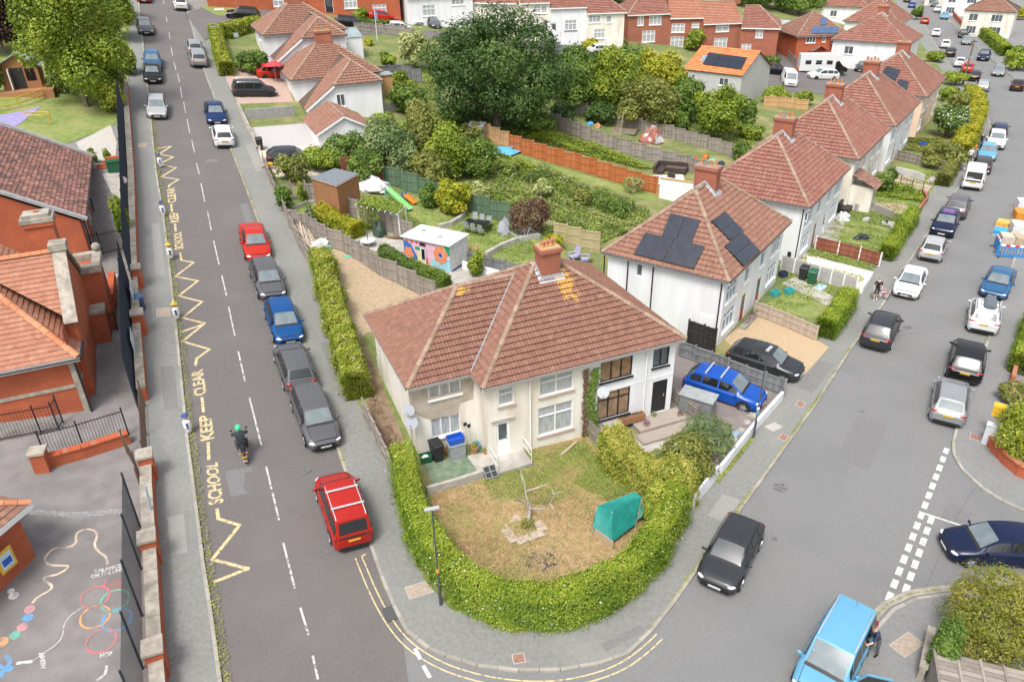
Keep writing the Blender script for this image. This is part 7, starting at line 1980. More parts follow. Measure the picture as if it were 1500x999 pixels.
T_('pale clipped shrub before the camper van','shrub',(1174,100),22,86,L_silv,lobes=7)
for i,(q,w_,y,m_,lab) in enumerate((((1110,12),90,-30,L_mid,'dark green trees behind the brick terrace at the top'),((1170,22),80,-30,L_mid,'broad green tree behind the grey workshop'),((1205,12),50,-25,L_yel,'golden tree at the top edge above the solar roof'),((1238,24),60,-5,L_mid,'green tree beside the far white gable'),((905,5),40,-20,L_light,'tree tip showing between the white and brick terraces'))): T_(lab,'tree',q,w_,y,m_,'broadleaf_tree',lobes=18,low=.1)
T_('feathery grey green bush by the white drive wall','shrub',(1030,668),92,612,L_blue,lobes=14,shell=.55,asp=.3)
T_('olive twiggy bush between the variegated hedge and the drive','shrub',(1000,702),96,640,L_olive,lobes=16,shell=.55)
T_('white flowering bush in the fifth front garden','shrub',(1384,202),54,148,L_mid,lobes=16,extra=(L_fl,.22,.16))
T_('large olive gold bush overhanging the picket fence','shrub',(1378,246),66,206,L_olive,lobes=16)
T_('dark green shrub beside the third porch','shrub',(1296,282),34,246,L_mid,lobes=10)
T_('small shrub before the weedy garden porch','shrub',(1276,286),22,262,L_light,lobes=7)
T_('lime shrub behind the white flowering bush','shrub',(1388,150),34,126,L_light,lobes=9)
T_('olive shrub above the bend, left of the white flowering bush','shrub',(1400,166),40,132,L_olive,lobes=9)
T_('round green bush at the foot of the telegraph pole','shrub',(1398,126),36,102,L_light,lobes=10)
T_('green front garden shrubs beside the far left kerb','shrub',(1372,92),30,72,L_light,lobes=9)
T_('shrub beside the far left kerb near the blue car','shrub',(1342,30),22,8,L_mid,lobes=8)
T_('large lime round bush at the right edge','bush',(1488,104),46,66,L_priv,'ball_bush',lobes=14)
T_('golden shrub by the top right houses','shrub',(1488,30),32,10,L_yel,lobes=8)
T_('small grey shrub by the top right houses','shrub',(1446,42),22,24,L_olive,lobes=8)
T_('big rounded hedge mound on the curved brick wall','hedge',(1492,672),92,588,L_priv2,'rounded_hedge',lobes=26,lr=(.24,.36),leaf=.1,low=0,extra=(L_yel,.05,.1))
T_('rose bush with pink flowers above the rounded hedge mound','rose bush',(1476,588),46,558,L_olive,'rose_bush',lobes=9,extra=(leafmat('pink_petals',(.500,.120,.160),(.600,.200,.250),(.600,.300,.320)),.03,.16))
T_('large feathery conifer mass at the lower right corner','conifer',(1455,962),190,858,L_fern,'conifer_hedge',lobes=44,lr=(.2,.32),leaf=.12,low=0,asp=.28,shell=.6,deep=2.2)
T_('green leafy plant on the stone wall at the lower right','shrub',(1368,990),46,905,L_mid,lobes=12,leaf=.11)
T_('round green shrub beside the mural shed step','shrub',(697,406),30,366,L_light,lobes=12)
T_('narrow dark conifer in the raised lawn','conifer',(458,338),18,294,L_blue,'conifer_tree',lobes=7,low=0)
T_('green shrub at the lattice screen','shrub',(418,310),30,268,L_mid,lobes=9)
T_('lime climber on the lattice screen','climber',(444,300),14,264,L_light,'climber',lobes=6)
T_('spiky pale palm like plant at the end of the orange fence','cordyline',(925,284),38,254,L_silv,'spiky_plant',lobes=10,asp=.14,leaf=.5,shell=.3)
T_('shrub at the foot of the green fence beside the toy slide','shrub',(860,350),26,335,L_weed,lobes=7)
T_('ivy clump on the slatted divider fence','ivy',(884,668),18,622,L_light,'ivy',lobes=7,trunk=False)

for q,w_,y,m_,lab in (((985,742),60,668,L_var,'loose yellow shrub swelling out of the right end of the corner hedge'),((962,770),50,705,L_priv2,'bushy green growth behind the green tarpaulin'),((940,716),46,668,L_var,'yellow growth over the slatted fence by the tarpaulin'),((838,150),80,60,L_mid,'dense green tree between the oak and the lane fence'),((925,150),80,58,L_mid,'dense mid green tree behind the golden cypress'),((1000,178),70,112,L_mid,'dense bushy tree filling the gap beside the outbuilding'),((1082,190),50,138,L_mid,'green tree right of the bushy light tree'),((868,130),70,70,L_dark,'dark green tree behind the row of garden trees'),((600,170),60,120,L_mid,'green tree left of the oak above the wild garden'),((560,205),50,160,L_light,'light green tree behind the garage corner shrubs'),((655,190),50,158,L_mid,'dark shrub under the left side of the oak'),((690,205),44,178,L_olive,'olive shrub under the oak beside the grey greenhouse'),((790,195),56,165,L_mid,'shrub under the right side of the oak'),((825,180),44,145,L_dark,'dark shrub between the oak and the mid green tree'),((585,130),44,104,L_light,'light shrub behind the pine shed'),((540,215),64,180,L_olive,'olive shrub behind the garage gable corner'),((590,222),60,178,L_light,'light shrub behind the large blue green one'),((880,182),50,150,L_dark,'dark shrub under the light green garden tree'),((990,192),44,160,L_mid,'green shrub between fruit tree and bushy tree'),((1085,236),34,208,L_mid,'green shrub beyond the toy row by the red roof'),((1100,205),40,180,L_light,'light shrub behind the second chimney'),((740,255),40,232,L_weed,'weedy mound at the head of the bramble bank'),((850,300),40,272,L_olive,'olive mound in the middle of the bramble bank'),((905,318),40,292,L_mid,'green mound at the foot of the bramble bank'),((795,290),36,262,L_silv,'pale mound in the upper bramble bank'),((760,310),40,286,L_weed,'light mound left of the purple brown bush'),((870,345),30,325,L_weed,'low mound above the bamboo screen'),((108,138),70,30,L_mid,'lower green tree left of the spreading tree'),((30,62),90,-70,L_mid,'dark green tree behind the timber playhouse'),((165,150),60,60,L_light,'low light green tree leaning over the left pavement'),((185,110),40,60,L_light,'light green sapling beside the left pavement'),((150,30),100,-70,L_mid,'tall green tree behind the spreading tree at the top')):
    T_(lab,'shrub' if 'tree' not in lab and 'sapling' not in lab else 'tree',q,w_,y,m_,'shrub' if 'tree' not in lab or 'under' in lab or 'between' in lab else 'broadleaf_tree',lobes=14,low=.02)
# ivy between the two front halves of the pair
t =thing('climbing_vine','leafy green vine and dead brown stems climbing the party line of the pair','vine',front.root.matrix_basis @ front.P(pu +.15,-.06,.1),front.root.rotation_euler.z)
R =np.random.default_rng(5); n =1500
zz =R.random(n)*4.1; P =np.column_stack([R.normal(0,.13,n)+.12*np.sin(zz *2),-.03-R.random(n)*.09,zz]); N =np.tile([0,-1,.2],(n,1)).astype(float)
link('foliage',leaf_mesh('foliage',P,N,.12,L_mid,jit=.5),t)
n =700; zz =R.random(n)*4.2; P =np.column_stack([-.38+R.normal(0,.09,n),-.02-R.random(n)*.04,zz]); link('dead_stems',leaf_mesh('dead_stems',P,np.tile([0,-1.,0],(n,1)),.12,L_brn,jit=.4,asp=.3),t)
# ground cover
mb_path =resample(g2(K_LL[3:]),1.0)
A_,B_ =offset_path(mb_path,.14),offset_path(mb_path,.46)
cover('verge_moss',A_ +B_[::-1],.06,.07,L_moss,.6,px=False,seed=2,off=.115)
mp =resample(g2(K_A[3:13]),1.0); cover('kerb_weeds',offset_path(mp,-.12)+offset_path(mp,.06)[::-1],.06,.07,L_moss,.5,px=False,seed=3,off=.1)
mp =resample(g2(K_A[23:30]),1.0); cover('kerb_weeds',offset_path(mp,-.1)+offset_path(mp,.08)[::-1],.05,.07,L_moss,.35,px=False,seed=4,off=.1)
mp =resample(g2(K_D[2:8]),.5); cover('kerb_weeds',offset_path(mp,-.3)+offset_path(mp,-.2)[::-1],.05,.06,L_moss,.25,px=False,seed=6,off=.03)
cover('lawn_straw',[(632,718),(700,695),(770,662),(856,645),(893,692),(955,720),(980,745),(955,800),(900,845),(800,868),(740,858),(675,812),(640,755)],.05,.065,L_straw,.30,seed=7,off=.15,m2=L_weed,k2=.16)
cover('weed_patch',[(712,232),(760,245),(830,270),(900,295),(950,312),(955,345),(900,350),(830,335),(760,300),(715,285)],.55,.17,L_weed,.9,seed=8,m2=L_pink,k2=.05)
cover('weed_patch',[(790,175),(700,165),(600,170),(640,205),(700,212),(800,200)],.5,.2,L_mid,.9,seed=21)
cover('weed_patch',[(640,300),(700,262),(745,300),(700,300)],.5,.17,L_weed,.9,seed=22)
cover('rough_grass',[(440,300),(600,290),(760,335),(800,380),(700,395),(560,345),(460,340)],.08,.12,L_weed,.35,seed=23)
cover('rough_grass',[(560,100),(640,100),(640,160),(570,160)],.2,.2,L_weed,.5,seed=24)
cover('rough_grass',[(800,110),(1000,120),(1110,200),(1090,235),(940,190),(830,165)],.2,.2,L_weed,.5,seed=25)
cover('rough_grass',[(1150,270),(1380,250),(1340,330),(1240,440),(1130,460),(1180,350)],.1,.14,L_weed,.3,seed=26)
cover('weed_patch',[(720,228),(800,258),(880,290),(925,318),(860,300),(760,262)],.9,.2,L_light,.8,seed=27)
cover('bramble_bank',[(700,215),(740,232),(800,256),(860,278),(930,305),(925,325),(850,305),(780,275),(705,240)],1.15,.17,L_mid,.75,seed=9,m2=L_pink,k2=.07)
cover('weed_patch',[(778,190),(830,205),(900,228),(960,250),(940,252),(880,236),(810,218),(770,205)],.8,.18,L_light,1.0,seed=10)
cover('weed_patch',[(1262,265),(1300,268),(1350,285),(1352,300),(1300,292),(1255,290)],.5,.17,L_light,.9,seed=11)
cover('tall_grass',[(1320,205),(1372,205),(1400,222),(1370,228),(1322,222)],.4,.18,L_olive,.9,seed=12)
cover('weed_patch',[(790,335),(850,330),(900,350),(880,362),(800,352)],.4,.14,L_weed,.8,seed=13)
cover('wall_weeds',[(1046,704),(1100,640),(1106,645),(1052,712)],.08,.08,L_moss,.5,seed=14,off=.11)
cover('lawn_weeds',[(700,695),(850,655),(892,692),(955,725),(930,745),(850,720),(800,745),(720,730)],.06,.06,L_weed,.28,seed=15,off=.15)
cover('green_patch',[(765,668),(856,648),(893,692),(930,722),(890,738),(830,705),(790,712)],.06,.065,L_weed,.5,seed=31,off=.15)
cover('green_patch',[(690,705),(760,690),(790,712),(740,740),(690,735)],.05,.06,L_weed,.2,seed=32,off=.15)
cover('leaf_litter',[(540,600),(572,690),(596,672),(545,570)],.05,.09,L_brn,.25,seed=16,off=.15)
cover('rear_garden_grass',[(700,190),(800,178),(1000,240),(1020,255),(940,235),(800,190)],.12,.13,L_weed,.3,seed=18)
# ================================================================== GARDEN THINGS
def colour(name,c,rough=.6,**k): return mat(name,c,tuple(x *.8 for x in c),scale=4,rough=rough,**k)
M_navy =colour('navy_cloth',(.03,.045,.09),.9); M_teal =colour('teal_tarp',(.008,.215,.18),.6); M_bluep =colour('blue_plastic',(.02,.10,.50),.4); M_greenp =colour('dark_green_plastic',(.015,.11,.05),.45)
M_wood =randmat('brown_shed_boards',[(.27,.13,.06),(.33,.165,.08),(.38,.20,.10)],noise=.4); M_orangew =colour('orange_wood',(.55,.27,.06)); M_ply =colour('plywood',(.45,.35,.24),.9); M_greyb =colour('grey_plastic',(.30,.32,.32)); M_sheetw =colour('white_sheet',(.66,.66,.65),.7)
def at(px,label,name,cat,az=67,dz=.14,group=None):
    c =G(*px); return thing(name,label,cat,(c.x,c.y,c.z +dz),azrot(az),group)
def heap(px,label,name,cat,r,m,az=67,seed=1,part_name='cover'):
    t =at(px,label,name,cat,az); R =np.random.default_rng(seed); mb =MB(); n,mm =14,7
    mb.ell((0,0,0),r,n,mm); mb.v =[(x *(1+.18*R.normal()),y *(1+.18*R.normal()),max(-.03,z *(1+.22*R.normal()))) for x,y,z in mb.v]; part(part_name,mb,m,t,25); return t
def wheelie(px,label,m,az=67,lid=None):
    t =at(px,label,'wheelie_bin','wheelie bin',az)
    part('body',MB().faces([(-.22,-.26,.06),(.22,-.26,.06),(.22,.22,.06),(-.22,.22,.06),(-.28,-.33,.98),(.28,-.33,.98),(.28,.33,.98),(-.28,.33,.98)],[(3,2,1,0),(4,5,6,7),(0,1,5,4),(1,2,6,5),(2,3,7,6),(3,0,4,7)]),m,t)
    part('lid',MB().faces([(-.3,-.36,.985),(.3,-.36,.985),(.3,.38,1.02),(-.3,.38,1.02),(-.27,-.3,1.05),(.27,-.3,1.05),(.27,.36,1.09),(-.27,.36,1.09)],[(3,2,1,0),(4,5,6,7),(0,1,5,4),(1,2,6,5),(2,3,7,6),(3,0,4,7)]),lid or m,t)
    part('handle',MB().tube([(-.25,.42,.96),(.25,.42,.96)],.02,6),M_black,t)
    for s in (-1,1): part('wheel',MB().lathe([(.02,-.03),(.1,-.03),(.1,.03),(.02,.03)],(s *.25,.27,.1),10,RY),M_tyre,t)
    return t
wheelie((641,676),'black wheelie bin on the green patio below the satellite dishes',M_black,60)
wheelie((382,222),'black wheelie bin on the pavement edge at the paved yard',M_black,67)
wheelie((1175,412),'black wheelie bin in front of the concrete panel fence',M_black,126)
wheelie((1188,418),'green wheelie bin in front of the concrete panel fence',M_greenp,126)
wheelie((800,52),'dark wheelie bin at the white terrace wall',M_black,70)
wheelie((1285,402),'narrow dark bin at the back',M_black,126) if False else None
def tub(px,label,m,w_=.5,d=.35,ht=.35,name='recycling_box',cat='box',az=67,z=0,inner=None):
    t =at(px,label,name,cat,az,.14+z)
    mb =MB(); a =.85
    lo =[(-w_ /2*a,-d /2*a),(w_ /2*a,-d /2*a),(w_ /2*a,d /2*a),(-w_ /2*a,d /2*a)]; hi =[(x /a,y /a) for x,y in lo]; ih =[(x *.88,y *.88) for x,y in hi]
    vs =[(*p,0) for p in lo]+[(*p,ht) for p in hi]+[(*p,ht) for p in ih]+[(*p,ht *.35) for p in ih]
    fs =[(3,2,1,0),(12,13,14,15)]
    for b in (0,4,8): fs += [(b +i,b +(i +1) % 4,b +4+(i +1) % 4,b +4+i) for i in range(4)]
    part('tub',mb.faces(vs,fs),m,t)
    if inner: part('contents',MB().ell((0,0,ht *.6),(w_ *.35,d *.35,ht *.4),8,5),inner,t)
    return t
tub((624,679),'dark green recycling box with white contents left of the black wheelie bin',M_greenp,.6,.45,.4,inner=M_sheetw)
sheet('patio',[(620,682),(684,671),(700,694),(632,712)],.165,mat('green_mat',(.10,.16,.10),(.19,.23,.15),scale=3,rough=.95),1)
sheet('patio',[(684,671),(735,662),(742,688),(700,694)],.168,M_conc,1)
t =at((669,672),'grey storage cupboard under the bright blue box on the patio','storage_box','storage box',67); part('body',MB().bx(-.4,.4,-.3,.3,0,.85),M_greyb,t); part('lid',MB().bx(-.43,.43,-.33,.33,.852,.9),M_greyb,t)
tub((669,672),'bright blue crate standing on the grey storage cupboard',M_bluep,.85,.55,.35,z=.905)
def pot(px,label,m,r=.17,ht=.3,plantm=None,z=0):
    t =at(px,label,'plant_pot','plant pot',67,.14+z); part('pot',MB().lathe([(r *.65,0),(r,ht *.9),(r *1.12,ht *.9),(r *1.12,ht),(r *.9,ht),(r *.85,ht *.8)],n=12),m,t,40)
    if plantm:
        P,N,ti =blob_points((0,0,ht +r *.9),(r *1.3,r *1.3,r *1.2),160,int(px[0]),6); link('leaves',leaf_mesh('leaves',P,N,.07,plantm,rnd=ti),t)
    else: part('soil',MB().lathe([(r *.86,ht *.82),(.01,ht *.86)],n=10),M_soil,t)
    return t
pot((657,668),'orange glazed pot between the wheelie bin and the grey cupboard',M_orangew,.2,.34)
pot((696,665),'terracotta pot with a red rim by the leaning tools',M_terra,.17,.3,L_weed)
pot((712,668),'small terracotta pot beside the door step',M_terra,.14,.25,L_weed)
pot((946,632),'terracotta pot with purple flowers by the black front door',M_terra,.18,.34,leafmat('violet_flowers',(.12,.07,.22),(.2,.14,.33),(.13,.18,.06)))
pot((956,618),'taller pot with lavender in front of the planter',M_terra,.16,.3,L_blue)
pot((928,628),'blue rimmed pot under the wooden planter',M_bluep,.17,.26)
pot((995,618),'pot of red brown grass at the end of the decking',M_terra,.16,.28,L_brn)
t =at((690,662),'garden spade and rake leaning on the cream wall by the door','garden_tools','garden tools',67)
for i,(x,hgt_) in enumerate(((-.2,1.5),(0,1.35),(.9,1.5))):
    s =part('shaft',MB().tube([(x,-.25,0),(x,.1,hgt_)],.016,5),M_fpale,t); part('blade',MB().box((x,.1,hgt_ +.08),(.18,.02,.22)),M_black,s)
heap((699,660),'crumpled pale blue bag leaning by the garden tools','bag','bag',(.22,.18,.4),colour('pale_blue_bag',(.12,.35,.5)),seed=3)
t =at((717,697),'black plastic crate tray tilted on the concrete edge wall','plant_crate','crate',67); M3 =Matrix.Rotation(.6,3,'X')
mb =MB()
for i in range(3): mb.box(M3 @ Vector((0,-.3+.3*i,.3)),(.66,.03,.08),M=M3)
for i in range(3): mb.box(M3 @ Vector((-.3+.3*i,0,.3)),(.03,.66,.08),M=M3)
part('frame',mb,M_greyb,t); part('mesh',MB().box(M3 @ Vector((0,0,.28)),(.6,.6,.02),M=M3),M_black,t)
t =at((735,683),'timber offcut lying on the dry lawn by the doorstep','timber_offcut','plank',90); part('plank',MB().bx(0,.1,0,.1,0,.1),M_fpale,t)
t =at((833,662),'pale log lying at the foot of the divider fence','log','log',40); part('wood',MB().tube([(-.7,0,.08),(.7,0,.1)],[.09,.07],7),M_ply,t)
# bare tree and paving ring
c =G(772,776); t =thing('bare_tree','small bare pruned tree standing in the dry front lawn','tree',(c.x,c.y,c.z +.13))
def wp(px,py,z): q =AZ(px,py,c.z +z); return q -Vector(t.location)
Mdead =mat('dead_bark',(.27,.24,.2),(.40,.36,.31),scale=6,rough=.95,bump=.5)
mb =MB(); a =wp(774,765,.15); b =wp(776,742,.75); mb.tube([(0,0,-.2),a,b],[.13,.11,.08],8); part('trunk',mb,Mdead,t,60)
for pth in ([(776,748,.6),(768,735,1.1),(753,733,1.45)],[(776,742,.75),(770,722,1.4),(768,706,1.9),(760,682,2.5)],[(770,720,1.45),(785,715,1.75),(803,708,2.0)],[(776,745,.7),(795,745,1.1),(806,738,1.4),(812,724,1.75),(823,719,1.9)],[(806,738,1.4),(812,748,1.3)],[(768,735,1.1),(757,728,1.5)],[(768,706,1.9),(762,695,2.1)],[(812,724,1.75),(808,716,2.0)]):
    mb =MB(); n =len(pth); mb.tube([wp(*p) for p in pth],[.055-.038*i /(n -1) for i in range(n)],6); part('branch',mb,Mdead,t,60)
P,N,ti =blob_points((0,0,.35),(.3,.3,.35),350,3,8); link('suckers',leaf_mesh('suckers',P,N,.08,L_olive,rnd=ti),t,kind='stuff')
t =at((765,790),'broken ring of concrete slabs round the bare tree','paving_ring','paving slabs',67,.0)
o =Vector(t.location); inv =Matrix.Rotation(-azrot(67),3,'Z')
for (x0,y0),(x1,y1),n in (((733,768),(754,798),4),((757,798),(796,784),4),((742,765),(762,761),2),((786,768),(797,783),2)):
    a,b =G(x0,y0),G(x1,y1)
    for i in range(n):
        q =inv @ (a.lerp(b,(i +.5)/n)-o); d =inv @ (b -a); an =math.atan2(d.y,d.x)+random.uniform(-.06,.06)
        part('paving_slab',MB().box((q.x,q.y,.165+random.uniform(0,.02)),((b -a).length /n *.94,.42,.05),an),mat('pinkish_slab',(.36,.28,.22),(.46,.37,.3),scale=4,rough=.95),t)
# green tarpaulin over a frame
t =thing('tarpaulin','green tarpaulin sheet draped over a frame inside the front hedge','tarpaulin',G(908,790)); o =Vector(t.location)
def wq(px,py,z): return AZ(px,py,o.z +z)-o
A =[wq(875,741,1.15),wq(930,720,1.35),wq(940,728,1.3),wq(897,748,1.35)]
lo =[wq(868,772,.55),wq(880,770,.45),wq(897,794,.35),wq(912,786,.35),wq(930,768,.5),wq(944,752,.7)]
mb =MB(); nn_ =6
def quadgrid(p00,p10,p11,p01,n=6,amp=.05,seed=1):
    R =np.random.default_rng(seed); i0 =len(mb.v)
    for j in range(n +1):
        for i in range(n +1):
            u,v =i /n,j /n; p =(p00 *(1-u)+p10 *u)*(1-v)+(p01 *(1-u)+p11 *u)*v
            e =0 if i in (0,n) or j in (0,n) else amp
            mb.v.append(tuple(p +Vector(R.normal(size=3))*e *.4-Vector((0,0,math.sin(u *3.14)*math.sin(v *3.14)*amp))))
    for j in range(n):
        for i in range(n): k =i0 +j *(n +1)+i; mb.f.append((k,k +1,k +n +2,k +n +1)); mb.mi.append(0)
quadgrid(A[0],A[3],A[2],A[1],seed=1); quadgrid(lo[0],lo[2],A[3],A[0],seed=2); quadgrid(lo[2],lo[4],A[2],A[3],seed=3); quadgrid(A[1],A[2],lo[5],lo[4]+Vector((.2,.3,0)),seed=4); quadgrid(A[0],A[1],wq(935,735,.4),wq(868,765,.5),seed=5)
mb2 =mb; part('sheet',mb2,M_teal,t,40)
mb =MB()
for p,q in ((lo[0],A[0]),(lo[2],A[3]),(lo[4],A[2])): mb.tube([(p.x,p.y,0),q -Vector((0,0,.03))],.03,5)
part('frame_poles',mb,M_fpale,t,kind='stuff'); a,b =wq(871,786,.1),wq(898,806,.1)
part('board',MB().beam((a.x,a.y,.3),(b.x,b.y,.3),.03,.6),M_ply,t)
# front of the white half
t =at((921,626),'wooden raised planter of bare soil under the black ground floor window','planter','planter',HAZ); mb =MB()
for q in ((-.75,.75,-.32,-.27,.35,.75),(-.75,.75,.27,.32,.35,.75),(-.8,-.75,-.32,.32,.35,.75),(.75,.8,-.32,.32,.35,.75)): mb.bx(*q)
for x in (-.72,.72):
    for y in (-.28,.28): mb.bx(x -.04,x +.04,y -.04,y +.04,0,.35)
part('box',mb,M_wood,t,kind='stuff'); part('soil',MB().bx(-.74,.74,-.26,.26,.4,.66),M_soil,t); P =np.column_stack([NP.uniform(-.7,.7,160),NP.uniform(-.24,.24,160),np.full(160,.7)]); link('plants',leaf_mesh('plants',P,np.tile([0,0,1.],(160,1)),.1,L_brn),t)
t =at((897,640),'timber chest with bright orange front beside the planter','garden_chest','chest',HAZ); part('body',MB().bx(-.42,.42,-.3,.3,0,.62),M_orangew,t); part('lid',MB().bx(-.47,.47,-.35,.35,.622,.68),M_conc,t)
t =at((1020,606),'grey slatted bin store with sloping lid beside the blue car','bin_store','bin store',124); part('body',MB().bx(-.9,.9,-.4,.4,0,1.05),M_fgrey2,t); part('lid',MB().box((0,0,1.12),(1.95,.95,.06),M=Matrix.Rotation(.12,3,'X')),M_greyb,t)
heap((1022,612),'rounded pale boulder at the end of the bin store','boulder','boulder',(.28,.22,.2),M_conc,seed=12,part_name='stone')
R =random.Random(3)
for i,q in enumerate(((1102,612),(1094,622),(1085,634),(1074,648))): heap(q,('topmost','second','third','lowest')[i]+' of the pale stones lined behind the white drive wall','edging_stone','stone',(.25,.2,.16),M_conc,seed=20+i,part_name='stone')
heap((1076,640),'faded blue sack behind the white drive wall','sack','sack',(.4,.2,.2),colour('faded_blue',(.3,.42,.48)),seed=31)
# mural shed
c =G(593,376); d =G(661,403); az =math.degrees(math.atan2(d.x -c.x,d.y -c.y)); Ls =(d.xy -c.xy).length; zb =min(c.z,d.z)+.15
t =thing('garden_office','flat roofed garden shed painted with a colourful flower mural','shed',(c.x,c.y,zb),azrot(az)); Ds,Hs =2.3,2.05
F =Face(t,(0,0,0),(1,0,0),Ls)
part('wall',MB().bx(0,Ls,0,Ds,-.5,Hs),M_sheetw,t)
part('roof',MB().bx(-.12,Ls +.12,-.15,Ds +.12,Hs +.002,Hs +.1),mat('pale_blue_grey_felt',(.56,.59,.64),(.66,.68,.72),scale=2,rough=.8),t)
for x,y in ((.8,1.4),(2.6,.9)): part('roof_vent',MB().lathe([(.14,0),(.14,.12),(.18,.14),(.02,.17)],(x,y,Hs +.1),10),M_lead,t)
def mshape(pts,m,k=[0]):
    k[0] += 1; q =[(a *Ls,b *Hs) for a,b in pts]; mb =MB(); dd =-.003-.0025*k[0]
    mb.poly([F.P(u,dd,z) for u,z in q]); part('mural_shape',mb,m,t)
def ring_(cx,cy,rx,ry,n=20,pet=0,amp=.25): return [(cx +rx *(1+(amp *math.cos(pet *6.283*i /n) if pet else 0))*math.cos(6.283*i /n),cy +ry *(1+(amp *math.cos(pet *6.283*i /n) if pet else 0))*math.sin(6.283*i /n)) for i in range(n)]
m_pink,m_blue,m_or,m_yel,m_lb,m_gr,m_red,m_db =(colour('mural_' +n,c_,.6) for n,c_ in (('pink',(.72,.45,.55)),('blue',(.03,.17,.48)),('coral',(.75,.25,.12)),('cream',(.75,.65,.3)),('sky',(.32,.58,.72)),('green',(.02,.3,.14)),('red',(.7,.1,.05)),('dark_blue',(.03,.05,.3))))
mshape([(0,0),(1,0),(1,1),(0,1)],m_pink)
mshape([(0,0),(.38,0),(.17,.78),(0,.9)],m_blue); mshape(ring_(.10,.38,.10,.28,24,6,.15),m_or); mshape([(.28,.1),(.52,.0),(.46,.5),(.30,.58)],m_yel); mshape([(.38,.0),(.52,0),(.52,.42)],m_red); mshape([(.25,.62),(.37,.6),(.37,.72),(.26,.74)],m_gr)
mshape([(.6,0),(1,0),(1,.5),(.85,.62),(.66,.5),(.58,.25)],m_lb); mshape([(.78,.98),(.99,.98),(.9,.62)],m_yel); mshape([(.88,.98),(1,.98),(1,.62),(.93,.66)],m_gr)
for i in range(7): 
    a =6.283*i /7+.3; mshape(ring_(.80+.10*math.cos(a),.60+.22*math.sin(a),.055,.12,12),m_or)
mshape(ring_(.80,.60,.035,.075,12),m_db)
for x in (.08,.19,.30): mshape(ring_(x,.9,.03,.045,10),m_red)
mb =MB(); F.bar(mb,.37*Ls,.49*Ls,-.08,-.062,.12*Hs,.75*Hs); part('door',mb,M_sheetw,t); mb =MB(); F.bar(mb,.40*Ls,.47*Ls,-.086,-.08,.3*Hs,.7*Hs); part('pane',mb,M_cglassd,t); mb =MB(); F.bar(mb,.37*Ls,.49*Ls,-.086,-.08,.82*Hs,.93*Hs); part('vent',mb,M_black,t)
part('side_door',MB().bx(Ls +.002,Ls +.02,.3,Ds -.2,.1,Hs -.1),M_sheetw,t); part('dark_band',MB().bx(Ls +.021,Ls +.025,.2,Ds -.1,0,.18),m_db,t)
# brown flat roofed shed
c =G(460,290); t =thing('flat_roof_shed','brown timber shed with flat grey roof among the shrubs','shed',(c.x,c.y,c.z),azrot(82)); 
a,b,d_,e =(AZ(px,py,c.z +2.3)-c for px,py in ((455,260),(493,272),(526,254),(490,246)))
mb =MB(); inset =lambda p,q: p.lerp(q,.06); ctr =(a +b +d_ +e)/4; Rz =Matrix.Rotation(-azrot(82),3,'Z'); 
ft =[(Rz @ p.lerp(ctr,.06)).xy for p in (a,b,d_,e)]; mb.prism([tuple(p) for p in ft],-.6,2.2); part('wall',mb,M_wood,t); rt_ =[(Rz @ p).xy for p in (a,b,d_,e)]
part('fascia',MB().prism([tuple(p) for p in rt_],2.2,2.24),M_fpale,t); part('roof',MB().prism([tuple(p *.97+(Rz @ ctr).xy *.03) for p in rt_],2.242,2.29),colour('shed_felt',(.17,.19,.21),.85),t)
heap((546,280),'large heap under a white sheet beside the brown shed','covered_heap','covered heap',(1.6,.9,.95),M_sheetw,110,41)
def slide(px,label,az,L,ht,m,m2):
    t =at(px,label,'slide','slide',az); mb =MB(); 
    mb.faces([(-L /2,-.25,ht),(-L /2,.25,ht),(L *.35,.25,.12),(L *.35,-.25,.12),(L /2,.25,.08),(L /2,-.25,.08),(-L /2,-.25,ht +.12),(-L /2,.25,ht +.12),(L /2,-.25,.2),(L /2,.25,.2)],[(0,3,2,1),(3,5,4,2),(0,6,8,5,3),(1,2,4,9,7)]); part('chute',mb,m,t)
    mb =MB()
    for y in (-.25,.25):
        mb.tube([(-L /2,y,ht +.35),(-L /2-.35,y,0)],.035,5); mb.tube([(-L /2,y,ht +.35),(-L /2,y,0)],.035,5)
    for k in range(3): mb.tube([(-L /2-.09-.09*k,-.25,ht *(.75-.25*k)),(-L /2-.09-.09*k,.25,ht *(.75-.25*k))],.03,5)
    part('ladder',mb,m2,t); return t
slide((586,306),'long pale green garden slide on the upper lawn',128,2.4,1.3,colour('lime_plastic',(.25,.62,.22),.4),colour('pale_green_plastic',(.2,.5,.35),.4))
slide((601,300),'small orange and blue toy slide near the green fence',126,1.1,.6,colour('orange_plastic',(.7,.22,.03),.4),M_bluep)
# pergola
c =G(528,338); t =thing('pergola','white beamed pergola overgrown with a green vine','pergola',(c.x,c.y,c.z +.1)); P0,P1 =Vector((0,0,0)),G(587,352)-c; dpt_ =Vector((-P1.y,P1.x,0)).normalized()*1.5
for p in (P0,P1,P0 +dpt_,P1 +dpt_): part('post',MB().beam(p,p +Vector((0,0,2.0)),.1,.1),M_sheetw,t)
for k in range(8): q =P0.lerp(P1,k /7); part('beam',MB().beam(q -dpt_ *.25+Vector((0,0,2.05)),q +dpt_ *1.2+Vector((0,0,2.05)),.06,.1),M_sheetw,t)
n =2600; R =np.random.default_rng(9); u,v =R.random(n),R.uniform(-.2,1.1,n); Pp =np.array(P0)[None]+u[:,None]*np.array(P1)[None]+v[:,None]*np.array(dpt_)[None]; Pp[:,2] += 2.1+R.random(n)*.25; s =R.random(n) < .45; Pp[s,2]-=R.random(s.sum())*1.6; Pp[s]-=np.array(dpt_)*(v[s,None]+.1)
keep =~(s & (u > .55)); 
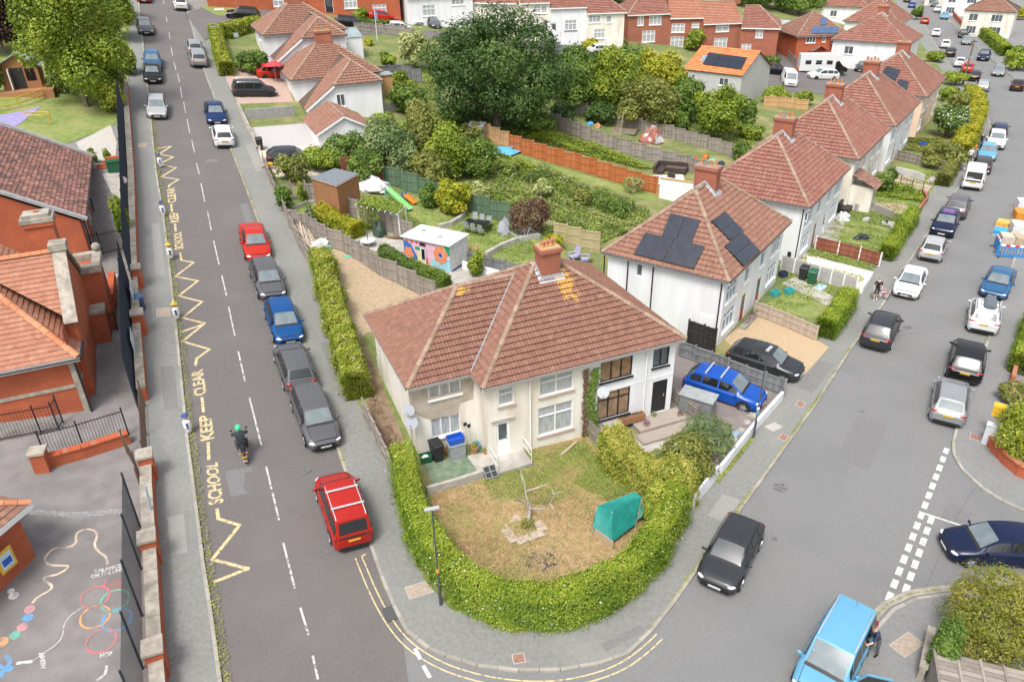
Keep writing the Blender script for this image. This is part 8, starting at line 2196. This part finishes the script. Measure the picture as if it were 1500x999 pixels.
tv =thing('climbing_vine','bright green vine spilling over the white pergola','vine',t.location); link('foliage',leaf_mesh('foliage',Pp[keep],np.tile([0,0,1.],(keep.sum(),1)),.15,L_priv,jit=1.2),tv)
heap((556,348),'dark green covered barbecue under the pergola','covered_barbecue','barbecue',(.55,.45,1.05),colour('dark_green_cover',(.05,.085,.06),.7),seed=44)
t =at((540,362),'round pale stone table top on the patio','round_table','table',67); part('table_top',MB().lathe([(.12,0),(.1,.3),(.55,.34),(.55,.4)],n=16),M_sheetw,t,30); part('pole',MB().tube([(0,0,.4),(0,0,.85)],.03,5),M_black,t)
t =at((575,352),'curved driftwood log on the patio beside the mural shed','log','log',100); part('wood',MB().tube([(-1.2,.5,.15),(-.6,0,.12),(.2,-.1,.14),(1.1,.15,.2)],[.08,.12,.12,.07],7),colour('bark_brown',(.2,.12,.07),.9),t,60)
# table, chairs, covers, dryer
t =at((700,340),'dark rectangular garden table on the lower lawn','garden_table','table',110); part('table_top',MB().bx(-1.0,1.0,-.45,.45,.7,.74),colour('dark_glass',(.02,.022,.025),.15),t)
for x in (-.9,.9):
    for y in (-.38,.38): part('leg',MB().bx(x -.03,x +.03,y -.03,y +.03,0,.7),M_black,t)
cx,cy =t.location.x,t.location.y; rz =t.rotation_euler.z
base =None
for i,(x,y,a,lab) in enumerate(((-.6,.8,0,'back row left'),(0,.8,0,'back row middle'),(.6,.8,0,'back row right'),(-.6,-.8,math.pi,'front row left'),(0,-.8,math.pi,'front row middle'),(.6,-.8,math.pi,'front row right'))):
    p =Vector((cx,cy))+Matrix.Rotation(rz,2) @ Vector((x,y)); l ='grey metal garden chair at the dark table, ' +lab
    if base is None:
        base =thing('garden_chair',l,'chair',(p.x,p.y,h(*p)+.16),rz +a,'chairs round the garden table')
        part('seat',MB().bx(-.22,.22,-.22,.22,.42,.45),M_greyb,base); part('backrest',MB().box((0,.23,.72),(.42,.03,.5),M=Matrix.Rotation(-.15,3,'X')),M_greyb,base)
        for sx in (-.2,.2):
            for sy in (-.2,.2): part('leg',MB().tube([(sx,sy,0),(sx,sy,.42)],.015,5),M_black,base)
    else:
        q =copy_tree(base); q.location =(p.x,p.y,h(*p)+.16); q.rotation_euler.z =rz +a; q['label']=l
heap((739,344),'barbecue under a pale grey cover on the lower lawn','covered_barbecue','barbecue',(.6,.45,1.1),colour('pale_grey_cover',(.36,.38,.42),.7),seed=45)
t =at((769,375),'rotary clothes line with grey netted lines on the lower lawn','rotary_dryer','clothes line',20); part('pole',MB().tube([(0,0,0),(0,0,1.7)],.03,6),M_alu,t)
for k in range(4): a =k *math.pi /2; part('arm',MB().tube([(0,0,1.1),(math.cos(a)*1.35,math.sin(a)*1.35,1.75)],.018,5),M_alu,t)
mb =MB()
for s in range(3,10):
    f =s /10; r_ =1.35*f *1.05
    for k in range(4):
        a,b =k *math.pi /2,(k +1)*math.pi /2; mb.beam((math.cos(a)*r_,math.sin(a)*r_,1.1+.65*f),(math.cos(b)*r_,math.sin(b)*r_,1.1+.65*f),.012,.012)
part('lines',mb,M_greyb,t,kind='stuff')
M_lil =colour('lilac_plastic',(.40,.37,.55),.5)
for q,a,lab in (((841,384),150,'left'),((857,388),190,'right')):
    t =at(q,'lilac slatted garden armchair behind the roof, ' +lab +' of two','garden_armchair','chair',a); part('seat',MB().bx(-.3,.3,-.3,.3,.3,.36),M_lil,t)
    for k in range(5): part('back_slat',MB().box((-.24+.12*k,.32,.75),(.1,.03,.85-abs(k -2)*.08),M=Matrix.Rotation(-.3,3,'X')),M_lil,t)
    for s in (-1,1): part('armrest',MB().bx(s *.36-.06,s *.36+.06,-.35,.35,.55,.58),M_lil,t); part('leg',MB().bx(s *.33-.03,s *.33+.03,-.3,-.24,0,.55),M_lil,t)
heap((732,226),'sky blue pool cover hump at the end of the orange fence','pool_cover','pool cover',(1.9,1.1,.4),colour('pool_blue',(.12,.45,.68),.5),seed=46)
t =at((699,206),'small grey lean to greenhouse at the pine fence end','greenhouse','greenhouse',110); part('glazing',MB().bx(-.8,.8,-.5,.5,0,1.4),M_net,t); part('roof',MB().box((0,0,1.5),(1.75,1.15,.05),M=Matrix.Rotation(.2,3,'X')),M_greyb,t)
# rattan sofa and canopy
t =at((983,256),'dark brown rattan corner sofa on pale slabs','corner_sofa','sofa',112); M_rat =colour('rattan',(.05,.033,.028),.8); part('seat',MB().bx(-1.4,1.4,.2,.95,0,.42),M_rat,t); part('seat',MB().bx(-1.4,-.65,-1.1,.198,0,.42),M_rat,t); part('backrest',MB().bx(-1.45,1.45,.952,1.15,0,.85),M_rat,t); part('backrest',MB().bx(-1.65,-1.402,-1.1,1.15,0,.85),M_rat,t); part('cushion',MB().bx(-.6,1.35,.25,.9,.421,.5),colour('brown_cushion',(.12,.08,.07),.9),t)
t =at((983,262),'low dark rattan coffee table before the corner sofa','coffee_table','table',112); part('table_top',MB().bx(-.4,.4,-.3,.3,.36,.4),M_rat,t); part('base',MB().bx(-.34,.34,-.24,.24,0,.36),M_rat,t)
t =at((965,292),'white painted garden wall panel at the solar panelled house','garden_screen','screen',119); part('panel',MB().bx(0,3.4,0,.15,-.2,1.8),M_bw,t); part('coping',MB().bx(-.05,3.45,-.04,.19,1.802,1.9),M_fnew,t)
heap((953,210),'garden frame covered with reddish brown and grey cloths','cloth_heap','cloth heap',(1.3,1.0,1.5),mat('patchy_cloth',(.30,.11,.08),(.42,.42,.44),scale=1.2,rough=.9,lo=.48,hi=.56),seed=47)
t =at((915,197),'grey timber raised bed in the back lawn','raised_bed','raised bed',112); part('frame',MB().bx(-1.3,1.3,-.5,.5,0,.4),M_fgrey,t); part('soil',MB().bx(-1.22,1.22,-.42,.42,.401,.43),M_soil,t)
t =at((907,204),'tilted pale washing prop pole beside the raised bed','washing_prop','pole',67); part('pole',MB().tube([(0,0,0),(.5,.2,2.6)],.035,5),M_fpale,t)
for q,lab,r,m_ in (((1018,238),'red toy car near the back fence',(.45,.3,.35),colour('toy_red',(.6,.08,.03),.4)),((1033,234),'orange toy truck beside the red toy car',(.4,.3,.4),colour('toy_orange',(.65,.16,.03),.4)),((1043,240),'pale green toy house block beside the orange toy truck',(.45,.4,.45),colour('toy_green',(.15,.45,.28),.4)),((1056,243),'navy and green toy heap at the end of the toy row',(.4,.3,.35),M_navy),((864,184),'blue toy sandpit under the fruit trees',(.5,.4,.25),colour('toy_blue',(.08,.35,.65),.4)),((875,188),'orange wooden play box under the fruit trees',(.5,.4,.35),colour('play_orange',(.5,.25,.1),.6)),((815,176),'blue and white cloth on the end of the long grey fence',(.6,.4,.7),colour('cloth_blue',(.2,.4,.6),.8))):
    heap(q,lab,'garden_toy','toy',r,m_,seed=int(q[0]),part_name='body')
# timber heap and rubble on the sandy plot
t =at((446,356),'pile of loose pale planks leaning by the pavement fence','plank_pile','plank pile',67); R =random.Random(5); o =Vector(t.location); inv =Matrix.Rotation(-azrot(67),3,'Z')
for k in range(16):
    a =G(432+R.uniform(-3,14),330+R.uniform(0,14)); b =G(452+R.uniform(-4,10),362+R.uniform(-4,8)); z =.2+.03*k; part('plank',MB().beam(inv @ (a -o)+Vector((0,0,z +.3)),inv @ (b -o)+Vector((0,0,z *.5)),.12,.04),M_fpale,t)
heap((471,362),'torn white rubble bags at the end of the plank pile','rubble_bag','rubble bags',(.8,.5,.45),M_sheetw,seed=51); heap((482,366),'scrap of turquoise sheet beside the rubble bags','sheet_scrap','sheet',(.35,.2,.1),colour('turquoise',(.05,.35,.4)),seed=52); heap((514,378),'strip of green netting along the stepped fence','netting','netting',(.9,.18,.08),colour('net_green',(.08,.4,.25)),seed=53)
t =at((395,250),'yellow barrow parts on the cream drive','yellow_barrow','barrow',67); part('tray',MB().ell((0,0,.4),(.45,.3,.18),8,5),colour('barrow_yellow',(.7,.4,.02),.5),t); part('handle',MB().tube([(-.6,.2,.1),(.6,.15,.5)],.03,5),M_black,t)
# front gardens of the right road
heap((1262,352),'two black rubbish sacks on the front lawn','rubbish_sack','rubbish sacks',(.75,.45,.4),colour('black_sack',(.03,.035,.045),.35),seed=54); heap((1233,324),'bulky white rubble bag at the white house front','rubble_bag','rubble bag',(.7,.55,.6),M_sheetw,seed=55)
t =at((1238,312),'black sofa left outside beside the white rubble bag','discarded_sofa','sofa',36); part('seat',MB().bx(-.9,.9,-.4,.4,0,.45),M_black,t); part('backrest',MB().bx(-.9,.9,.402,.6,0,.95),M_black,t)
heap((1201,425),'blue and white tarpaulin bundle beside the green wheelie bin','tarpaulin_bundle','tarpaulin',(.5,.35,.3),mat('blue_white',(.1,.3,.6),(.6,.65,.7),scale=5,rough=.7),seed=56)
for q,lab,m_ in (((1134,436),'teal crate at the corner of the weedy path',colour('teal_crate',(.05,.4,.42))),((1146,408),'dark blue planter box by the house front',M_navy),((1155,433),'small turquoise crate on the weedy path',colour('teal_crate',(.05,.4,.42)))): tub(q,lab,m_,.6,.45,.4)
tub((1352,216),'bright blue box on the bench of the pale garden',M_bluep,.7,.5,.4,az=126)
heap((1364,268),'grey garden ornament group beside the pink path','garden_ornament','ornament',(.5,.4,.45),M_conc,seed=57)
railing('grey ramp handrail along the garden wall at the pink path',[(1318,272),(1334,280),(1350,284)],.9,.6)
t =at((1285,330),'stone heap border of rough slabs beside the sandy front garden','rubble_border','stones',126)
for k in range(9): part('slab',MB().box((random.uniform(-1.8,1.8),random.uniform(-.5,.5),.12),(.5,.35,.2),random.uniform(0,3)),M_conc,t)
t =at((1068,486),'short grey planter trough with small shrubs along the white wall','trough','planter',36); part('trough',MB().bx(.5,4.5,-.9,-.5,0,.25),M_conc,t); P =np.column_stack([NP.uniform(.6,4.4,300),NP.uniform(-.9,-.5,300),NP.uniform(.25,.5,300)]); link('plants',leaf_mesh('plants',P,np.tile([0,0,1.],(300,1)),.1,L_brn),t)
# left houses: conservatory, canopy, shed, parasol
t =at((512,82),'glass roofed white conservatory behind the catslide house','conservatory','conservatory',67); part('wall',MB().bx(-1.5,1.5,-1.5,1.5,-.5,2.2),M_upvc,t); part('glass_roof',MB().faces([(-1.6,-1.6,2.21),(1.6,-1.6,2.21),(1.6,1.6,3.0),(-1.6,1.6,3.0)],[(0,1,2,3)]),mat('greenish_roof_glass',(.20,.27,.26),(.3,.36,.35),scale=1,rough=.15),t)
t =at((562,138),'small pine shed at the white house back garden','timber_shed','shed',67); part('wall',MB().bx(-.9,.9,-1,1,-.3,2.0),M_fnew,t); part('roof',MB().bx(-1.05,1.05,-1.1,1.1,2.002,2.1),M_greyb,t)
t =at((405,122),'red parasol folded out over the drive between the white houses','parasol','parasol',67); part('pole',MB().tube([(0,0,0),(0,0,2.2)],.03,5),M_alu,t); part('canopy',MB().lathe([(1.1,1.75),(.6,2.0),(.02,2.25)],n=8),colour('parasol_red',(.55,.05,.06),.8),t)
# playhouse and rails on the school lawn
t =at((40,132),'timber playhouse with deck and pale green roof on the school lawn','playhouse','playhouse',70,-.1); mb =MB(); mb.bx(-1.6,1.6,-1.2,1.2,-1,2.5); mb.faces([(-1.6,-1.2,2.5),(1.6,-1.2,2.5),(0,-1.2,3.4),(-1.6,1.2,2.5),(1.6,1.2,2.5),(0,1.2,3.4)],[(0,1,2),(5,4,3)]); part('wall',mb,M_wood,t)
part('roof',MB().beam((-1.95,0,2.35),(0,0,3.5),2.9,.08),colour('grey_green_felt',(.30,.36,.32),.9),t); part('roof',MB().beam((0,0,3.5),(1.95,0,2.35),2.9,.08),colour('grey_green_felt',(.30,.36,.32)),t)
part('doorway',MB().bx(-.75,.35,-1.23,-1.2,.45,2.3),M_black,t); part('window',MB().bx(.5,1.3,-1.23,-1.2,1.1,2.2),M_cglassd,t); part('deck',MB().bx(-2.1,2.6,-2.6,-1.21,-.9,.4),M_wood,t); part('open_door',MB().bx(-.8,-.72,-1.9,-1.2,.45,2.3),M_upvc,t)
t =thing('play_rail','curved yellow railing of the play slope on the school lawn','railing',G(20,160)); o =Vector(t.location); M_yr =colour('rail_yellow',(.65,.42,.03),.5)
pp =[G(*q)-o for q in ((-40,172),(0,166),(30,160),(60,150),(78,138))]
for z in (.5,1.0): part('rail',MB().tube([p +Vector((0,0,z)) for p in pp],.05,5),M_yr,t)
for p in pp: part('post',MB().tube([p,p +Vector((0,0,1.05))],.045,5),M_yr,t)
sheet('play_slope',[(-60,190),(0,172),(40,165),(62,158),(30,185),(-40,215)],.17,colour('lilac_rubber',(.30,.27,.50),.9),2)
t =thing('play_hoop','yellow climbing hoop rail beside the hall roof','railing',G(58,182)); part('rail',MB().tube([(math.cos(a)*1.1,math.sin(a)*.7,.9) for a in [k *.45 for k in range(14)]],.05,5),M_yr,t); part('post',MB().tube([(1,0,0),(1,0,.9)],.045,5),M_yr,t)
sheet('paved_slope',[(112,212),(163,186),(172,212),(170,232),(130,245)],.16,mat('pale_patterned_paving',(.36,.34,.30),(.48,.45,.41),scale=7,rough=.95),1.5)
t =at((170,250),'brick steps with pale treads above the school path','brick_steps','steps',67)
for k in range(4): part('step',MB().bx(-1.6+.35*k,1.4,.3*k,.3*k +.3,-.3,.2+.18*k),M_brick,t)
t =at((170,254),'dark green storage bin on the school path','storage_bin','bin',67); part('body',MB().bx(-.5,.5,-.35,.35,0,.8),M_greenp,t); part('lid',MB().bx(-.54,.54,-.39,.39,.802,.9),M_greenp,t)
# yellow notice on the annexe, green mat below
c =AZ(8,820,3.3); t =thing('wall_notice','yellow framed notice on the brick annexe wall','notice',c,azrot(-164.9)+math.pi); part('frame',MB().bx(-.35,.35,-.06,0,-.45,.45),M_yr,t); part('sheet',MB().bx(-.26,.26,-.065,-.061,-.34,.34),M_notice,t); part('print',MB().bx(-.2,.2,-.068,-.066,-.2,.1),M_bluep,t)
# lower right timber shed roof
t =thing('slatted_shed','low shed with grey slatted roof panels at the lower right corner','shed',G(1375,1010)); o =Vector(t.location)
a,b,d_ =(AZ(px,py,o.z +1.5)-o for px,py in ((1368,952),(1375,1012),(1520,1000)))
ex =(d_ -a); e =AZ(1505,985,o.z +1.5)-o; ex =e -a; L_ =ex.length; ex.normalize(); ey =Vector((ex.y,-ex.x,0))
mb =MB(); Mx =Matrix((ex,ey *-1,(0,0,1))).transposed()
for k in range(4):
    for j in range(9): mb =MB(); mb.box(a +ex *(L_ *(k +.5)/4)+ey *(.09+.2*j)+Vector((0,0,random.uniform(0,.02))),(L_ /4*.9,.18,.03),M=Mx); part('slat',mb,M_fgrey,t)
for k in range(5): part('batten',MB().box(a +ex *(L_ *k /4)+ey *.9+Vector((0,0,.03)),(.08,1.9,.08),M=Mx),M_fgrey,t)
part('wall',MB().box(a +ex *L_ /2+ey *.95+Vector((0,0,-.75)),(L_,1.75,1.4),M=Mx),M_fgrey,t)
# barriers and building materials on the right road
for q,az_,lab in (((1478,378),108,'blue plastic road barrier with red and white band facing down the road'),((1458,366),20,'blue plastic road barrier at the side of the material heap')):
    t =at(q,lab,'road_barrier','barrier',az_,.03); M_bar =colour('barrier_blue',(.03,.22,.55),.45); L_ =1.0 if az_ > 50 else .8
    mb =MB(); mb.bx(-L_,L_,-.03,.03,.05,.2); mb.bx(-L_,L_,-.03,.03,.78,.9); mb.bx(-L_,-L_ +.08,-.03,.03,.2,.78); mb.bx(L_ -.08,L_,-.03,.03,.2,.78); part('frame',mb,M_bar,t)
    for k in range(9): mb =MB(); x =-L_ +.2*L_ *(k +.5)*1.05; mb.bx(x,x +.07,-.025,.025,.2,.78); part('bar',mb,M_bar,t)
    for k in range(5): mb =MB(); x =-L_ *.8+k *L_ *.32; mb.bx(x,x +L_ *.32,-.04,.04,.902,1.04); part('reflector',mb,M_upvc if k % 2 == 0 else colour('barrier_red',(.6,.03,.05),.5),t)
    for s in (-1,1): part('foot',MB().bx(s *L_ *.8-.05,s *L_ *.8+.05,-.3,.3,0,.05),M_black,t)
def pallet(q,lab,m,w_=1.1,ht=.7,az=20,n=5):
    t =at(q,lab,'pallet_load','pallet',az,.03); part('pallet',MB().bx(-w_ /2,w_ /2,-.5,.5,.0,.12),M_fpale,t)
    for k in range(n): part('layer',MB().bx(-w_ /2+.03,w_ /2-.03,-.46+random.uniform(-.03,.03),.46,.122+k *ht /n,.122+(k +.94)*ht /n),m,t)
for q,lab,m_,w_ in (((1472,358),'pallet of cream boards nearest the blue barrier',colour('cream_board',(.55,.47,.38),.9),1.2),((1492,360),'pallet of buff blocks right behind the barrier',M_ply,1.2),((1488,340),'pallet of white boards in the material heap',M_sheetw,1.4),((1492,322),'orange skip of rubble in the material heap',colour('skip_orange',(.62,.25,.03),.6),1.5),((1496,306),'tall white bagged load at the right edge',M_sheetw,1.3)): pallet(q,lab,m_,w_)
for q,lab,m_ in (((1464,344),'blue folded plastic sheets by the material heap',colour('sheet_blue',(.05,.35,.65),.5)),((1468,332),'yellow plastic boards by the material heap',colour('board_yellow',(.7,.42,.08),.5))): pallet(q,lab,m_,1.2,.35,40,4)
# ================================================================== PEOPLE AND MOTORCYCLE
def figure(name,label,loc,rz,J,segs,mats_,cat='person',parts=()):
    """one continuous body: joints J {name: (x,y,z,r)}, segments (a, b, material)"""
    names =list(J); idx ={n: i for i,n in enumerate(names)}
    me =bpy.data.meshes.new('b'); me.from_pydata([J[n][:3] for n in names],[(idx[a],idx[b]) for a,b,_ in segs],[])
    o =bpy.data.objects.new('b',me); COL.objects.link(o)
    sk =o.modifiers.new('s','SKIN'); sk.use_smooth_shade =True; sb =o.modifiers.new('u','SUBSURF'); sb.levels =1
    for i,n in enumerate(names): r_ =J[n][3]; me.skin_vertices[0].data[i].radius =r_ if isinstance(r_,tuple) else (r_,r_); me.skin_vertices[0].data[i].use_root =i == 0
    dg =bpy.context.evaluated_depsgraph_get(); bm =bpy.data.meshes.new_from_object(o.evaluated_get(dg)); bpy.data.objects.remove(o)
    bm.materials.clear()
    for m in mats_: bm.materials.append(m)
    sg =[(Vector(J[a][:3]),Vector(J[b][:3]),m) for a,b,m in segs]
    for p in bm.polygons:
        c =p.center; best =None
        for a,b,m in sg:
            d =b -a; t_ =max(0,min(1,(c -a).dot(d)/max(d.length_squared,1e-9))); e =(a +d *t_ -c).length
            if best is None or e < best[0]: best =(e,m)
        p.material_index =best[1]; p.use_smooth =True
    t =thing(name,label,cat,loc,rz)
    link('body',bm,t); return t
def person_j(step=.22,arm=(.12,-.12),lean=0.0,bend=(.25,.25),sc=1.0):
    J =dict(pelvis=(0,0,.95,(.15,.11)),waist=(0,lean *.2,1.12,(.145,.105)),chest=(0,lean *.6,1.38,(.165,.115)),neck=(0,lean *.8,1.53,.055),head=(0,lean +.02,1.66,(.085,.1)),crown=(0,lean +.01,1.76,(.07,.085)))
    for s,k in ((1,'r'),(-1,'l')):
        f =step *s
        J['hip' +k]=(s *.1,0,.88,.09); J['knee' +k]=(s *.1,f *.55+.03,.5,.062); J['ank' +k]=(s *.1,f -.02,.09,.045); J['toe' +k]=(s *.11,f +.15,.035,.038)
        a =arm[0 if s > 0 else 1]
        J['sh' +k]=(s *.2,lean *.7,1.42,.062); J['el' +k]=(s *.26,lean *.7+a *.4,1.15,.045); J['wr' +k]=(s *.25,lean *.7+a *.6+bend[0 if s > 0 else 1],.95+bend[0 if s > 0 else 1]*.35,.033); J['hand' +k]=(s *.25,lean *.7+a *.6+bend[0 if s > 0 else 1]*1.25,.88+bend[0 if s > 0 else 1]*.35,.03)
    return J
def person_s(shirt=1,trousers=2,sleeve=0,shin=0,shoe=3,hair=4):
    S =[('pelvis','waist',shirt),('waist','chest',shirt),('chest','neck',0),('neck','head',0),('head','crown',hair)]
    for k in 'rl': S += [('pelvis','hip' +k,trousers),('hip' +k,'knee' +k,trousers),('knee' +k,'ank' +k,shin),('ank' +k,'toe' +k,shoe),('chest','sh' +k,shirt),('sh' +k,'el' +k,shirt),('el' +k,'wr' +k,sleeve),('wr' +k,'hand' +k,0)]
    return S
M_blk =colour('black_cloth',(.014,.014,.016),.9); M_wht =colour('white_cloth',(.7,.7,.7),.9); M_gryhair =colour('grey_hair',(.28,.25,.23),.8); M_char =colour('charcoal_cloth',(.05,.05,.055),.9)
c =G(1281,442); figure('person','man in black shirt and dark shorts walking beside the white coupe',(c.x,c.y,c.z +.12),azrot(R2)-math.pi /2+.3,person_j(.15,(.15,-.1),0,(.35,.3)),person_s(1,2,0,0,3,4),[M_skin,M_blk,M_char,M_wht,M_gryhair])
c =G(1288,440); t =thing('small_bicycle','small white and red bicycle pushed by the man in black','bicycle',(c.x,c.y,c.z +.12),azrot(100))
for x in (-.4,.4): mb =MB(); n =16; mb.tube([(x +.24*math.cos(6.283*k /n),0,.25+.24*math.sin(6.283*k /n)) for k in range(n +1)],.025,5); part('wheel',mb,M_tyre,t)
mb =MB()
for a,b in (((-.4,0,.25),(-.1,0,.55)),((-.1,0,.55),(.32,0,.55)),((.32,0,.6),(.4,0,.25)),((-.1,0,.55),(0,0,.25)),((0,0,.25),(.32,0,.55)),((-.4,0,.25),(0,0,.25)),((.3,-.22,.72),(.3,.22,.72)),((.32,0,.55),(.3,0,.72))): mb.tube([a,b],.028,5)
part('frame',mb,mat('white_red_paint',(.7,.7,.7),(.6,.06,.06),scale=3,rough=.4,lo=.5,hi=.52),t); part('saddle',MB().ell((-.12,0,.62),(.13,.07,.04),8,4),M_blk,t)
c =G(1418,242); figure('person','person in white top and black trousers walking up the pavement',(c.x,c.y,c.z +.12),azrot(R1)-math.pi /2,person_j(.22,(.2,-.2),0,(.1,.1)),person_s(1,2,1,2,3,4),[M_skin,M_wht,M_blk,M_blk,M_gryhair])
c =G(1434,219); figure('person','person in dark clothes farther up the pavement by the tall hedge',(c.x,c.y,c.z +.12),azrot(R2)-math.pi /2,person_j(.2,(.15,-.15),0,(.2,.2)),person_s(1,2,1,2,3,4),[M_skin,M_blk,M_char,M_blk,M_hairb])
heap((1428,219),'orange bag carried low beside the person in dark clothes','bag','bag',(.2,.2,.35),colour('bag_orange',(.65,.2,.03),.6),seed=77)
c =G(1277,962); t =figure('person','man in navy shirt leaning into the open door of the sky blue people carrier',(c.x,c.y,c.z +.12),math.radians(105),person_j(.1,(.5,.5),.36,(.3,.35)),person_s(1,2,0,2,3,4),[M_skin,colour('navy_shirt',(.03,.04,.09),.9),colour('grey_trousers',(.12,.12,.13),.9),M_blk,M_hairb])
# motorcycle and rider
c =G(360,676); bz =azrot(ROADAZ)-math.pi /2
gx =h(c.x +azvec(ROADAZ).x *.7,c.y +azvec(ROADAZ).y *.7)-c.z
t =thing('motorcycle','black motorcycle with yellow plate and red tail lamp riding up the left road','motorcycle',(c.x,c.y,c.z +.02),0); t.rotation_euler =(math.atan2(gx,.7),0,bz)
for y in (-.05,1.3):
    mb =MB(); n =18; mb.tube([(0,y +.26*math.cos(6.283*k /n),.3+.26*math.sin(6.283*k /n)) for k in range(n +1)],.055,6); wh =part('wheel',mb,M_tyre,t,60); part('rim',MB().lathe([(.02,-.03),(.2,-.02),(.2,.02),(.02,.03)],(0,y,.3),12,RY),M_rim,wh)
mb =MB(); mb.ell((0,.62,.55),(.17,.5,.22),10,6); mb.ell((0,.9,.8),(.15,.28,.16),10,6); part('body',mb,P_['black'],t,60)
part('seat',MB().ell((0,.3,.82),(.15,.42,.09),10,6),M_blk,t,60); part('tail',MB().ell((0,-.12,.78),(.1,.16,.08),8,5),P_['black'],t,60); part('tail_light',MB().ell((0,-.27,.76),(.08,.03,.045),8,4),M_tl,t)
part('number_plate',MB().box((0,-.33,.52),(.23,.02,.2),M=Matrix.Rotation(.35,3,'X')),M_py,t); lp =part('learner_plate',MB().box((0,-.38,.33),(.17,.015,.17),M=Matrix.Rotation(.3,3,'X')),M_upvc,t)
mb =MB(); mb.bx(-.045,-.02,-.397,-.39,.28,.38); mb.bx(-.02,.05,-.397,-.39,.28,.305); part('letter',mb,colour('plate_red',(.6,.02,.02),.5),t)
mb =MB(); mb.tube([(-.36,1.0,1.02),(-.12,1.12,1.02),(.12,1.12,1.02),(.36,1.0,1.02)],.018,6); mb.tube([(.12,1.12,1.0),(.12,1.3,.3)],.03,6); mb.tube([(-.12,1.12,1.0),(-.12,1.3,.3)],.03,6); part('handlebar',mb,M_black,t)
for s in (-1,1): mb =MB(); mb.ell((s *.36,1.05,1.2),(.08,.02,.05),8,4); mb.tube([(s *.3,1.05,1.02),(s *.36,1.05,1.2)],.01,4); part('mirror',mb,M_black,t); part('indicator',MB().ell((s *.16,-.2,.72),(.05,.03,.03),6,4),M_or,t)
J =dict(pelvis=(0,.32,.95,(.17,.14)),waist=(0,.36,1.12,(.16,.13)),chest=(0,.47,1.36,(.19,.14)),neck=(0,.53,1.52,.065),head=(0,.57,1.66,.1))
for s,k in ((1,'r'),(-1,'l')): J['hip' +k]=(s *.13,.34,.9,.1); J['knee' +k]=(s *.25,.78,.78,.075); J['ank' +k]=(s *.22,.55,.36,.055); J['toe' +k]=(s *.23,.72,.32,.045); J['sh' +k]=(s *.22,.48,1.4,.08); J['el' +k]=(s *.35,.7,1.2,.06); J['wr' +k]=(s *.34,.95,1.06,.045); J['hand' +k]=(s *.33,1.02,1.05,.042)
S =[('pelvis','waist',1),('waist','chest',1),('chest','neck',1),('neck','head',0)]
for k in 'rl': S += [('pelvis','hip' +k,2),('hip' +k,'knee' +k,2),('knee' +k,'ank' +k,2),('ank' +k,'toe' +k,3),('chest','sh' +k,1),('sh' +k,'el' +k,1),('el' +k,'wr' +k,1),('wr' +k,'hand' +k,3)]
rd =figure('person','rider in dark jacket and bright green helmet on the motorcycle',t.location,0,J,S,[M_skin,colour('dark_green_jacket',(.02,.032,.035),.8),M_char,M_blk]); rd.rotation_euler =t.rotation_euler
hm =part('helmet',MB().ell((0,.57,1.7),(.145,.165,.165),14,9),colour('helmet_green',(.05,.62,.28),.3),rd,60); part('visor',MB().ell((0,.66,1.68),(.12,.1,.07),10,6),M_cglassd,hm,60)
